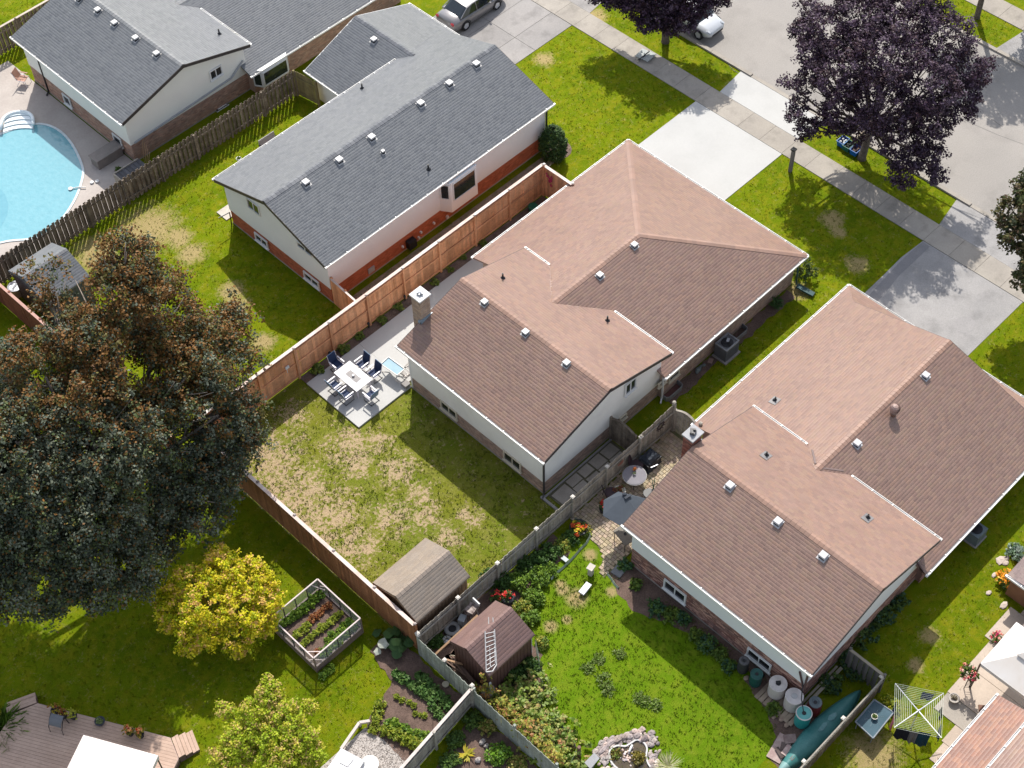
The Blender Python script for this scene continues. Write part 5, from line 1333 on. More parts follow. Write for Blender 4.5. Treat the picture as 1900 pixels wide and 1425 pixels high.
# low plants in the mulch bed
bedp = [(591, 689, 'left of the navy end chair'), (636, 650, 'just behind the navy end chair'), (667, 627, 'between chair and chimney'), (707, 597, 'below the third fence post'), (741, 573, 'by the pale path, with yellow bloom'), (786, 548, 'behind the tall chimney'), (808, 527, 'at the narrow part of the bed'), (835, 502, 'beside the brown roof edge'), (860, 480, 'close to the roof corner'), (893, 452, 'far along the shaded bed')]
pm = [bush_mesh(100+i, .27, .3, 34, 12, .11, [(.15, .22, .03), (.10, .17, .03), (.22, .24, .06)], .08) for i in range(3)]
for i, (u, v, w_) in enumerate(bedp):
    p = at(u, v); k = (1.25, 1.3, 1.0, 1.0, 1.1, .8, .9, .8, .7, .8)[i]
    o = link('perennial', pm[i % 3], None, (p.x, min(max(p.y, 40.66), 40.9), .03), (0, 0, i), (k, k, k)); tag(o, 'low green perennial '+w_+' in the mulch bed', 'plant', 'perennials in the mulch bed')
for i, (u, v) in enumerate(((686, 610), (614, 664), (756, 562))):
    p = at(u, v); g = G(); g.lathe((p.x, 40.95, .03), [(.03, 0), (.03, .3), (.08, .32), (.05, .42), (.01, .44)], 8)
    single(g, 'path_light', ('small black path light beside the middle bed plants', 'small black path light behind the navy end chair', 'small black path light near the chimney')[i], 'path light', M_BLACKP, (p.x, 40.95, .03), 'path lights in the mulch bed')
g = G(); g.lathe((41.0, 40.6, .05), [(.22, 0), (.26, .35), (.27, .4), (.22, .4)], 12); single(g, 'green_tub', 'green round tub in the corner of the orange fence', 'tub', mat('bottle_green', (.01, .12, .07), .4, .5), (41.0, 40.6, 0))
g = G()
for k in range(14):
    rr = random.Random(k); g.rock((42.22, 40.55+rr.uniform(-.25, .25), 1.5+rr.uniform(-.4, .4)), (.06, .13, .12), k)
single(g, 'flower_decoration', 'pink flower shaped decoration on the street end of the orange fence', 'decoration', mat('magenta', (.50, .03, .11), .6), (42.2, 40.5, 1.1))

# ---------------------------------------------------------------- side yard of the middle house
t = thing('air_conditioner', 'grey square air conditioner with open fan top beside the middle house', 'air conditioner', (40.62, 26.9, 0))
M_ACM = mat('ac_grey', (.16, .16, .165), .5, .4, (.13, .13, .135), fvar=.05)
x0, x1, y0, y1 = 40.15, 41.1, 26.55, 27.28
g = G(); g.bx(x0, x1, y0, y1, .08, .88); g.build('body', M_ACM, t)
for k in range(12):
    g = G(); g.bx(x0-.015, x1+.015, y0-.015, y1+.015, .12+k*.06, .14+k*.06, .8); g.build('louvre', M_ACM, t)
g = G(); g.bx(x0-.02, x1+.02, y0-.02, y0+.06, .88, .95); g.bx(x0-.02, x1+.02, y1-.06, y1+.02, .88, .95); g.bx(x0-.02, x0+.06, y0+.06, y1-.06, .88, .95); g.bx(x1-.06, x1+.02, y0+.06, y1-.06, .88, .95); g.build('rim', mat('ac_rim', (.24, .24, .245), .5), t)
g = G(); g.lathe(((x0+x1)/2, (y0+y1)/2, .885), [(.31, 0), (.31, .02), (.2, .022)], 20); g.build('fan_well', M_BLACKP, t)
for k in range(3):
    a = k*2.09+.4; g = G(); c = Vector(((x0+x1)/2, (y0+y1)/2, .925)); g.bar(c, c+Vector((math.cos(a)*.26, math.sin(a)*.26, .01)), .14, .01, 1.0 if k < 2 else .35); g.build('fan_blade', M_STEEL if k < 1 else M_BLACKP, t)
g = G(); g.bx(x0-.1, x1+.1, y0-.12, y1+.05, 0, .08); g.build('base_slab', M_GREYC, t)
def window_well(name, label, p, q, depth, m, fill):
    t = thing(name, label, 'window well', ((p[0]+q[0])/2, p[1], 0))
    g = G(); L_ = abs(q[0]-p[0]); n = 10; pts = [(p[0], p[1], .16)]+[(p[0]+.02, p[1]-depth*.8, .16), (p[0]+.15, p[1]-depth, .16), (q[0]-.15, p[1]-depth, .16), (q[0]-.02, p[1]-depth*.8, .16), (q[0], p[1], .16)]
    for a, b in zip(pts, pts[1:]): g.bar(a, b, .035, .3)
    g.build('rim', m, t); g = G(); g.bx(p[0]+.05, q[0]-.05, p[1]-depth+.06, p[1]-.02, .0, .03); g.build('floor', fill, t)
    return t
M_GALV = mat('galvanised', (.22, .225, .23), .45, .5)
window_well('window_well', 'long metal window well with reddish mulch below the corner window', (36.35, 27.43), (37.55, 27.43), .42, M_GALV, mat('red_mulch', (.16, .07, .06), .9))
window_well('window_well', 'metal window well just past the air conditioner', (41.3, 27.43), (42.5, 27.43), .42, M_GALV, M_SOIL)
g = G(); 
for i, (x, y, s_) in enumerate(((38.9, 27.2, .16), (39.1, 27.25, .12), (38.75, 27.15, .12), (39.3, 27.2, .1))): g.rock((x, y, s_*.6), (s_*2.2, s_*1.6, s_*1.3), i)
single(g, 'garden_ornament', 'small grey ornament by the brick wall left of the air conditioner', 'ornament', mat('grey_green_metal', (.14, .17, .165), .6), (39, 27.2, 0))
g = G(); g.box((39.75, 27.15, .03), (.3, .22, .06), .4); single(g, 'stepping_stone', 'pinkish stepping stone beside the air conditioner', 'stone', mat('pink_stone', (.36, .24, .2), .8), (39.75, 27.15, 0))
a, b = at(1443, 541, 2.0), at(1480, 575, .05)
g = G(); g.tube([(46.3, 27.2, 2.0), (46.35, 27.15, 1.6), (46.4, 27.1, .3)], .04, 6); g.bar((46.4, 27.05, .25), (46.6, 26.1, .12), .28, .1)
single(g, 'splash_chute', 'dark green downspout chute on the lawn at the front corner', 'chute', mat('dark_teal_chute', (.03, .08, .085), .5), (46.4, 26.6, 0))

# ---------------------------------------------------------------- lower right house, paved yard
def grill_cover(label, p, s_, m):
    t = thing('covered_grill', label, 'grill', (p.x, p.y, .02)); g = G()
    g.bx(p.x-s_[0]/2, p.x+s_[0]/2, p.y-s_[1]/2, p.y+s_[1]/2, .05, .75); g.slab([(p.x-s_[0]/2-.04, p.y-s_[1]/2-.04, .8), (p.x+s_[0]/2+.04, p.y-s_[1]/2-.04, .8), (p.x+s_[0]/2, p.y+s_[1]/2, .98), (p.x-s_[0]/2, p.y+s_[1]/2, .98)], .1)
    g.build('cover', m, t); g = G(); g.tube([(p.x-s_[0]/2, p.y-s_[1]/2-.12, .8), (p.x+.1, p.y-s_[1]/2-.16, .8)], .02, 6); g.build('handle', M_STEEL, t); return t
M_DCLOTH = mat('dark_blue_cover', (.022, .028, .038), .75, .3, (.035, .042, .055), nscale=4, fine=20, fvar=.2)
gp = at(1213, 845, .6)
t = thing('covered_grill', 'crumpled dark blue cover over a grill against the grey fence', 'grill', (33.1, 25.2, .02))
g = G(); rr = random.Random(4); n = 9
vs = []
for i in range(n):
    for j in range(n):
        x = 32.55+1.0*i/(n-1); y = 24.85+.78*j/(n-1); e = min(i, j, n-1-i, n-1-j)
        vs.append((x+rr.uniform(-.03, .03), y+rr.uniform(-.03, .03), (.05 if e == 0 else .62 if e == 1 else .78)+rr.uniform(-.05, .06)*(e > 0)))
g.add(vs, [(i*n+j, (i+1)*n+j, (i+1)*n+j+1, i*n+j+1) for i in range(n-1) for j in range(n-1)])
g.build('cover', M_DCLOTH, t); g = G(); g.tube([(32.55, 24.75, .7), (32.9, 24.62, .72)], .025, 6); g.build('handle', M_STEEL, t)
g = G(); g.bx(32.6, 33.5, 24.9, 25.6, .02, .5); g.build('body', M_BLACKP, t)
# round table
t = thing('round_table', 'round dark patio table half in sun, with small flowers on it', 'table', (31.72, 25.02, .02))
g = G(); g.lathe((31.72, 25.02, .66), [(.52, 0), (.54, .02), (.54, .045), (.5, .05)], 28); g.build('tabletop', mat('dark_plum_top', (.20, .19, .21), .6, .15, (.18, .17, .19)), t)
g = G(); g.lathe((31.72, 25.02, .665), [(.545, 0), (.57, .015), (.545, .03)], 28); g.build('rim', mat('pale_rim', (.42, .41, .40), .5), t)
for k in range(4): g = G(); a = k*1.57+.7; g.tube([(31.72+.4*math.cos(a), 25.02+.4*math.sin(a), .02), (31.72+.25*math.cos(a), 25.02+.25*math.sin(a), .66)], .02, 6); g.build('leg', M_DARK, t)
def pot(name, label, p, r_, h, m, pal=None, fl=None, seed=1, z=.02, pr=None, ph=.3, soil=True, group=None):
    t = thing(name, label, 'plant pot', (p[0], p[1], z), group)
    g = G(); g.lathe((p[0], p[1], z), [(r_*.7, 0), (r_*.95, h*.85), (r_*1.06, h*.87), (r_*1.06, h), (r_*.88, h), (r_*.86, h*.9)], 18); g.build('pot', m, t)
    if pal:
        me = bush_mesh(seed, pr or r_*1.3, ph, 26, 9, r_*.42, pal, r_*.32); link('foliage', me, t, (0, 0, h*.9))
    if fl:
        q = np.random.default_rng(seed); C = q.normal(0, 1, (12, 3))*np.array([r_*.5, r_*.5, .04])+np.array([0, 0, h+ph*.75])
        V, F, T = leaf_cloud(C, r_*.25, 7, r_*.4, fl, seed+2, up=.9); link('blossom', mesh_np('blossom', V, F, T, M_LEAF), t)
    return t
RED = [(.55, .03, .02), (.45, .02, .02)]; GRE = [(.08, .14, .03), (.13, .18, .03), (.05, .09, .02)]
pot('table_flower', 'small orange flower pot on the round dark table', (31.9, 25.2), .07, .1, mat('terracotta', (.45, .16, .07), .7), [(.4, .15, .03), (.5, .2, .05)], [(.7, .2, .05)], 3, .71, .1, .1)
pot('table_flower', 'small green and white posy on the round dark table', (31.72, 25.05), .06, .08, M_WHITE, GRE, None, 4, .71, .09, .09)
pot('planter', 'white round pot of rusty foliage in front of the round table', (30.75, 25.05), .27, .42, mat('white_pot', (.52, .51, .45), .5), [(.20, .07, .03), (.14, .05, .03), (.10, .10, .03)], None, 5, .02, .3, .25)
pot('planter', 'small black pot of tall red flowers under the grey umbrella', (29.55, 25.0), .17, .34, M_BLACKP, GRE, RED, 6, .02, .22, .5)
pot('planter', 'wide black tub of red and yellow flowers at the end of the grey fence border', (28.05, 25.1), .42, .3, M_BLACKP, GRE+[(.35, .3, .03)], [(.6, .1, .03), (.7, .55, .03)], 7, .02, .3, .25)
def sling_chair(label, p, rz, m, group=None):
    t = thing('garden_chair', label, 'chair', (p[0], p[1], .02), group); o_ = Vector((p[0], p[1], .02)); Rm = Matrix.Rotation(rz, 3, 'Z')
    def bb(nm, mt, f): g = G(); f(g); g.v = [tuple(Rm@Vector(q)+o_) for q in g.v]; return g.build(nm, mt, t)
    bb('seat', m, lambda g: g.lathe((.05, 0, .40), [(.27, 0), (.29, .02), (.27, .05)], 18, 1, 0, 1.1, 1.0)); bb('backrest', m, lambda g: g.bar((-.24, 0, .42), (-.34, 0, .92), .46, .03))
    for sx in (-1, 1):
        for sy in (-1, 1): bb('leg', M_DARK, lambda g: g.tube([(.22*sx, .2*sy, .4), (.27*sx, .24*sy, 0)], .016, 5))
    return t
M_PLUM = mat('plum_brown_sling', (.045, .028, .034), .7, .3)
sling_chair('dark plum chair between the white pot and the grey fence', (30.35, 25.3), R(-25), M_PLUM)
sling_chair('dark plum chair behind the round table beside the covered grill', (32.35, 25.5), R(-60), M_PLUM)
sling_chair('dark chair half hidden under the brown roof edge', (31.6, 23.9), R(120), M_DARK)
g = G(); p = at(1220, 893, .9)
for k in range(5): g.tube([(31.95+.03*k, 24.05, .02), (31.95+.03*k+random.Random(k).uniform(-.1, .1), 24.05+.05*k, .95)], .012, 5)
single(g, 'garden_tool', 'bundle of green garden stakes at the brown roof edge', 'stakes', mat('green_stake', (.05, .20, .12), .5), (32, 24.05, 0))
# umbrella
t = thing('patio_umbrella', 'large grey square patio umbrella partly under the brown roof', 'umbrella', (29.75, 23.9, 0))
cor = [at(1120, 928, 2.0), at(1147, 912, 2.05), at(1200, 925, 2.0), at(1190, 960, 1.95), at(1154, 977, 1.95), at(1119, 957, 1.95)]
ct = Vector((29.75, 23.95, 2.35)); M_UMB = mat('grey_canopy', (.060, .070, .085), .85, .1, (.066, .077, .093), fine=30, fvar=.05)
for i in range(6):
    a, b = cor[i], cor[(i+1) % 6]; g = G(); g.add([a, b, ct, a-Vector((0, 0, .02)), b-Vector((0, 0, .02)), ct-Vector((0, 0, .02))], [(0, 2, 1), (3, 4, 5), (0, 1, 4, 3), (1, 2, 5, 4), (2, 0, 3, 5)]); g.build('canopy_panel', M_UMB, t)
    g = G(); g.tube([ct-Vector((0, 0, .04)), a-Vector((0, 0, .03))], .012, 5); g.build('rib', M_DARK, t)
g = G(); g.tube([(29.75, 23.95, .02), (29.75, 23.95, 2.42)], .025, 8); g.build('pole', M_DARK, t)
g = G(); g.rock((29.75, 23.95, 2.38), (.2, .2, .12), 3); g.bar((29.6, 23.8, 2.36), (29.95, 23.75, 2.34), .12, .03); g.build('finial', M_DCLOTH, t)
# square grey-brown table and slate slab at the house corner
t = thing('square_table', 'greyish brown table with a dark hole at the lower right house corner', 'table', (28.9, 22.85, .02))
g = G(); c4 = [at(1138, 985, .7), at(1160, 968, .7), at(1182, 1000, .7), at(1160, 1012, .7)]; g.slab(c4[::-1] if False else [c4[0], c4[3], c4[2], c4[1]], .05); g.build('tabletop', mat('taupe_top', (.17, .15, .125), .6, .3), t)
cc = sum((Vector(c) for c in c4), Vector())/4
for c in c4: q = Vector(c).lerp(cc, .12); g = G(); g.tube([(q.x, q.y, .02), (q.x, q.y, .66)], .02, 5); g.build('leg', M_DARK, t)
g = G(); g.lathe((cc.x, cc.y, .70), [(.07, 0), (.07, .01)], 12); g.box((cc.x+.05, cc.y+.05, .71), (.08, .05, .02), .4); g.build('parasol_hole', M_BLACKP, t)
g = G(); g.box((27.75, 22.35, .05), (.6, .5, .05), .1); single(g, 'slate_slab', 'grey slate slab at the foot of the lower right house corner', 'slab', mat('slate', (.17, .18, .19), .6), (27.75, 22.35, 0))
g = G(); g.box((26.75, 23.15, .28), (.22, .2, .56), .2); g.box((26.75, 23.15, .6), (.34, .3, .07), .2); single(g, 'stone_bird_feeder', 'white stone pedestal at the tip of the lush lawn', 'pedestal', mat('pale_stone', (.55, .50, .44), .8), (26.75, 23.15, 0))
g = G(); g.box((25.95, 22.75, .2), (.62, .28, .1), R(8)); g.box((25.95, 22.75, .08), (.5, .2, .16), R(8), .7); single(g, 'white_box', 'small white box lying on the lush lawn near the house', 'box', mat('white_lavender', (.68, .66, .74), .4), (25.95, 22.75, 0))
# lace edging cloth / garden fabric edging along the border
def edging(label, uvs, h=.16, z=0.0):
    g = G(); P_ = [at(u, v, z) for u, v in uvs]
    M_ = mat('pale_edging_fabric', (.38, .44, .38), .6, .35, (.26, .33, .27), nscale=5, fvar=.2)
    for a, b in zip(P_, P_[1:]):
        d = (b-a).normalized(); n_ = Vector((-d.y, d.x, 0))*.05
        g.add([a-n_+Vector((0, 0, .01)), b-n_+Vector((0, 0, .01)), b+Vector((0, 0, h)), a+Vector((0, 0, h)), a+n_+Vector((0, 0, .01)), b+n_+Vector((0, 0, .01))], [(0, 1, 2, 3), (3, 2, 5, 4)])
    return single(g, 'border_edging', label, 'edging', M_, tuple(P_[0]))
edging('wavy pale green edging between fence border and lush lawn', [(1068, 963), (1080, 973), (1092, 985), (1095, 995), (1088, 1008), (1076, 1020), (1066, 1032), (1054, 1045), (1042, 1056), (1030, 1066), (1022, 1076)])
edging('pale netting edging beside the brown shed', [(994, 1192), (997, 1212), (1000, 1232), (1002, 1250), (1006, 1270)], .3)
edging('pale edging curving down to the wooden post near the pond', [(1040, 1338), (1046, 1355), (1054, 1365), (1063, 1378), (1070, 1392), (1066, 1405), (1058, 1418), (1055, 1425)], .2)
edging('thin pale border strip by the shaded house corner', [(1127, 1065), (1134, 1074), (1140, 1084), (1148, 1092)], .12)
g = G(); g.tube([(at(1074, 1404).x, at(1074, 1404).y, 0), (at(1074, 1404).x, at(1074, 1404).y, .95)], [.09, .075], 8); single(g, 'wooden_post', 'brown wooden stump post at the bottom end of the edging', 'post', mat('brown_post', (.20, .12, .10), .85), (at(1074, 1404).x, at(1074, 1404).y, 0))

# ---------------------------------------------------------------- barrels by the lower right house
def barrel(name, label, p, r_, h, m, kind='lid', m_top=None, z=.04):
    t = thing(name, label, 'barrel', (p[0], p[1], z))
    g = G(); g.lathe((p[0], p[1], z), [(r_*.9, 0), (r_, h*.08), (r_*1.02, h*.33), (r_, h*.35), (r_*1.02, h*.66), (r_, h*.68), (r_*.97, h*.97), (r_*.93, h)], 24); g.build('body', m, t, smooth=False)
    g = G()
    if kind == 'lid': g.lathe((p[0], p[1], z+h), [(r_*1.04, -.04), (r_*1.05, .02), (r_*.98, .035), (r_*.9, .02), (r_*.3, .02), (r_*.28, .0)], 24)
    elif kind == 'open': g.lathe((p[0], p[1], z+h), [(r_*.93, 0), (r_*.9, .05), (r_*.55, .07), (r_*.42, .02)], 20)
    g.build('lid', m_top or m, t)
    g = G(); g.lathe((p[0], p[1], z+h+.02), [(r_*.27, 0), (r_*.27, .012)], 14) if kind != 'slot' else g.box((p[0], p[1], z+h+.03), (.16, .12, .03), .6)
    g.build('opening', M_BLACKP if kind != 'grey' else M_GALV, t)
    return t
M_WB = mat('white_barrel_plastic', (.56, .50, .47), .45, .4, (.53, .47, .44)); M_WBL = mat('white_barrel_lid', (.66, .60, .57), .45, .4)
barrel('rain_barrel', 'dark grey compost barrel under the second basement window', (27.78, 15.27), .24, .82, mat('charcoal_barrel', (.045, .042, .045), .6), 'open', mat('charcoal_ring', (.10, .095, .10), .5))
barrel('rain_barrel', 'dark green barrel with a mesh lid by the house wall', (27.68, 14.5), .26, .8, mat('deep_green_barrel', (.012, .075, .065), .5), 'lid', mat('deep_green_ring', (.03, .10, .09), .5))
t = barrel('rain_barrel', 'white barrel with a dark rectangular slot in its lid', (27.9, 13.55), .37, .86, M_WB, 'lid', M_WBL, .12)
g = G(); g.box((27.93, 13.57, 1.03), (.2, .13, .03), R(-40)); g.build('slot', M_BLACKP, t)
t = barrel('rain_barrel', 'white barrel with a round grey plug at the house corner', (27.9, 12.7), .37, .88, M_WB, 'lid', M_WBL, .12)
g = G(); g.lathe((27.9, 12.7, 1.02), [(.13, 0), (.13, .04), (.03, .045)], 16); g.build('plug', M_STEELV, t)
barrel('rain_barrel', 'red barrel with a grey ring lid behind the teal barrel', (28.35, 11.93), .30, .82, mat('dark_red_barrel', (.19, .022, .022), .5), 'open', mat('slate_ring', (.13, .16, .17), .5))
t = barrel('rain_barrel', 'bright teal barrel with a pale rim beside the canoe', (27.6, 11.95), .32, .9, mat('bright_teal_barrel', (.03, .32, .30), .45), 'lid', mat('teal_lid', (.13, .40, .37), .4))
g = G(); g.lathe((27.6, 11.95, .94), [(.335, 0), (.35, .02), (.335, .05), (.31, .05), (.31, .0)], 24); g.build('rim', M_WBL, t)
g = G(); g.tube([(27.62, 12.0, 1.0), (27.85, 12.35, 1.35), (28.2, 12.6, 1.5), (28.32, 12.7, 1.6)], .022, 6); single(g, 'drain_hose', 'black hose from the corner downspout into the teal barrel', 'hose', M_BLACKP, (27.6, 12.0, 1))
M_PAL = mat('pallet_wood', (.34, .27, .20), .85, .2, (.25, .19, .14), nscale=3, rnd=.15)
t = thing('pallet', 'wooden pallet platform under the white barrels', 'pallet', (27.6, 13.1, 0))
for k in range(9):
    g = G(); g.box((27.72, 12.25+k*.22, .085), (1.15, .19, .03), R(random.Random(k).uniform(-2, 2))); g.build('plank', M_PAL, t)
for x in (27.25, 27.7, 28.1): g = G(); g.bx(x-.04, x+.04, 12.15, 14.1, .01, .07); g.build('runner', M_PAL, t)
t = thing('board_pile', 'dirty white board with broken pieces lying left of the canoe tip', 'boards', (26.2, 12.0, 0))
for i, (u, v, l, w_, a, k) in enumerate(((1447, 1388, 1.25, .62, .2, 1.5), (1452, 1392, .7, .22, .5, .5), (1466, 1372, .4, .5, .9, 1.0), (1446, 1398, .5, .18, 1.2, .35), (1460, 1395, .5, .3, .1, 1.7))):
    p = at(u, v, .05); g = G(); g.box((p.x, p.y, .05+.03*i), (l, w_, .03), a, k); g.build('board', mat('dirty_board', (.28, .22, .2), .8, .2, (.2, .14, .13), nscale=5), t)
for i, (u, v) in enumerate(((1385, 1258), (1437, 1330), (1460, 1346), (1450, 1335))):
    p = at(u, v, .03); g = G(); g.rock((p.x, p.y, .06), (.28, .2, .12), i); single(g, 'stone', ('tan stone left of the dark green barrel', 'reddish stone in the weeds below the white barrels', 'pale brick fragment beside the teal barrel', 'grey red stone among the weeds by the barrels')[i], 'stone', mat('tan_stone', (.33, .24, .18), .8), (p.x, p.y, 0))
# canoe, upside down on the grass
def canoe():
    p0, p1 = at(1453, 1425, .35), at(1599, 1275, .4); p0 = p0+(p0-p1).normalized()*.35
    t = thing('canoe', 'upturned teal canoe lying between the barrels and the lattice fence', 'canoe', ((p0.x+p1.x)/2, (p0.y+p1.y)/2, 0))
    d = (p1-p0); d.z = 0; L_ = d.length; d.normalize(); n_ = Vector((-d.y, d.x, 0)); N = 22; M = 12; vs = []
    for i in range(N+1):
        s_ = i/N; wd = .50*math.sin(math.pi*s_)**.72+.01; hh = .42+.10*abs(2*s_-1)**3
        for j in range(M+1):
            a = math.pi*j/M; x = math.cos(a); zz = math.sin(a)**.75
            kz = 1+.06*math.exp(-((j-M/2)/.8)**2)
            c = Vector((p0.x, p0.y, 0))+d*(L_*s_)+n_*(wd*x); vs.append((c.x, c.y, .03+hh*zz*kz*(wd/.5)**.35))
    g = G(); g.add(vs, [(i*(M+1)+j, i*(M+1)+j+1, (i+1)*(M+1)+j+1, (i+1)*(M+1)+j) for i in range(N) for j in range(M)])
    g.build('hull', mat('faded_teal_hull', (.035, .155, .15), .5, .4, (.06, .20, .195), nscale=1.4, fine=22, fvar=.15), t, smooth=True)
    g = G()
    for s_ in (-1, 1):
        pts = [Vector((p0.x, p0.y, .035))+d*(L_*i/N)+n_*(s_*(.50*math.sin(math.pi*i/N)**.72+.02)) for i in range(N+1)]; g.tube(pts, .022, 5)
    g.build('gunwale', mat('teal_gunwale', (.05, .20, .19), .5), t)
    e = Vector((p0.x, p0.y, 0)); g = G()
    vs = []
    for i in range(5):
        s_ = i*.028; wd = (.50*math.sin(math.pi*max(s_, .0001))**.72+.02)*1.04; hh = .43+.1*abs(2*s_-1)**3
        for j in range(9):
            a = math.pi*j/8; c = e+d*(L_*s_-.02)+n_*(wd*math.cos(a)); vs.append((c.x, c.y, .035+(hh+.01)*math.sin(a)**.75*(max(wd, .03)/.5)**.35))
    g.add(vs, [(i*9+j, i*9+j+1, (i+1)*9+j+1, (i+1)*9+j) for i in range(4) for j in range(8)]); g.build('bow_plate', mat('pale_teal', (.22, .38, .37), .45), t, smooth=True)
    g = G(); c = e+d*(L_*.64); g.rock((c.x, c.y, .49), (.5, .26, .07), 3); c = e+d*(L_*.52); g.rock((c.x, c.y, .475), (.6, .2, .06), 5); g.build('white_scuff', mat('chalky_stain', (.17, .30, .31), .7, .2, (.10, .24, .24), nscale=7), t)
    g = G(); c = e+d*(L_*.17); g.box((c.x, c.y, .40), (.22, .12, .05), math.atan2(d.y, d.x)); g.build('carry_pad', mat('brown_pad', (.16, .12, .11), .7), t)
canoe()
# glass table beyond the fence
t = thing('glass_table', 'dark blue glass garden table with a white pot on it', 'table', (29.55, 9.8, 0))
c4 = [at(1587, 1339, .7), at(1622, 1298, .7), at(1658, 1322, .7), at(1620, 1370, .7)]
g = G(); g.slab([c4[0], c4[3], c4[2], c4[1]], .02); g.build('glass_top', mat('blue_black_glass', (.025, .07, .095), .35, .25, (.04, .09, .12), nscale=2), t)
for a, b in zip(c4, c4[1:]+c4[:1]): g = G(); g.tube([a+Vector((0, 0, .0)), b+Vector((0, 0, .0))], .035, 6); g.build('rim', mat('grey_blue_rim', (.22, .25, .28), .4), t)
cc = sum((Vector(c) for c in c4), Vector())/4
for c in c4: q = Vector(c).lerp(cc, .15); g = G(); g.tube([(q.x, q.y, 0), (q.x, q.y, .68)], .022, 5); g.build('leg', mat('grey_blue_rim', (.22, .25, .28), .4), t)
g = G()
for k in range(6): a = k*1.05+.3; g.tube([cc+Vector((0, 0, .004)), cc+Vector((.45*math.cos(a), .38*math.sin(a), .004))], .006, 4)
g.build('glass_pattern', mat('pattern_line', (.22, .28, .31), .4), t)
pot('planter', 'small white pot with green centre on the glass garden table', (cc.x, cc.y), .13, .14, mat('white_pot2', (.6, .58, .5), .5), GRE, None, 21, .71, .09, .06)
# rotary clothes dryer
t = thing('clothes_dryer', 'white rotary clothes dryer hung with dark laundry', 'clothes dryer', (30.45, 8.5, 0))
tip = [at(1661, 1268, 2.0), at(1751, 1286, 2.0), at(1747, 1369, 2.0), at(1659, 1350, 2.0)]; hub = at(1704, 1318, 1.75)
hub = Vector((hub.x, hub.y, 1.62)); hub = at(1704, 1319, 1.62)
g = G(); g.tube([(hub.x, hub.y, 0), (hub.x, hub.y, 1.7)], .028, 8); g.build('pole', M_STEEL, t)
for c in tip: g = G(); g.tube([hub, c], [.03, .016], 6); g.build('arm', mat('white_arm', (.72, .72, .74), .35), t)
g = G()
for k in range(10):
    f = .30+.70*k/9
    q = [hub.lerp(c, f) for c in tip]
    for a, b in zip(q, q[1:]+q[:1]): g.tube([a, (a+b)/2-Vector((0, 0, .02)), b], .006, 4)
g.build('line', mat('pale_line', (.70, .74, .62), .5), t, kind='stuff')
def cloth(label, a, b, drop, m, f=.95, seed=1, nm='garment'):
    q = [hub.lerp(c, f) for c in tip]; i, t0, t1 = a
    p, r_ = q[i].lerp(q[(i+1) % 4], t0), q[i].lerp(q[(i+1) % 4], t1); n = 6; rr = random.Random(seed); vs = []; d = (r_-p).normalized(); o_ = Vector((-d.y, d.x, 0))
    for k in range(n+1):
        c = p.lerp(r_, k/n)
        for j in range(4): vs.append(c-Vector((0, 0, 1.7*drop*j/3*(1 if k not in (0, n) else .9)))+o_*(math.sin(k*1.7+seed)*.05*j/3))
    vs += [(v+o_*.012) for v in vs]; m_ = (n+1)*4
    fs = [(k*4+j, k*4+j+1, (k+1)*4+j+1, (k+1)*4+j) for k in range(n) for j in range(3)]; fs += [tuple(m_+x for x in f_[::-1]) for f_ in fs]
    g = G(); g.add(vs, fs); o = single(g, nm, label, 'laundry', m, tuple(p), 'laundry on the dryer'); return o
C_BLK = mat('black_cotton', (.010, .011, .02), .9, .15); C_TEAL = mat('navy_teal_cotton', (.012, .045, .08), .9, .15); C_NAVY = mat('blue_cotton', (.012, .03, .11), .9, .15); C_GREY = mat('grey_cotton', (.13, .125, .14), .9, .15); C_PINK = mat('pink_cotton', (.45, .14, .17), .9, .15)
cloth('black shirt on the near side of the dryer', (2, .66, .96), None, .55, C_BLK, .97, 1)
cloth('grey cloth between the dark shirts on the near side of the dryer', (2, .48, .66), None, .62, C_GREY, .97, 2)
cloth('teal blue trousers on the near side of the dryer', (2, .2, .47), None, .72, C_TEAL, .93, 3)
cloth('dark blue towel on the far side of the dryer', (0, .58, .86), None, .35, C_NAVY, .86, 4)
cloth('black and white socks on the right side of the dryer', (1, .3, .55), None, .3, C_BLK, .96, 5, 'socks')
cloth('dark garment at the right front end of the dryer', (1, .7, .95), None, .45, C_TEAL, .96, 6)
cloth('blue and black garment on the left side of the dryer', (3, .38, .6), None, .35, C_NAVY, .95, 7)
cloth('pink cloth at the left corner of the dryer', (3, .12, .3), None, .55, C_PINK, 1.0, 8, 'towel')

# ---------------------------------------------------------------- right edge yard
wk = slabs('garden_path', 32.0, 33.0, 6.8, 8.4, 1.6, .035, M_CONC)
M_WALK = mat('beige_walk', (.47, .39, .32), .85, .25, (.41, .34, .28), nscale=1, fine=14, fvar=.08, rnd=.05)
for (x0, x1, y0, y1) in ((33.02, 34.6, 5.0, 8.42), (34.62, 36.3, 5.0, 8.5), (36.32, 38.3, 5.0, 8.8), (38.32, 41.5, 5.0, 8.3), (31.0, 31.98, 6.5, 7.3), (30.0, 30.98, 6.4, 7.2)):
    g = G(); g.bx(x0, x1, y0, y1, -.08, .036); g.build('walk_panel', M_WALK, wk)
t = thing('gazebo', 'off white canopy gazebo cut by the right edge', 'gazebo', (35.2, 6.7, 0))
z1, z2, z3 = 2.15, 2.75, 2.95
co = [(33.85, 7.88), (33.85, 5.2), (36.5, 5.2), (36.5, 7.9)]; ce = (35.2, 6.6); ins = [(x+(ce[0]-x)*.62, y+(ce[1]-y)*.62) for x, y in co]
M_CANV = mat('off_white_canvas', (.66, .63, .60), .7, .3, (.60, .55, .50), nscale=.8, fvar=.03)
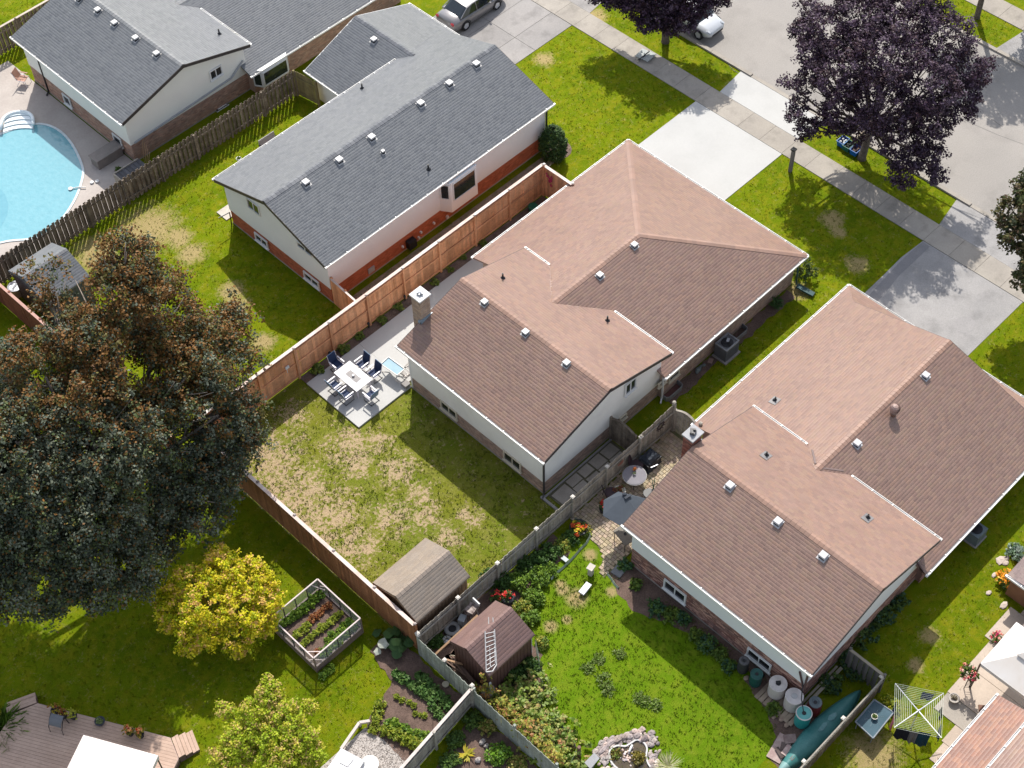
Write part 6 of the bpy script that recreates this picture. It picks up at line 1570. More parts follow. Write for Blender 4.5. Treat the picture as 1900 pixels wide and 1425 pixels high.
for i in range(4):
    j = (i+1) % 4; g = G(); g.slab([(*co[i], z1), (*co[j], z1), (*ce, z3)], .03); g.build('canopy_panel', M_CANV, t)
    g = G(); a, b = co[i], co[j]; g.bar((*a, z1-.1), (*b, z1-.1), .02, .2); g.build('valance', M_CANV, t)
    g = G(); g.bx(co[i][0]-.03, co[i][0]+.03, co[i][1]-.03, co[i][1]+.03, .03, z1); g.build('post', mat('brown_post_metal', (.10, .07, .06), .5), t)
i2 = [(x+(ce[0]-x)*.72, y+(ce[1]-y)*.72) for x, y in co]
for i in range(4):
    j = (i+1) % 4; g = G(); g.slab([(*i2[i], z2+.08), (*i2[j], z2+.08), (*ce, z3+.16)], .03); g.build('top_panel', M_CANV, t)
# low furniture under the gazebo
t = thing('outdoor_bench', 'brown bench beside the gazebo with a blue cushion', 'bench', (33.4, 6.6, 0))
g = G(); g.box((33.45, 6.35, .42), (1.5, .5, .06), R(-52)); g.build('seat', mat('brown_wicker', (.17, .085, .055), .7), t); g = G(); g.box((33.4, 6.3, .2), (1.35, .42, .38), R(-52)); g.build('base', M_DARK, t)
g = G(); g.box((33.55, 5.75, .52), (.5, .45, .14), .4); single(g, 'cushion', 'pale blue patterned cushion on the brown bench', 'cushion', mat('pale_blue_cloth', (.25, .33, .38), .8, .2, (.18, .25, .30), nscale=14), (33.55, 5.75, .45))
# bottom right roofs
t = thing('neighbour_house', 'brick red shingled roof corner with white gutter at the bottom right edge', 'house', (31, 5, 0))
zN = lambda x, y: 2.6+.25*(6.5-y)
g = G(); g.bx(24.3, 32.8, 4.9, 6.2, 0, 2.5); g.build('wall', M_TANB, t)
g = G(); g.bar((24.5, 6.4, 2.5), (32.7, 6.4, 2.5), .05, .1); rn = g.build('roof', M_BROWN, t)
M_TERRA = mat('terracotta_shingle', (.255, .14, .105), .55, .45, (.225, .125, .095), nscale=.8, fine=28, fvar=.1)
shingle_plane(rn, [(24, 4.95), (24, 6.5), (32.9, 6.5), (32.9, 4.95)], zN, (0, -1), .25, M_TERRA, M_TERRA, [(1, 1, 1), (.9, .88, .9), (1.08, 1, .95), (1.15, 1.1, 1.0)], 91)
gutter(t, (24, 6.5), (32.9, 6.5), (0, 1), 2.59)
t2 = thing('neighbour_house', 'pale brown upper roof behind a white gutter in the bottom right corner', 'house', (30, 3, 0))
zN2 = lambda x, y: 3.2+.28*(4.95-y)
g = G(); g.bx(24, 33.5, 1.0, 4.6, 0, 3.1); g.build('wall', M_TANB, t2); g = G(); g.bar((24.5, 4.85, 3.1), (33.7, 4.85, 3.1), .05, .1); rn = g.build('roof', M_BROWN, t2)
shingle_plane(rn, [(24, .5), (24, 4.95), (33.9, 4.95), (33.9, .5)], zN2, (0, -1), .28, M_BROWN, M_BROWN, PALB, 92)
gutter(t2, (24, 4.95), (33.9, 4.95), (0, 1), 3.19)
# small brown shed at the right edge
t = thing('garden_shed', 'dark shingled lean-to with brown wall at the right edge above the gazebo', 'shed', (39.2, 8.2, 0))
g = G(); g.bx(38.7, 41.0, 6.5, 9.35, 0, 1.5); g.build('wall', mat('brown_shed_wall', (.30, .14, .08), .75, rnd=.05), t)
g = G(); g.slab([(38.5, 6.3, 1.62), (41.2, 6.3, 1.62), (41.2, 9.55, 1.62), (38.5, 9.55, 1.62)], .05, .9); rs = g.build('roof', mat('dark_felt', (.17, .13, .125), .85), t)
shingle_plane(rs, [(38.5, 6.3), (41.2, 6.3), (41.2, 9.55), (38.5, 9.55)], lambda x, y: 1.63+.12*(9.55-y), (0, -1), .12, mat('dark_felt', (.17, .13, .125), .85), mat('taupe_shingle', (.22, .17, .16), .85, fvar=.15), PALB, 93)
gutter(t, (38.5, 6.3), (38.5, 9.55), (-1, 0), 1.66)
g = G(); g.box((37.6, 7.3, .5), (1.2, .8, .9), .2); g.slab([(36.9, 6.8, 1.0), (38.3, 6.8, 1.0), (38.3, 7.8, .95), (36.9, 7.8, .95)], .05, .8); single(g, 'storage_box', 'grey brown storage box beside the lean-to at the right edge', 'storage box', mat('taupe_box', (.24, .20, .18), .7), (37.6, 7.3, 0))
g = G(); g.box((39.0, 8.05, 1.0), (.8, .5, .05), .3); 
# flowers
ORA = [(.85, .36, .02), (.80, .28, .02), (.85, .45, .05)]; PNK = [(.70, .06, .18), (.75, .30, .25), (.60, .03, .10)]
p = at(1868, 1080); shrub('flower_bush', 'bright orange flowering bush at the corner of the lean-to', 'flowers', (p.x-.1, p.y), .48, .75, GRE, 50, 12, .09, 71, flowers=(ORA, 60))
p = at(1848, 1187); shrub('flower_bush', 'small pink red flower pot plant beside the gazebo edge', 'flowers', (p.x, p.y), .27, .5, GRE, 26, 10, .08, 72, flowers=(PNK, 16))
t = thing('hanging_basket', 'pink and coral flower basket on a stand by the gazebo', 'flowers', (33.75, 8.05, 0))
g = G(); g.tube([(33.6, 8.0, 0), (33.6, 8.0, 1.3)], .02, 5); g.tube([(33.75, 7.8, 0), (33.75, 7.8, 1.3)], .02, 5)
for k in range(9): g.tube([(33.6, 8.0, .2+k*.12), (33.75, 7.8, .2+k*.12)], .01, 4)
g.build('stand', M_DARK, t)
link('foliage', bush_mesh(73, .38, .5, 50, 12, .09, GRE, .1), t, (0, .05, 1.0))
q = np.random.default_rng(5); C = q.normal(0, 1, (30, 3)); C /= np.linalg.norm(C, axis=1)[:, None]; C = C*np.array([.38, .38, .28])+np.array([0, .05, 1.25]); V, F, T = leaf_cloud(C, .09, 7, .09, [(.72, .28, .22), (.65, .05, .12), (.75, .4, .35)], 6, up=.8); link('blossom', mesh_np('blossom', V, F, T, M_LEAF), t)
p = at(1768, 1300); pot('planter', 'small pale concrete pot on the lawn edge right of the dryer', (p.x, p.y), .22, .26, mat('concrete_pot', (.42, .38, .34), .85), [(.2, .17, .12)], None, 74, .02, .1, .08)
p = at(1885, 1028); shrub('hosta', 'pale blue green leafy plant near the right edge above the orange flowers', 'plant', (p.x, p.y), .5, .4, [(.20, .28, .22), (.14, .22, .12), (.3, .36, .3)], 50, 12, .12, 75)
for i, (u, v, s_) in enumerate(((1857, 1040, .5), (1868, 1035, .3), (1845, 1067, .28), (1835, 1100, .28), (1863, 1123, .42), (1866, 1045, .3))):
    p = at(u, v, .02); g = G(); g.rock((p.x, p.y, .03), (s_*1.1, s_*.8, .1), i+40)
    single(g, 'flagstone', ('largest pale flagstone beside the leafy plant near the right edge', 'small pale flagstone touching the blue green plant', 'pale flagstone left of the orange flowers', 'lone pale stone in the sunny lawn left of the orange flowers', 'pale flagstone below the orange flowers', 'flat pale stone between plant and orange flowers')[i], 'stone', mat('cream_flagstone', (.50, .42, .36), .8), (p.x, p.y, 0), 'pale stones by the right edge')
p = at(1652, 1306, .3); shrub('golden_shrub', 'bright yellow green feathery shrub between glass table and dryer', 'shrub', (p.x, p.y), .42, .7, [(.42, .40, .02), (.3, .34, .03), (.22, .28, .03)], 60, 14, .08, 76)
tcol = mat('aqua_plastic', (.05, .30, .27), .4)
g = G(); g.lathe((28.3, 6.85, .0), [(.25, 0), (.3, .5), (.33, .52), (.29, .52)], 16); single(g, 'aqua_tub', 'aqua tub of red flowers at the bottom edge below the dryer', 'tub', tcol, (28.3, 6.85, 0))
o = at(1728, 1420)
t = thing('planter_flowers', 'red blossom standing in the aqua tub', 'flowers', (28.3, 6.85, .5)); V, F, T = leaf_cloud(np.random.default_rng(3).normal(0, .12, (14, 3))*np.array([1, 1, .3])+np.array([0, 0, .08]), .07, 7, .08, [(.7, .1, .05)], 3, up=.8); link('blossom', mesh_np('blossom', V, F, T, M_LEAF), t)
# weeds and bushes along the lower right house
wd = [(1218, 1130, .5, .45, 'beside the shaded house corner'), (1245, 1145, .45, .4, 'below the first basement window'), (1268, 1150, .35, .4, 'right of the hostas by the house wall'), (1290, 1182, .4, .5, 'blue green by the middle of the house wall'), (1310, 1200, .5, .55, 'in the shade under the siding'), (1335, 1215, .4, .4, 'left of the charcoal barrel'), (1350, 1238, .35, .4, 'in front of the charcoal barrel'),
      (1435, 1318, .35, .3, 'in front of the white barrels'), (1160, 1052, .35, .4, 'in the shaded bed by the pavers'), (1180, 1085, .3, .3, 'at the shaded brick corner')]
for i, (u, v, r_, h, w_) in enumerate(wd):
    p = at(u, v); shrub('garden_plant', 'leafy green plant '+w_, 'plant', (p.x, p.y), r_, h, [(.07, .15, .05), (.10, .17, .03), (.05, .11, .06)] if i % 2 == 0 else [(.11, .18, .03), (.15, .21, .03), (.07, .12, .02)], 42, 12, .12, 200+i)
for i, (u, v, r_, h, w_) in enumerate(((1635, 1148, .6, .8, 'at the side wall nearest the roof eave'), (1600, 1190, .7, .9, 'in the middle of the side wall'), (1665, 1120, .5, .6, 'blue green on the side wall border'), (1540, 1270, .6, .5, 'behind the canoe, by the planks'), (1590, 1250, .55, .5, 'near the slatted fence panel'), (1570, 1225, .5, .5, 'in the fenced corner by the wall'), (1620, 1160, .4, .6, 'bright, between the darker side wall bushes'))):
    p = at(u, v); shrub('side_bush', 'dark green bush '+w_, 'bush', (p.x, p.y), r_, h, [(.05, .10, .025), (.08, .13, .025), (.04, .09, .05)], 70, 14, .11, 220+i, m=M_DULL)
t = thing('air_conditioner', 'grey air conditioner below the lower right roof gutter', 'air conditioner', (39.2, 11.6, 0))
c = at(1812, 982, .7)
g = G(); g.bx(c.x-.38, c.x+.38, c.y-.36, c.y+.36, .06, .72); g.build('body', mat('blue_grey_ac', (.15, .19, .20), .5), t); g = G(); g.lathe((c.x, c.y, .725), [(.27, 0), (.27, .03), (.1, .035)], 18); g.build('fan_grille', M_DARK, t); g = G(); g.bx(c.x-.45, c.x+.45, c.y-.42, c.y+.42, 0, .06); g.build('base_slab', M_GREYC, t)
# ---------------------------------------------------------------- sheds
def shed(label, x0, x1, y0, y1, ze, zr, ridge_y, m_sh, pal, m_w, seed, tabw=.333, siding_step=.2):
    """gabled shed, ridge along x"""
    t = thing('garden_shed', label, 'shed', ((x0+x1)/2, (y0+y1)/2, 0)); s0 = (zr-ze)/(ridge_y-y0); s1 = (zr-ze)/(y1-ridge_y)
    g = G(); g.bx(x0+.1, x1-.1, y0+.1, y1-.1, 0, ze-.03); P_ = [(y0+.1, ze-.03), (y1-.1, ze-.03), (ridge_y, zr-.1)]
    for xa, xb in ((x0+.1, x0+.2), (x1-.2, x1-.1)): g.add([(xa, a, z) for a, z in P_]+[(xb, a, z) for a, z in P_], [(0, 2, 1), (3, 4, 5), (0, 1, 4, 3), (1, 2, 5, 4), (2, 0, 3, 5)])
    g.build('wall', m_w, t)
    g = G()
    k = 0
    yy = y0+.12
    while yy < y1-.1: g.bx(x0+.085, x0+.10, yy, yy+.02, .02, ze-.05, .75); yy += siding_step
    xx = x0+.12
    while xx < x1-.1: g.bx(xx, xx+.02, y0+.085, y0+.10, .02, ze-.05, .75); xx += siding_step
    g.build('batten', m_w, t, kind='stuff')
    g = G(); g.bar((x0+.02, ridge_y, zr-.07), (x1-.02, ridge_y, zr-.07), .06, .08); rf = g.build('roof', m_sh, t)
    shingle_plane(rf, [(x0, y0), (x1, y0), (x1, ridge_y), (x0, ridge_y)], lambda x, y: ze+s0*(y-y0), (0, 1), s0, m_sh, m_sh, pal, seed, tabw, lip=.002)
    shingle_plane(rf, [(x0, y1), (x1, y1), (x1, ridge_y), (x0, ridge_y)], lambda x, y: ze+s1*(y1-y), (0, -1), s1, m_sh, m_sh, pal, seed+1, tabw, lip=.002)
    caps(rf, (x0, ridge_y, zr), (x1, ridge_y, zr), s0, m_sh, [(1.02, 1, 1)], .13)
    for xx in (x0, x1):
        rake(t, (xx, y0, ze), (xx, ridge_y, zr), m_w, .03, .12); rake(t, (xx, y1, ze), (xx, ridge_y, zr), m_w, .03, .12)
    return t, s0, s1
M_TANSH = mat('sandy_taupe_shingle', (.27, .222, .18), .55, .45, (.25, .205, .165), nscale=1.5, fine=28, fvar=.08)
M_TANW = mat('tan_shed_boards', (.30, .20, .13), .75, .25, (.24, .155, .10), nscale=2)
PS = [(1, 1, 1), (.93, .93, .94), (1.05, 1.03, 1.0), (.97, .95, .93)]
shed('tan roofed wooden shed in the corner of the half bare lawn', 19.03, 22.18, 26.1, 28.9, 1.95, 2.62, 27.35, M_TANSH, PS, M_TANW, 401)
shed('brown barn shaped shed with a ladder on its roof in the lower garden', 19.4, 22.1, 22.1, 24.45, 1.95, 2.55, 23.45, mat('pinkish_brown_felt', (.185, .115, .10), .55, .45, (.165, .10, .09), nscale=1, fine=28, fvar=.06), PS, mat('dark_brown_siding', (.115, .058, .048), .75, .3, (.095, .05, .04), nscale=1.2), 411, .45)
GS, gs0, gs1 = shed('grey shingled shed half hidden behind the big maple', 18.35, 21.0, 52.3, 55.6, 2.05, 2.8, 54.0, M_GREYS, PALG, mat('blue_grey_siding', (.12, .14, .145), .7), 421, .34)
g = G(); g.bx(22.02, 22.08, 22.25, 22.32, 0, 1.95, 1); g.bx(19.42, 19.5, 22.12, 22.18, .0, 1.2); single(g, 'corner_post', 'white corner posts of the brown shed wall', 'post', M_WHITE, (19.45, 22.15, 0))
# ladder lying on the brown shed roof
M_LAD = mat('dull_aluminium', (.42, .41, .41), .5, .3, metal=.2)
t = thing('ladder', 'white aluminium ladder lying on the brown shed roof', 'ladder', (20.6, 23.0, 2.4))
k = 260/1544
zs = lambda x, y: 1.95+(.6/1.35)*(y-22.1) if y < 23.45 else 2.55-(.6/1.0)*(y-23.45)
def shp(a, b, dz=.1): p = hit(760+a*k, 1060+b*k, lambda x, y: zs(x, y)+dz); return p
La, Lb, Ra, Rb = shp(845, 1110), shp(832, 660), shp(958, 1030), shp(935, 640)
La2, Ra2 = shp(870, 505, .16), shp(918, 508, .16)
for (a, b) in ((La, Lb), (Ra, Rb)): g = G(); g.tube([a, b], .028, 6); g.build('rail', M_LAD, t)
for (a, b) in ((shp(890, 1050, .16), La2), (shp(945, 1010, .16), Ra2)): g = G(); g.tube([a, b], .02, 6); g.build('extension_rail', M_LAD, t)
for i in range(9):
    g = G(); g.tube([La.lerp(Lb, (i+.4)/9), Ra.lerp(Rb, (i+.4)/9)], .02, 6); g.build('rung', M_LAD, t)
g = G(); g.tube([La, La.lerp(Ra, .5)+Vector((-.05, -.12, -.02)), Ra], .03, 6); g.build('foot_bar', M_LAD, t)
# junk between fence and shed
def tyre(label, u, v, r_, w_, m, z=.05, hubm=None):
    p = at(u, v, z+.2); t = thing('tyre', label, 'tyre', (p.x, p.y, z))
    g = G(); n = 20; vs = []; fs = []
    for i in range(n):
        a = 2*math.pi*i/n
        for j in range(8):
            b = 2*math.pi*j/8; rr_ = r_+w_*math.cos(b); vs.append((p.x+rr_*math.cos(a), p.y+rr_*math.sin(a), z+.12+w_*.9*math.sin(b)))
    for i in range(n):
        for j in range(8): fs.append((i*8+j, ((i+1) % n)*8+j, ((i+1) % n)*8+(j+1) % 8, i*8+(j+1) % 8))
    g.add(vs, fs); g.build('tread', m, t, smooth=True)
    g = G(); g.lathe((p.x, p.y, z), [(r_*.8, 0), (r_*.75, .06)], 16); g.build('centre', hubm or M_BLACKP, t); return t
M_OLDT = mat('faded_grey_tyre', (.30, .31, .31), .7, .3)
tyre('large pale grey tyre between the grey fence and the brown shed', 839, 1165, .27, .10, M_OLDT)
tyre('small pale tyre with a silver hub at the front of the brown shed', 829, 1186, .15, .07, M_OLDT, .05, M_STEEL)
tyre('dark tyre under the bushes behind the brown shed', 942, 1106, .26, .09, mat('dark_tyre', (.06, .065, .07), .7))
g = G(); p = at(858, 1150, .4); g.box((p.x, p.y, .3), (.35, .3, .55), .4); single(g, 'metal_box', 'pale blue grey metal box between tyre and shed', 'box', mat('pale_blue_metal', (.30, .33, .35), .5), (p.x, p.y, 0))
t = thing('old_barbecue', 'rusty white barbecue remains standing behind the brown shed', 'barbecue', (20.9, 24.9, 0))
p = at(875, 1130, .8)
g = G(); g.box((p.x, p.y, .75), (.5, .42, .3), .25); g.build('body', mat('rusty_white', (.42, .36, .33), .7, .3, (.08, .05, .045), nscale=7, fvar=.3), t)
for dx, dy in ((-.2, -.15), (.2, -.15), (-.2, .15), (.2, .15)): g = G(); g.tube([(p.x+dx, p.y+dy, 0), (p.x+dx, p.y+dy, .65)], .018, 5); g.build('leg', M_WHITE, t)
g = G(); g.bar((p.x+.3, p.y-.2, 1.0), (p.x+.3, p.y+.22, 1.05), .06, .25); g.build('side_panel', M_WHITE, t)
for i, (a, b, r_) in enumerate((((808, 1214, .4), (886, 1142, 1.9), .045), ((868, 1235, .3), (828, 1224, .8), .04))):
    p, q = at(*a), at(*b); g = G(); g.bar(p, q, r_*2, .05); single(g, 'timber', ('long fresh timber leaning between fence and brown shed', 'short timber among the scrap by the silvery fence')[i], 'timber', mat('fresh_timber', (.48, .30, .18), .7), tuple(p))
g = G(); rr = random.Random(3)
for i in range(11):
    a = at(835+rr.uniform(-10, 12), 1222+rr.uniform(-8, 8), .15+rr.uniform(0, .25)); b = at(880+rr.uniform(-6, 6), 1275+rr.uniform(-12, 5), .15+rr.uniform(0, .2)); g.bar(a, b, .05, .03, rr.uniform(.5, 1.2))
single(g, 'scrap_wood', 'heap of scrap wood sticks along the silvery fence by the brown shed', 'scrap wood', mat('scrap_wood', (.20, .13, .10), .85), tuple(at(855, 1250)), kind='stuff')
g = G(); P_ = [at(836, 1216, .25), at(850, 1218, .3), at(870, 1232, .3), at(885, 1250, .3), at(896, 1268, .2)]; g.tube(P_, .03, 6); single(g, 'garden_hose', 'pale curved hose beside the brown shed end wall', 'hose', mat('pale_hose', (.33, .30, .22), .6), tuple(P_[0]))
p = at(905, 1280, .6); g = G(); g.lathe((p.x, p.y, 0), [(.2, 0), (.25, .55), (.30, .6), (.31, .64), (.1, .68)], 20); single(g, 'bird_bath', 'round brownish grey barrel lid at the brown shed corner', 'barrel', mat('brown_grey_lid', (.22, .19, .165), .75, .2), (p.x, p.y, 0))
p = at(827, 1271); g = G(); g.lathe((p.x, p.y, .03), [(.14, 0), (.16, .05), (.14, .08), (.02, .09)], 14); single(g, 'stone_disc', 'small round cream lid on the dark soil by the silvery fence', 'lid', mat('cream_lid', (.50, .44, .32), .7), (p.x, p.y, 0))
g = G(); c = at(30, 538, .3); g.lathe((c.x, c.y, 0), [(.32, 0), (.36, .55), (.38, .6), (.3, .62), (.28, .56)], 20); g.tube([(c.x-.2, c.y-.1, .62), (c.x+.2, c.y+.1, .64)], .03, 5)
single(g, 'metal_bin', 'silver round bin between red fence and grey shed', 'bin', M_STEEL, (c.x, c.y, 0))

# ---------------------------------------------------------------- raised vegetable bed with frame
bx0, bx1, by0, by1 = 15.03, 17.68, 28.3, 31.1
t = thing('raised_bed', 'raised vegetable bed with a white top frame and clear side panels', 'raised bed', ((bx0+bx1)/2, (by0+by1)/2, 0))
M_BEDW = mat('bed_boards', (.25, .18, .15), .85, .2, rnd=.1); M_FRM = mat('white_pink_lath', (.62, .52, .50), .6, .3)
for (a, b) in (((bx0, by0), (bx1, by0)), ((bx1, by0), (bx1, by1)), ((bx1, by1), (bx0, by1)), ((bx0, by1), (bx0, by0))):
    for z in (.12, .36): g = G(); g.bar((*a, z), (*b, z), .05, .21); g.build('board', M_BEDW, t)
    g = G(); g.bar((*a, 1.28), (*b, 1.28), .055, .05); g.build('top_rail', M_FRM, t)
    g = G(); g.bar((*a, .50), (*b, .50), .07, .04); g.build('low_rail', mat('grey_lath', (.36, .30, .27), .8), t)
    for f in (.25, .5, .75):
        p = Vector((*a, 0)).lerp(Vector((*b, 0)), f); g = G(); g.bx(p.x-.02, p.x+.02, p.y-.02, p.y+.02, .5, 1.27); g.build('stay', mat('dark_stay', (.07, .06, .05), .8), t)
for (x, y) in ((bx0, by0), (bx1, by0), (bx1, by1), (bx0, by1)): g = G(); g.bx(x-.03, x+.03, y-.03, y+.03, 0, 1.26); g.build('post', M_BEDW, t)
for (a, b) in (((bx0+.45, by0, 1.27), (bx0, by0+.45, 1.27)), ((bx1-.0, by1-.5, 1.2), (bx1-.0, by1-.02, .7)), ((bx1-.4, by1, 1.27), (bx1, by1-.4, .8)), ((bx0, by0+.4, .6), (bx0+.4, by0, .6))): g = G(); g.bar(a, b, .035, .03); g.build('brace', M_FRM, t)
g = G(); g.bx(bx0+.03, bx1-.03, by0+.03, by1-.03, 0, .42); g.build('soil', M_SOIL, t)
M_FILM = bpy.data.materials.new('clear_plastic_film'); M_FILM.use_nodes = True; _n = M_FILM.node_tree
_tr = _n.nodes.new('ShaderNodeBsdfTransparent'); _mx = _n.nodes.new('ShaderNodeMixShader'); _mx.inputs[0].default_value = .3
_n.nodes['Principled BSDF'].inputs['Base Color'].default_value = (.35, .37, .40, 1); _n.nodes['Principled BSDF'].inputs['Roughness'].default_value = .2
_n.links.new(_tr.outputs[0], _mx.inputs[1]); _n.links.new(_n.nodes['Principled BSDF'].outputs[0], _mx.inputs[2]); _n.links.new(_mx.outputs[0], _n.nodes['Material Output'].inputs['Surface'])
for (x0, x1, y0, y1) in ((bx0, bx1, by0-.003, by0+.003), (bx0, bx1, by1-.003, by1+.003), (bx0-.003, bx0+.003, by0, by1), (bx1-.003, bx1+.003, by0, by1)):
    g = G(); g.bx(x0, x1, y0, y1, .52, 1.25); g.build('side_panel', M_FILM, t)
# plants in rows: prototypes share meshes
PG = [(.13, .23, .02), (.19, .28, .03), (.09, .17, .02)]; PY = [(.25, .31, .03), (.32, .34, .04), (.17, .24, .03)]; PR = [(.30, .10, .04), (.22, .08, .03), (.36, .17, .06)]; PD = [(.06, .13, .03), (.09, .18, .04), (.12, .20, .05)]
vm = {}
def veg(kind, i):
    key = (kind, i % 3)
    if key not in vm:
        pal = dict(g=PG, y=PY, r=PR, d=PD)[kind]; vm[key] = bush_mesh(300+ord(kind)+i % 3, .17, .24, 24, 10, .085, pal, .07)
    return vm[key]
ORDN = ['first', 'second', 'third', 'fourth', 'fifth', 'sixth', 'seventh', 'eighth', 'ninth', 'tenth']
def row(kind, p, q, n, z, label, group, k=1.0, jit=.05, cat='vegetable plant'):
    rr = random.Random(int(p[0]*10+p[1]*7))
    where = lambda f: 'the street end' if f < .5 else 'the garden end'
    for i in range(n):
        f = i/(max(1, n-1)); x = p[0]+(q[0]-p[0])*f+rr.uniform(-jit, jit); y = p[1]+(q[1]-p[1])*f+rr.uniform(-jit, jit); s_ = k*rr.uniform(.8, 1.2)
        o = link('vegetable_plant', veg(kind, i), None, (x, y, z), (0, 0, rr.uniform(0, 6)), (s_, s_, s_)); tag(o, (ORDN[i]+(' from the street end: ' if z > .2 else ' from the upper end: ')+label) if n > 1 else label, cat, group)
row('g', (bx1-.25, by1-.3), (bx0+.25, by1-.3), 9, .42, 'tall bright green plants in the row nearest the yellow tree', 'green row at the far side of the raised bed', 1.35)
row('r', (bx1-.35, 30.15), (16.3, 30.15), 6, .42, 'rust red lettuces in the raised bed', 'red lettuces in the raised bed', 1.0)
row('y', (16.1, 30.05), (bx0+.25, 30.05), 4, .42, 'light green lettuces following the red ones', 'light lettuces after the red ones', 1.15)
row('y', (bx1-.3, 29.5), (bx0+.3, 29.5), 9, .42, 'yellow green plants in the middle row of the raised bed', 'middle row of the raised bed', 1.05)
row('g', (bx1-.25, by0+.28), (bx0+.7, by0+.28), 8, .42, 'leafy plants along the lawn side of the raised bed', 'lawn side row of the raised bed', 1.35)
row('g', (bx1-.2, by0+.62), (bx0+1.2, by0+.6), 5, .42, 'inner leafy plants near the lawn side of the raised bed', 'inner lawn side row of the raised bed', 1.0)
row('r', (15.6, 28.75), (15.45, 28.8), 1, .42, 'single dark red plant near the front corner of the raised bed', 'single red plant', 1.1)
row('g', (15.05, 27.95), (15.6, 28.0), 3, 0, 'plants outside the front corner of the raised bed', 'plants outside the raised bed', 1.0)
# vegetable plot below
K = lambda a, b: (at(600+a*300/1900, 1240+b*300/1900).x, at(600+a*300/1900, 1240+b*300/1900).y)
row('d', K(870, 80), K(1290, 400), 9, .03, 'leafy plants in the second row from the silvery fence', 'second row from the silvery fence', 1.35)
row('d', K(1150, 110), K(1480, 470), 9, .03, 'bushy plants in the row closest to the silvery fence', 'row closest to the silvery fence', 1.5)
row('y', K(860, 340), K(1060, 450), 4, .03, 'small yellow green lettuces in the middle of the plot', 'small lettuces in the plot', .9)
row('y', K(1080, 540), K(1200, 570), 3, .03, 'small seedlings beside the garden plot path', 'seedlings in the plot', .7)
row('d', K(1290, 470), K(1420, 640), 4, .03, 'plants in front of the pale topped fence rail', 'plants by the pale topped fence', 1.4)
row('y', K(660, 450), K(600, 740), 5, .03, 'bushy plants at the corner above the gravel', 'bushes above the gravel corner', 1.4)
row('y', K(720, 740), K(1180, 960), 9, .03, 'tall bean plants bordering the gravel', 'bean plants bordering the gravel', 1.6)
row('g', K(760, 660), K(1230, 840), 8, .03, 'bean plants behind the gravel border row', 'second row behind the gravel', 1.5)
g = G()
for (a, b) in (((615, 560), (610, 430)), ((1225, 900), (1200, 780)), ((1290, 560), (1280, 480))):
    p = at(600+a[0]*300/1900, 1240+a[1]*300/1900); g.tube([(p.x, p.y, 0), (p.x, p.y, 1.0)], .012, 5)
single(g, 'plant_stakes', 'thin dark plant stakes standing in the vegetable plot', 'stakes', M_DARK, tuple(K(615, 560))+(0,))
# big rhubarb like plant beside the cedar fence
p0 = at(735, 1195)
t = thing('rhubarb_plant', 'big leaved plant with silvery dry leaves at the foot of the cedar fence', 'plant', (p0.x, p0.y, 0))
rr = random.Random(11)
for i in range(26):
    a = rr.uniform(0, 6.28); r_ = rr.uniform(.15, .95); h = rr.uniform(.35, .75)-.2*r_; s_ = rr.uniform(.22, .42); c = Vector((p0.x+r_*math.cos(a)*.95, p0.y+r_*math.sin(a)*1.1, h))
    g = G(); d = Vector((math.cos(a), math.sin(a), -.35)).normalized(); n_ = Vector((-d.y, d.x, 0)).normalized(); vs = [c-d*s_*.55]
    for an in np.linspace(-2.4, 2.4, 9):
        q = s_*(1+.12*math.sin(an*5+i)); vs.append(c+d*math.cos(an)*q*.8+n_*math.sin(an)*q*.75+Vector((0, 0, -.05*abs(math.sin(an)))))
    fs = [(0, k_, k_+1) for k_ in range(1, 9)]
    sil = c.x-p0.x < -.3 and rr.random() < .65
    g.add(vs, fs, (.50, .52, .44) if sil else rr.choice([(.07, .14, .04), (.10, .18, .05), (.05, .11, .035)]))
    g.build('leaf', M_LEAF, t)
    g = G(); g.tube([(p0.x, p0.y, .02), c], .012, 4, (.2, .15, .07)); g.build('stalk', M_LEAF, t)
# gravel corner objects
g = G(); q0, q1, q2, q3 = at(633, 1388, .75), at(676, 1411, .75), at(640, 1470, .75), at(590, 1450, .75)
t = thing('hot_tub_cover', 'large white rectangular lid on the pale gravel at the bottom edge', 'cover', tuple(at(633, 1400)))
g.slab([q0, q3, q2, q1], .72); g.build('lid', mat('white_lid', (.70, .70, .72), .5, .4, fvar=.02), t)
g = G(); a, b, c = at(630, 1415, .76), at(645, 1423, .76), at(656, 1409, .76); g.tube([a, b, c], .015, 5); g.build('hinge', M_GALV, t)
g = G(); p = at(686, 1418, .5); g.lathe((p.x, p.y, 0), [(.34, 0), (.36, .5), (.38, .54), (.2, .58)], 24); single(g, 'round_table', 'small round white table beside the white lid', 'table', M_WHITE, (p.x, p.y, 0))
g = G(); a, b, c = at(672, 1341, .3), at(667, 1341, .3), at(633, 1390, .3); g.bar(at(686, 1338, .3), at(667, 1341, .3), .12, .12); g.bar(b, c, .12, .12)
for p in (b, c, at(684, 1338, .3)): g.box((p.x, p.y, .13), (.1, .1, .3))
single(g, 'low_rail', 'low pale wooden rail edging the gravel corner', 'rail', mat('bleached_rail', (.56, .49, .45), .7), tuple(b))

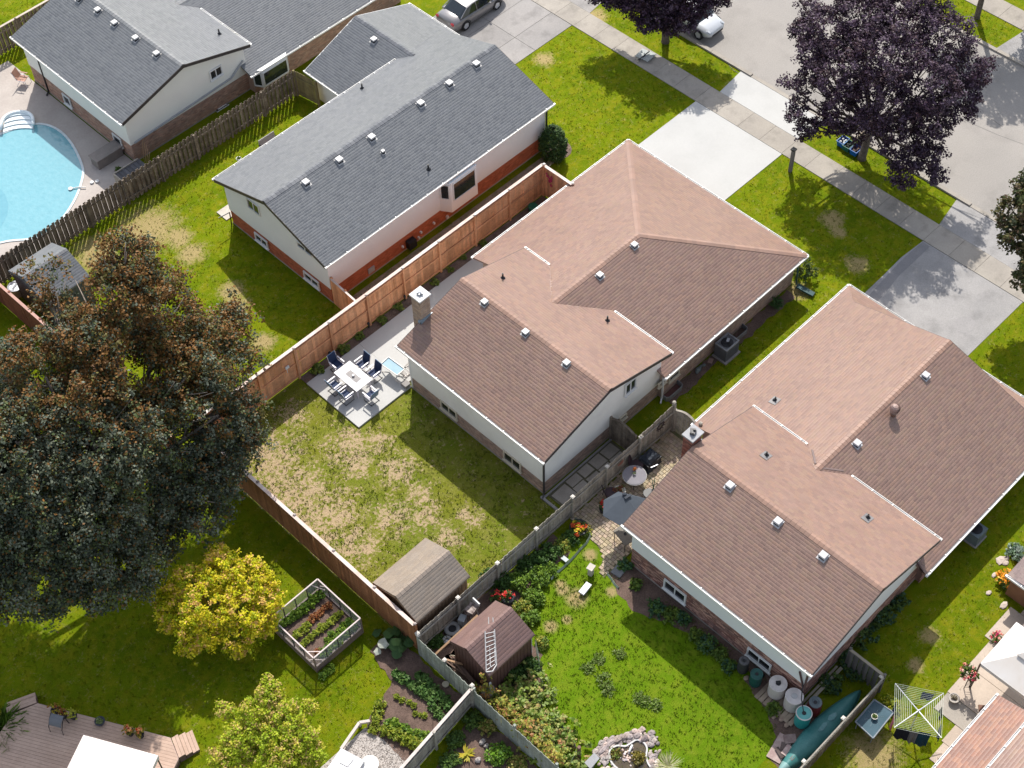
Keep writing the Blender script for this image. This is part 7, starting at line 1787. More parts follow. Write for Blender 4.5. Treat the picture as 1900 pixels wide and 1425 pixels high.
# ---------------------------------------------------------------- timber deck, bottom left
k = 400/1900
DZ = .5
dk = [at(a*k, 1260+b*k, DZ) for a, b in ((325, 215), (1500, 520), (1570, 700), (1530, 784), (1400, 1100), (0, 1100), (-300, 900), (-200, 560), (0, 470), (120, 300))]
t = thing('deck', 'pinkish timber deck with steps at both ends in the bottom left corner', 'deck', tuple(at(150, 1400)))
M_DECK = mat('pinkish_deck_boards', (.50, .36, .285), .8, .1, (.45, .32, .25), nscale=1.2, fine=9, fvar=.1, rnd=.06)
d0 = (at(1500*k, 1260+520*k, DZ)-at(325*k, 1260+215*k, DZ)); d0.z = 0; d0.normalize(); n0 = Vector((-d0.y, d0.x, 0))
if n0.x+n0.y > 0: n0 = -n0
poly = [(p.x, p.y) for p in dk]
base0 = dk[0]
u0 = min((Vector((*p, 0))-base0).dot(n0) for p in poly); u1 = max((Vector((*p, 0))-base0).dot(n0) for p in poly)
bb_ = u0+.001
off0 = base0.x*n0.x+base0.y*n0.y
while bb_ < u1:
    w_ = .135
    lo = clip_row(poly, d0.x, d0.y, n0.x, n0.y, off0+bb_+.004); hi = clip_row(poly, d0.x, d0.y, n0.x, n0.y, off0+bb_+w_)
    if len(lo) == 2 and len(hi) == 2:
        def pp_(a, b): return (d0.x*a+n0.x*(off0+b), d0.y*a+n0.y*(off0+b))
        g = G(); g.prism([pp_(lo[0], bb_), pp_(lo[1], bb_), pp_(hi[1], bb_+w_), pp_(hi[0], bb_+w_)], DZ-.03, DZ); g.build('plank', M_DECK, t)
    bb_ += .143
g = G(); g.prism(poly, .0, DZ-.035); g.build('skirt', mat('deck_skirt', (.16, .10, .085), .85), t)
for a, b in zip(dk[:4], dk[1:4]): g = G(); g.bar(a-Vector((0, 0, .09)), b-Vector((0, 0, .09)), .04, .17); g.build('fascia', mat('pink_fascia', (.46, .33, .29), .7), t)
# steps on the right end
def steps(e0, e1, out, n, nm='step'):
    for i in range(n):
        z = DZ-.15*(i+.2); o_ = out*(.30*i)
        for j in range(2):
            a, b = e0+o_+out*(.15*j), e1+o_+out*(.15*j); g = G(); g.prism([(a.x, a.y), (b.x, b.y), ((b+out*.14).x, (b+out*.14).y), ((a+out*.14).x, (a+out*.14).y)], z-.04, z); g.build('step_board', M_DECK, t)
        a, b = e0+o_, e1+o_; g = G(); g.prism([(a.x, a.y), (b.x, b.y), ((b+out*.28).x, (b+out*.28).y), ((a+out*.28).x, (a+out*.28).y)], 0, z-.045); g.build('riser', mat('deck_skirt', (.16, .10, .085), .85), t)
e0, e1 = at(1510*k, 1260+515*k, DZ), at(1575*k, 1260+690*k, DZ); out = (at(1690*k, 1260+445*k, .2)-e0); out.z = 0; out.normalize()
steps(e0, e1, out, 3)
e0, e1 = at(320*k, 1260+205*k, DZ), at(60*k, 1260+300*k, DZ); out = at(310*k, 1260+95*k, .2)-at(322*k, 1260+200*k, DZ); out.z = 0; out.normalize()
steps(e0, e1, out, 2)
# deck canopy
t = thing('deck_canopy', 'white square canopy tent on the deck at the bottom edge', 'canopy', tuple(at(220, 1420)))
ca, cb = at(155, 1364, 2.5), at(293, 1402, 2.5); dd = cb-ca; dd.z = 0; L_ = dd.length; dd.normalize(); nn = Vector((-dd.y, dd.x, 0))
if nn.x+nn.y > 0: nn = -nn
q4 = [ca, cb, cb+nn*L_, ca+nn*L_]; ce = (q4[0]+q4[2])/2+Vector((0, 0, .65)); M_TENT = mat('white_pink_canvas', (.70, .63, .59), .7, .3, (.67, .60, .56), fvar=.02)
for i in range(4):
    j = (i+1) % 4; g = G(); a, b = q4[i], q4[j]; g.add([a, b, ce, a-Vector((0, 0, .03)), b-Vector((0, 0, .03)), ce-Vector((0, 0, .03))], [(0, 2, 1), (3, 4, 5), (0, 1, 4, 3), (1, 2, 5, 4), (2, 0, 3, 5)]); g.build('canopy_panel', M_TENT, t)
    g = G(); g.bar(a-Vector((0, 0, .12)), b-Vector((0, 0, .12)), .02, .24); g.build('valance', M_TENT, t)
    g = G(); p = a.lerp(ce, .03); g.tube([(p.x, p.y, DZ), (p.x, p.y, 2.48)], .03, 6); g.build('post', M_DARK, t)
# deck furniture and pots
p = at(105, 1345, .9)
t = thing('deck_chair', 'grey low chair seen from behind on the deck', 'chair', (p.x, p.y, DZ)); fw = d0
g = G(); c = Vector((p.x, p.y, DZ))
def L3(a, b, z): return c+d0*a+n0*b+Vector((0, 0, z))
vs = []
for i in range(6):
    f = i/5; an = f*1.35; r_ = .36
    vs += [L3(-.28, -.30+.42*math.sin(an), .42+.34*math.cos(an)), L3(.28, -.30+.42*math.sin(an), .42+.34*math.cos(an))]
g.add(vs, [(2*i, 2*i+1, 2*i+3, 2*i+2) for i in range(5)]); vs2 = [v-Vector((0, 0, .03)) for v in vs]; g.add(vs2, [(2*i+2, 2*i+3, 2*i+1, 2*i) for i in range(5)])
g.build('seat', mat('grey_mesh_fabric', (.16, .165, .18), .7, .3), t)
for sx in (-.3, .3):
    g = G(); g.tube([L3(sx, -.32, .78), L3(sx, -.05, .62), L3(sx, .15, .35), L3(sx, .2, 0)], .02, 5); g.tube([L3(sx, -.3, .45), L3(sx, -.35, 0)], .02, 5); g.build('frame', M_DARK, t)
YRD = [(.35, .10, .03), (.25, .05, .03), (.45, .38, .04), (.40, .30, .03), (.12, .06, .03)]
for i, (u, v, lab) in enumerate(((104, 1322, 'left'), (120, 1330, 'middle'), (138, 1332, 'right'))):
    p = at(u, v, DZ); pot('deck_planter', lab+' pot of dark red and yellow foliage along the deck edge', (p.x, p.y), .16, .26, M_BLACKP, YRD if i < 2 else [(.4, .4, .04), (.35, .38, .05)], None, 90+i, DZ, .32, .42)
p = at(185, 1338, DZ+.2); pot('deck_planter', 'dark round bowl with pale green centre on the deck edge', (p.x, p.y), .21, .22, mat('slate_bowl', (.05, .055, .075), .5), [(.2, .25, .1)], None, 95, DZ, .12, .08)
for i, (u, v, lab) in enumerate(((243, 1362, 'left'), (262, 1366, 'right'))):
    p = at(u, v, DZ); pot('deck_planter', lab+' pot of bright orange and yellow flowers next to the white canopy', (p.x, p.y), .17, .28, M_BLACKP, [(.4, .3, .05), (.3, .25, .04), (.15, .18, .03)], [(.75, .28, .10), (.65, .06, .02), (.8, .5, .2)], 97+i, DZ, .30, .42)
p = at(2, 1345, DZ)
t = thing('ornamental_grass', 'clump of long green grass at the deck edge on the left', 'plant', (p.x, p.y, 0)); q = np.random.default_rng(9); n = 420
a = q.uniform(0, 6.28, n); l = q.uniform(.5, 1.1, n); b0 = np.stack([q.normal(0, .3, n), q.normal(0, .3, n), np.full(n, .1)], 1); d = np.stack([np.cos(a)*.75, np.sin(a)*.75, np.full(n, .75)], 1)
V = np.zeros((n, 4, 3)); sd_ = np.stack([-np.sin(a), np.cos(a), np.zeros(n)], 1)*.018
V[:, 0] = b0-sd_; V[:, 1] = b0+sd_; V[:, 2] = b0+d*l[:, None]*.6+sd_; V[:, 3] = b0+d*l[:, None]-np.array([0, 0, .25])*l[:, None]
T = np.repeat(np.array([(.10, .18, .02), (.15, .24, .03), (.07, .12, .02)])[q.integers(0, 3, n)], 4, axis=0)
link('blades', mesh_np('blades', V.reshape(-1, 3), np.arange(n*4).reshape(n, 4), T, M_LEAF), t)

# ---------------------------------------------------------------- pond
k = 320/1900
K2 = lambda a, b: (at(1000+a*k, 1300+b*k).x, at(1000+a*k, 1300+b*k).y)
po = [K2(*q) for q in ((790, 560), (860, 515), (950, 520), (1010, 490), (1080, 450), (1150, 480), (1180, 540), (1170, 620), (1190, 700), (1230, 800), (1000, 860), (880, 760), (810, 690), (785, 620))]
ring2 = smooth_loop(po, 4)
t = thing('garden_pond', 'small kidney shaped garden pond with pale rim and stones', 'pond', (21.7, 15.9, 0))
M_PW = mat('pond_water', (.05, .033, .02), .08, .5, (.08, .06, .03), nscale=2.5, fvar=.1)
g = G(); g.prism(ring2, 0, .035); g.build('water', M_PW, t); band(ring2, .07, .0, .11).build('rim', mat('pale_liner', (.50, .49, .48), .5), t)
rr = random.Random(6)
cx_ = sum(p[0] for p in ring2)/len(ring2); cy_ = sum(p[1] for p in ring2)/len(ring2)
for i, p in enumerate(ring2[::1]):
    for j in range(3):
        if rr.random() < .22: continue
        v = Vector((p[0]-cx_, p[1]-cy_)).normalized()*(.18+j*.17+rr.uniform(-.09, .09)); s_ = rr.uniform(.09, .30)
        c_ = rr.choice([(1, 1, 1), (1.25, 1.1, 1.05), (.75, .72, .75), (1.1, 1.05, 1.1), (1.3, 1.25, 1.2)])
        g = G(); g.rock((p[0]+v.x+rr.uniform(-.05, .05), p[1]+v.y+rr.uniform(-.05, .05), .05), (s_*1.3, s_, s_*.7), i*3+j, c_); g.build('stone', M_STONE, t)
for (a, b, sx, sy) in ((860, 440, .5, .32), (950, 400, .45, .3), (1080, 400, .42, .3), (700, 560, .6, .25), (1160, 430, .4, .3), (790, 480, .55, .3), (1000, 410, .35, .3)):
    p = K2(a, b); g = G(); g.rock((p[0], p[1], .09), (sx, sy, .22), int(a), rr.choice([(.9, .85, .88), (.6, .55, .58), (1.05, .95, .92)])); g.build('stone', M_STONE, t)
for i in range(34):
    p = K2(970+rr.gauss(0, 40), 610+rr.gauss(0, 42)); s_ = rr.uniform(.07, .13); g = G(); g.rock((p[0], p[1], .06), (s_, s_, s_*.7), i+500, rr.choice([(1.9, 1.6, 1.5), (2.0, 1.9, 1.9), (1.7, 1.7, 1.9), (1.5, 1.3, 1.2)])); g.build('pebble', M_STONE, t)
p = K2(1010, 540); g = G(); g.tube([(p[0]-.15, p[1]-.05, .12), (p[0], p[1], .15), (p[0]+.15, p[1]+.05, .12)], .05, 8); single(g, 'pond_pipe', 'white ornament lying across the pond pebbles', 'ornament', M_WHITE, (p[0], p[1], .1))
p = K2(840, 590); shrub('pond_plant', 'green water plant at the left side of the small pond', 'plant', p, .3, .2, [(.12, .18, .02), (.18, .14, .03)], 24, 9, .09, 501, z=.03)
p = K2(1090, 650); shrub('pond_reed', 'yellow brown reeds in the middle right of the small pond', 'plant', p, .28, .35, [(.22, .18, .03), (.14, .12, .02)], 24, 9, .11, 502, z=.03)
def spiky(name, label, p, n, l, pal, seed, wd=.02, up=.8):
    t = thing(name, label, 'plant', (p[0], p[1], 0)); q = np.random.default_rng(seed)
    a = q.uniform(0, 6.28, n); ll = l*q.uniform(.6, 1.1, n); u_ = q.uniform(.25, up, n); c_ = np.sqrt(1-u_**2); b0 = np.stack([q.normal(0, .04, n), q.normal(0, .04, n), np.full(n, .03)], 1)
    d = np.stack([np.cos(a)*c_, np.sin(a)*c_, u_], 1); s_ = np.stack([-np.sin(a), np.cos(a), np.zeros(n)], 1)*wd
    V = np.zeros((n, 4, 3)); V[:, 0] = b0-s_*.5; V[:, 1] = b0+s_*.5; V[:, 2] = b0+d*ll[:, None]*.55+s_; V[:, 3] = b0+d*ll[:, None]
    V5 = np.zeros((n, 4, 3)); V5[:, 0] = b0-s_*.5; V5[:, 1] = b0+d*ll[:, None]; V5[:, 2] = b0+d*ll[:, None]*.55-s_; V5[:, 3] = V5[:, 0]
    F = np.arange(n*4).reshape(n, 4); T = np.repeat(np.array(pal)[q.integers(0, len(pal), n)], 4, axis=0)
    link('blades', mesh_np('blades', V.reshape(-1, 3), F, T, M_LEAF), t); return t
spiky('spiky_grass', 'pale cream spiky ornamental grass at the bottom edge right of the pond', K2(1420, 740), 120, .75, [(.55, .52, .30), (.40, .42, .18), (.62, .60, .42)], 3)
p = (at(866, 1400).x, at(866, 1400).y)
spiky('yellow_hosta', 'yellow rosette plant below the pale topped fence', p, 26, .48, [(.48, .38, .03), (.55, .45, .06), (.35, .33, .04)], 4, .075, .6)
for i, (u, v, r_, h, w_, kk) in enumerate(((925, 1405, .55, .6, 'bright green round bush at the bottom centre', 'g'), (845, 1375, .4, .4, 'green bush left of the yellow rosette', 'd'), (880, 1340, .45, .5, 'shaded bush under the rear grey fences', 'd'), (905, 1352, .35, .5, 'small bush with orange tips by the vine fence', 'y'), (835, 1415, .45, .4, 'low green bush at the bottom edge by the grey fence', 'd'), (960, 1420, .4, .4, 'straw green tuft at the bottom edge', 'y'))):
    p = at(u, v); shrub('bush', w_, 'bush', (p.x, p.y), r_, h, dict(g=[(.13, .26, .02), (.19, .31, .03), (.08, .17, .02)], d=[(.07, .13, .03), (.11, .18, .03)], y=[(.28, .28, .06), (.35, .25, .08), (.15, .2, .03)])[kk], 90, 14, .1, 520+i)
for i, (u, v, s_) in enumerate(((895, 1378, .35), (903, 1385, .25), (887, 1412, .3), (1045, 1418, .3))):
    p = at(u, v); g = G(); g.rock((p.x, p.y, .08), (s_, s_*.8, .2), i+700); single(g, 'rock', ('largest pale pink rock beside the bright round bush', 'smaller pink rock touching the bright round bush', 'pink rock near the bottom edge left of the round bush', 'whitish rock at the foot of the brown post')[i], 'rock', M_STONE, (p.x, p.y, 0))
p = at(1098, 1418); g = G(); g.box((p.x, p.y, .15), (.5, .25, .25), .3); g.slab([(p.x-.3, p.y-.2, .34), (p.x+.3, p.y-.15, .34), (p.x+.3, p.y+.15, .42), (p.x-.3, p.y+.15, .42)], .03, .8); single(g, 'metal_tray', 'grey white metal box at the bottom edge left of the pond', 'box', mat('pale_box', (.45, .45, .46), .5), (p.x, p.y, 0))
# squash vines over the rear border: many creeping leaves
def vine(name, label, pts, n, h, size, pal, seed, rad=.35, top=None):
    q = np.random.default_rng(seed); P_ = np.array([(at(u, v).x, at(u, v).y) for u, v in pts]); idx = q.integers(0, len(P_), n)
    nx = np.clip(idx+1, 0, len(P_)-1); f = q.random(n)[:, None]; c = P_[idx]*(1-f)+P_[nx]*f+q.normal(0, rad, (n, 2))
    C = np.hstack([c, (np.abs(q.normal(0, h, n))+.1)[:, None]]); V, F, T = leaf_cloud(C, .14, 8, size, pal, seed, up=1.0)
    V[:, 2] = np.maximum(V[:, 2], .012); o = link(name, mesh_np(name, V, F, T, M_LEAF)); return tag(o, label, 'vines', kind='stuff')
VP = [(.20, .28, .04), (.28, .33, .07), (.30, .31, .08), (.14, .22, .03), (.36, .27, .10), (.24, .32, .09), (.17, .25, .04)]
vine('squash_vines', 'tangle of yellow green squash vines between the brown shed and the bottom fence', [(975, 1265), (985, 1285), (960, 1300), (985, 1320), (1000, 1340), (1020, 1360), (1030, 1385), (1045, 1405)], 520, .28, .16, VP, 61, .5)
vine('fence_vine', 'orange yellow vine climbing over the bottom grey fence', [(890, 1285), (905, 1300), (925, 1318), (950, 1345), (985, 1372), (1010, 1400), (1030, 1420)], 300, .8, .11, [(.34, .28, .05), (.38, .36, .06), (.22, .27, .04), (.36, .17, .06)], 62, .22)
# plants along the grey fence border
for i, (u, v, r_, h, kk, w_) in enumerate(((1083, 985, .4, .4, 'y', 'at the paved end of the fence border'), (1062, 1000, .45, .5, 'd', 'second from the paved end of the fence border'), (1045, 1015, .4, .4, 'y', 'third along the fence border, yellow tipped'), (1020, 1030, .55, .6, 'd', 'dark one in the middle of the fence border'), (1000, 1045, .5, .7, 'd', 'tall one in the middle of the fence border'), (975, 1055, .5, .6, 'd', 'shaded one by the third fence post cap'), (1000, 1075, .6, .7, 'g', 'broad bright one opposite the third fence post'), (965, 1085, .6, .8, 'g', 'largest bright one between fence and lush lawn'), (1020, 1060, .4, .4, 'g', 'small bright one at the pale edging'),
      (935, 1085, .5, .7, 'd', 'dark one near the red flowers'), (990, 1110, .55, .6, 'g', 'bright one right of the brown shed gable'), (970, 1130, .45, .5, 'y', 'yellowish one right of the dark tyre'), (985, 1150, .4, .5, 'g', 'bright one at the brown shed side wall'), (905, 1075, .4, .5, 'd', 'one under the fence behind the white barbecue'), (1005, 1195, .3, .4, 'y', 'one at the brown shed corner post'), (985, 1240, .5, .6, 'd', 'dark one in the shade of the brown shed'), (960, 1255, .45, .6, 'd', 'one in the shade beside the squash vines'), (810, 1190, .4, .4, 'd', 'one between the small tyre and the grey fence'), (860, 1222, .25, .3, 'y', 'one among the scrap timber'))):
    p = at(u, v); shrub('border_plant', 'leafy border plant, '+w_, 'plant', (p.x, p.y), r_, h, dict(g=[(.13, .23, .025), (.18, .28, .03), (.09, .16, .02)], d=[(.05, .11, .02), (.08, .15, .03), (.035, .08, .015)], y=[(.22, .27, .03), (.33, .31, .05), (.12, .19, .03)])[kk], 80, 14, .10, 560+i)
for i, (u, v, pal, w_) in enumerate(((928, 1064, [(.40, .02, .04), (.30, .02, .03)], 'dark crimson flowers by the second post of the grey fence'), (941, 1112, [(.85, .05, .04), (.7, .04, .03)], 'bright red flowers behind the brown shed ridge'), (900, 1082, [(.45, .42, .15), (.5, .35, .2)], 'pale yellow pink flowers under the grey fence'), (920, 1115, [(.80, .05, .05)], 'red flowers at the brown shed roof corner'))):
    p = at(u, v); shrub('border_flower', w_, 'flowers', (p.x, p.y), .3, .65, GRE, 30, 12, .08, 590+i, flowers=(pal, 11))
for i, (u, v) in enumerate(((1070, 984), (1048, 1040))):
    p = at(u, v); g = G(); g.box((p.x, p.y, .12), (.3, .2, .06), .6+i); single(g, 'garden_tile', ('pale blue tile in the shaded fence border', 'small white tile beside the pale edging')[i], 'tile', mat('pale_tile', (.42, .46, .46), .5), (p.x, p.y, 0))
for i, (u, v, s_) in enumerate(((1150, 1215, .28), (1112, 1225, .35), (1118, 1262, .4), (1128, 1280, .35), (1090, 1240, .3), (1195, 1300, .35), (1215, 1310, .3), (1185, 1295, .3))):
    p = at(u, v); shrub('lawn_weed', ('weed patch right of the garden lawn centre', 'small weed patch left of the lawn centre', 'grey green weed patch in the lush lawn', 'grey green weed just below the largest weed patch', 'faint weed patch near the shed', 'pinkish weed patch in the lower lush lawn', 'pinkish weed right of its twin patch', 'weed left of the pinkish twins')[i], 'weed', (p.x, p.y), s_, .12, [(.13, .20, .03), (.17, .22, .06), (.10, .17, .015)], 40, 9, .08, 610+i)

# ---------------------------------------------------------------- front verge things
g = []
def bin_(label, u, v, m, lid):
    p = at(u, v); t = thing('recycling_box', label, 'recycling box', (p.x, p.y, 0)); g = G()
    a, b, h = .30, .22, .36
    g.add([(p.x-a*.85, p.y-b*.85, 0), (p.x+a*.85, p.y-b*.85, 0), (p.x+a*.85, p.y+b*.85, 0), (p.x-a*.85, p.y+b*.85, 0), (p.x-a, p.y-b, h), (p.x+a, p.y-b, h), (p.x+a, p.y+b, h), (p.x-a, p.y+b, h)], [(0, 3, 2, 1), (0, 1, 5, 4), (1, 2, 6, 5), (2, 3, 7, 6), (3, 0, 4, 7)])
    g.build('tub', m, t); g = G(); g.bx(p.x-a-.02, p.x+a+.02, p.y-b-.02, p.y-b+.01, h-.04, h); g.bx(p.x-a-.02, p.x+a+.02, p.y+b-.01, p.y+b+.02, h-.04, h); g.bx(p.x-a-.02, p.x-a+.01, p.y-b+.01, p.y+b-.01, h-.04, h); g.bx(p.x+a-.01, p.x+a+.02, p.y-b+.01, p.y+b-.01, h-.04, h); g.build('rim', m, t)
    g = G(); rr = random.Random(int(u))
    for i in range(7): g.rock((p.x+rr.uniform(-.18, .18), p.y+rr.uniform(-.12, .12), h*.7), (.16, .12, .12), i, rr.uniform(.5, 1.2))
    g.build('contents', lid, t); return t
M_BLUE = mat('recycling_blue', (.01, .12, .42), .45, .4)
bin_('blue recycling box with white rubbish left of the purple tree trunk', 1563, 268, M_BLUE, M_WHITE); bin_('dark green recycling box between two blue ones', 1573, 276, mat('recycling_green', (.02, .12, .09), .5), mat('dark_rubbish', (.05, .06, .05), .8)); bin_('blue recycling box closest to the purple tree trunk', 1587, 284, M_BLUE, mat('brown_rubbish', (.2, .13, .09), .8))
g = G(); p = at(1598, 258); g.rock((p.x, p.y, .25), (.6, .4, .5), 3); single(g, 'paper_bag', 'crumpled pale paper bag behind the blue boxes', 'bag', mat('kraft_bag', (.42, .34, .26), .8), (p.x, p.y, 0))
# small grey post without a lamp, guessed from a dark shaft
a = at(1466, 318); 
t = thing('grey_post', 'grey square post rising from the lawn edge into the purple leaves', 'post', (a.x, a.y, 0))
g = G(); g.box((a.x, a.y, .8), (.17, .17, 1.6)); g.build('shaft', mat('grey_wood_post', (.17, .15, .15), .8), t); g = G(); g.box((a.x, a.y, 1.64), (.26, .26, .08)); g.build('cap', M_DARK, t)
# mailbox frame / ramp on pavement in tree shade
a = at(1191, 101)
t = thing('barrow', 'small grey flat trolley lying on the shaded pavement', 'trolley', (a.x, a.y, 0))
M_BARR = mat('pale_grey_paint', (.34, .37, .36), .6)
for (p, q, r_) in (((1185, 107), (1199, 93), .5), ((1196, 112), (1212, 98), .45)):
    P_, Q_ = at(*p, .15), at(*q, .15); g = G(); g.bar(P_, Q_, r_, .04); g.build('board', M_BARR, t)
g = G(); g.tube([at(1183, 113, .1), at(1205, 95, .3)], .04, 6); g.build('handle', M_DARK, t)
for q in ((1183, 109), (1184, 113)): p = at(*q, .1); g = G(); g.rock((p.x, p.y, .08), (.14, .14, .14), 2); g.build('wheel', mat('cream_wheel', (.5, .46, .38), .6), t)

# ---------------------------------------------------------------- cars
def car(label, loc, rz, paint, kind='sedan', L_=4.55, W_=1.76):
    """x forward; lofted body with glasshouse, wheels, lights, mirrors and handles"""
    t = thing('parked_car', label, 'car', (loc[0], loc[1], 0)); o_ = Vector((loc[0], loc[1], 0)); Rm = Matrix.Rotation(rz, 3, 'Z')
    def put(g): g.v = [tuple(Rm@Vector(q)+o_) for q in g.v]; return g
    h = L_/2
    # stations: x, half width, z low, z shoulder, z top (bonnet / boot surface)
    st = [(-h, .66, .40, .62, .70), (-h+.05, .76, .30, .74, .86), (-h+.22, .83, .24, .82, .97), (-h+.75, .87, .20, .86, 1.00), (-h+1.3, .88, .19, .86, .98), (0, .885, .19, .84, .93), (h-1.45, .885, .19, .82, .92), (h-.9, .87, .20, .78, .86), (h-.4, .82, .24, .70, .76), (h-.12, .72, .30, .60, .66), (h, .55, .36, .52, .56)]
    vs = []; fs = []; n = 12
    for x, w_, z0, z1, z2 in st:
        ring = [(-w_*.85, z0), (-w_*.98, z0+.1), (-w_, (z0+z1)/2), (-w_*.985, z1-.03), (-w_*.93, z1+.02), (-w_*.6, z2), (w_*.6, z2), (w_*.93, z1+.02), (w_*.985, z1-.03), (w_, (z0+z1)/2), (w_*.98, z0+.1), (w_*.85, z0)]
        vs += [(x, y, z) for y, z in ring]
    for i in range(len(st)-1):
        for j in range(n): fs.append((i*n+j, i*n+(j+1) % n, (i+1)*n+(j+1) % n, (i+1)*n+j))
    fs += [tuple(range(n-1, -1, -1)), tuple((len(st)-1)*n+j for j in range(n))]
    g = G(); g.add(vs, fs); b = put(g).build('body', paint, t, smooth=True)
    # glasshouse
    gl = [(-h+.62, .70, .98, 0.98), (-h+1.25, .66, .98, 1.36), (-h+1.7, .64, .97, 1.42), (.15, .64, .93, 1.43), (.55, .65, .92, 1.36), (h-1.25, .74, .90, .92)] if kind == 'sedan' else [(-h+.25, .70, .95, 1.10), (-h+.7, .66, .95, 1.40), (-h+1.3, .64, .95, 1.46), (.2, .64, .93, 1.46), (.7, .66, .92, 1.34), (h-1.0, .74, .88, .90)]
    vs = []; fs = []
    for x, w_, z0, z1 in gl: vs += [(x, -.83, z0-.02), (x, -w_-.0, z1-.03), (x, -w_*.8, z1), (x, w_*.8, z1), (x, w_, z1-.03), (x, .83, z0-.02)]
    for i in range(len(gl)-1):
        for j in range(5): fs.append((i*6+j, i*6+j+1, (i+1)*6+j+1, (i+1)*6+j))
    fs += [tuple(range(5, -1, -1)), tuple((len(gl)-1)*6+j for j in range(6))]
    g = G(); g.add(vs, fs); put(g).build('windows', mat('car_glass', (.010, .016, .022), .05, .9, fvar=0), t, smooth=False)
    g = G()
    rp = gl[1:5]; vs = []
    for x, w_, z0, z1 in rp: vs += [(x, -w_-.01, z1-.03), (x, -w_*.8, z1+.012), (x, 0, z1+.03), (x, w_*.8, z1+.012), (x, w_+.01, z1-.03)]
    g.add(vs, [(i*5+j, i*5+j+1, (i+1)*5+j+1, (i+1)*5+j) for i in range(3) for j in range(4)]); put(g).build('roof_panel', paint, t, smooth=True)
    g = G()
    for s_ in (-1, 1):
        A = [(x, s_*(w_+.012), z1-.02) for x, w_, z0, z1 in gl]
        g.tube([(gl[0][0], s_*.80, gl[0][2])]+A[1:5]+[(gl[5][0], s_*.80, gl[5][2])], .03, 5)
        for x in (-.35,): g.tube([(x, s_*.835, .93), (x+.02, s_*.665, 1.42)], .03, 5)
    put(g).build('pillars', paint, t)
    wb = 2.6; 
    for x in (-h+.95, -h+.95+wb):
        for s_ in (-1, 1):
            g = G(); n_ = 20; vs = []; fs = []
            for yy, r_ in ((s_*.70, .30), (s_*.70, .325), (s_*.88, .325), (s_*.90, .29), (s_*.885, .22)):
                for kk in range(n_): a = 2*math.pi*kk/n_; vs.append((x+r_*math.cos(a), yy, .325+r_*math.sin(a)))
            for i in range(4):
                for kk in range(n_): fs.append((i*n_+kk, i*n_+(kk+1) % n_, (i+1)*n_+(kk+1) % n_, (i+1)*n_+kk))
            g.add(vs, fs); w_ = put(g).build('wheel', mat('tyre_rubber', (.018, .018, .02), .8), t)
            g = G(); vs = [(x, s_*.90, .325)]+[(x+.215*math.cos(2*math.pi*kk/10)*(1 if kk % 2 else .82), s_*.893, .325+.215*math.sin(2*math.pi*kk/10)*(1 if kk % 2 else .82)) for kk in range(10)]
            g.add(vs, [(0, 1+kk, 1+(kk+1) % 10) for kk in range(10)]); put(g).build('rim', M_STEEL, w_)
            g = G(); vs = []; 
            for r_, yy in ((.345, s_*.878), (.40, s_*.886)):
                for kk in range(11): a = math.pi*kk/10; vs.append((x+r_*math.cos(a), yy, .325+r_*math.sin(a)))
            g.add(vs, [(kk, kk+1, 11+kk+1, 11+kk) for kk in range(10)]); put(g).build('wheel_arch', M_DARK, t)
    for s_ in (-1, 1):
        g = G(); g.rock((h-.30, s_*.62, .66), (.46, .26, .14), 2); put(g).build('headlight', mat('headlamp', (.45, .48, .52), .1, .8), t)
        g = G(); g.rock((-h+.06, s_*.64, .78), (.16, .30, .20), 2); put(g).build('taillight', mat('tail_lamp', (.45, .02, .03), .2, .7), t)
        g = G(); g.rock((.62, s_*.97, .96), (.16, .2, .13), 1); put(g).build('mirror', paint, t)
        for x in (-.9, .1): g = G(); g.box((x, s_*.885, .80), (.16, .03, .03)); put(g).build('handle', paint, t)
        g = G(); g.bar((-.35, s_*.886, .3), (-.35, s_*.86, .84), .008, .01); g.bar((h-1.55, s_*.886, .3), (h-1.55, s_*.86, .84), .008, .01); put(g).build('door_gap', M_DARK, t)
    g = G(); g.box((h-.02, 0, .42), (.06, .95, .12)); g.box((h-.06, 0, .57), (.05, .7, .05)); put(g).build('grille', M_DARK, t)
    g = G(); g.box((-h+.0, 0, .5), (.03, .42, .11)); put(g).build('number_plate', M_WHITE, t)
    g = G(); g.box((-h-.01, 0, .33), (.1, 1.35, .14)); put(g).build('rear_bumper', paint, t)
    return t
M_SILV = mat('silver_grey_paint', (.22, .21, .215), .28, .6, (.22, .21, .215), fvar=0, metal=.35, coat=.6)
M_SILV2 = mat('pale_silver_paint', (.50, .52, .55), .25, .6, (.50, .52, .55), fvar=0, metal=.2, coat=.6)
car('silver grey sedan parked on the concrete driveway at the top', (50.3, 54.75), 0, M_SILV)
car('pale silver car on the street, half covered by the purple maple', (58.62, 44.75), R(-90), M_SILV2, 'hatch', 4.3)
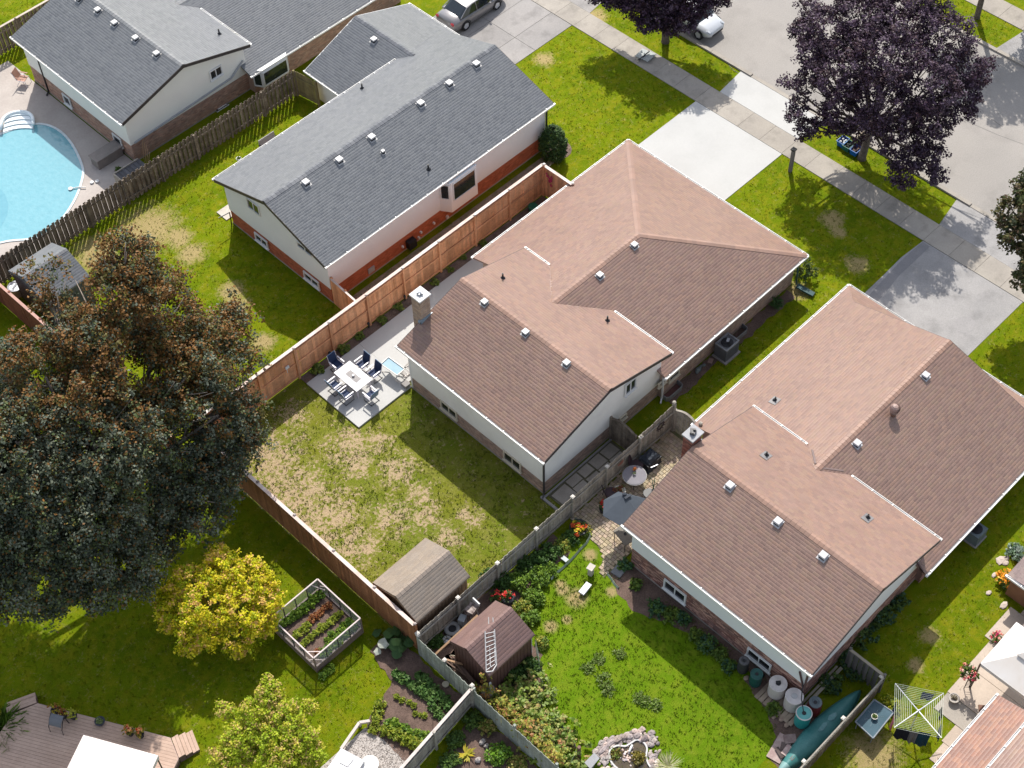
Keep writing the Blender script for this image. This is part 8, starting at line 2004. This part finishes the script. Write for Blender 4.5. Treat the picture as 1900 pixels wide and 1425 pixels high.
# bench seats
t = thing('garden_bench', 'grey canvas garden bench behind the long grey roof', 'bench', (34.3, 52.9, 0))
c = at(495, 262, .5)
g = G(); g.bx(c.x-.55, c.x+.55, c.y-.45, c.y, .38, .44); g.build('seat', mat('grey_canvas', (.30, .29, .30), .7), t)
g = G(); g.bar((c.x-.55, c.y-.02, .66), (c.x+.55, c.y-.02, .66), .04, .5); g.build('backrest', mat('grey_canvas', (.30, .29, .30), .7), t)
for sx in (-.55, .55): g = G(); g.tube([(c.x+sx, c.y-.45, 0), (c.x+sx, c.y-.42, .62), (c.x+sx, c.y, .62), (c.x+sx, c.y+.03, 0)], .02, 5); g.build('leg', M_DARK, t)
g = G(); g.bx(29.2, 38.3, 52.05, 52.9, 0, .06); g.build('garden_walk', mat('pale_walk', (.50, .46, .40), .8), kind='structure')
p = at(443, 295, .3); pot('planter', 'small white pot at the rear corner of the long grey roof', (p.x, p.y), .14, .3, M_WHITE, GRE, None, 701, .06, .12, .1)
# pool terrace chair and locker
t = thing('terrace_chair', 'brown folding terrace chair beside the pool house wall', 'chair', (28.0, 69.3, .02))
M_TSL = mat('tan_sling', (.42, .24, .18), .7); o_ = Vector((27.95, 69.2, .02)); Rm = Matrix.Rotation(R(-60), 3, 'Z')
def bbx(nm, m, f): g = G(); f(g); g.v = [tuple(Rm@Vector(q)+o_) for q in g.v]; return g.build(nm, m, t)
bbx('seat', M_TSL, lambda g: g.box((0, 0, .40), (.5, .5, .03))); bbx('backrest', M_TSL, lambda g: g.bar((-.24, 0, .45), (-.42, 0, .95), .5, .03))
for s_ in (-1, 1):
    bbx('frame', M_WFR, lambda g: g.tube([(-.45, .27*s_, 1.0), (-.22, .27*s_, .42), (.28, .27*s_, .40), (.34, .27*s_, 0)], .02, 5)); bbx('armrest', M_TSL, lambda g: g.box((0, .28*s_, .62), (.5, .06, .03))); bbx('leg', M_WFR, lambda g: g.tube([(-.3, .27*s_, 0), (.1, .27*s_, .6)], .016, 5))
g = G(); a = at(200, 300, .5); g.bx(26.75, 28.4, 60.15, 60.85, .02, .62, .95); g.bx(26.7, 28.45, 60.1, 60.9, .62, .68, 1.0); single(g, 'storage_bench', 'long grey brown storage box against the pool house wall', 'storage box', mat('grey_brown_box', (.26, .225, .205), .75), (27.5, 60.5, 0))
t = thing('pump_enclosure', 'grey wooden hatch enclosure between pool house corner and fence', 'enclosure', (27.6, 58.3, 0))
for k in range(7):
    g = G(); g.bx(26.7+k*.24, 26.92+k*.24, 57.25, 58.4, .9, .93, .9+.04*(k % 3)); g.build('plank', mat('dark_slate_boards', (.10, .10, .11), .8, rnd=.15), t)
g = G(); g.bx(26.7, 28.3, 57.22, 57.28, 0, .98); g.bx(26.66, 26.72, 57.2, 58.45, 0, .98); g.bx(26.7, 28.3, 58.38, 58.44, 0, 1.0); g.build('frame', M_GREYW, t)
g = G()
for i in range(5): p = at(258+i*3, 272+i*6, .8); g.bar((p.x, p.y, .1), (p.x+.2, p.y-.3, 1.4), .05, .03)
single(g, 'timber_offcuts', 'few tan timber offcuts leaning at the pool house corner', 'timber', mat('fresh_timber', (.48, .30, .18), .7), (28.4, 58.2, 0))
p = at(222, 320); shrub('fern', 'small green fern at the terrace corner next to the fence', 'plant', (p.x, p.y), .22, .6, GRE, 24, 10, .1, 702)
# shadow casting crooked bar at the white house corner: open swing gate leaf
g = G(); a, b = (29.25, 50.9), (28.1, 51.75); g.bar((29.2, 51.55, 1.0), (28.5, 51.6, 1.05), .03, .05)
g.bar((29.2, 51.55, 1.0), (29.2, 51.62, .0), .05, .04); single(g, 'wall_bracket', 'dark bracket bar sticking out at the rear corner of the white siding', 'bracket', M_DARK, (29.2, 51.55, 0))
# tree stump marks on lawn etc.
for i, (u, v) in enumerate(((1681, 1375),)):
    pass
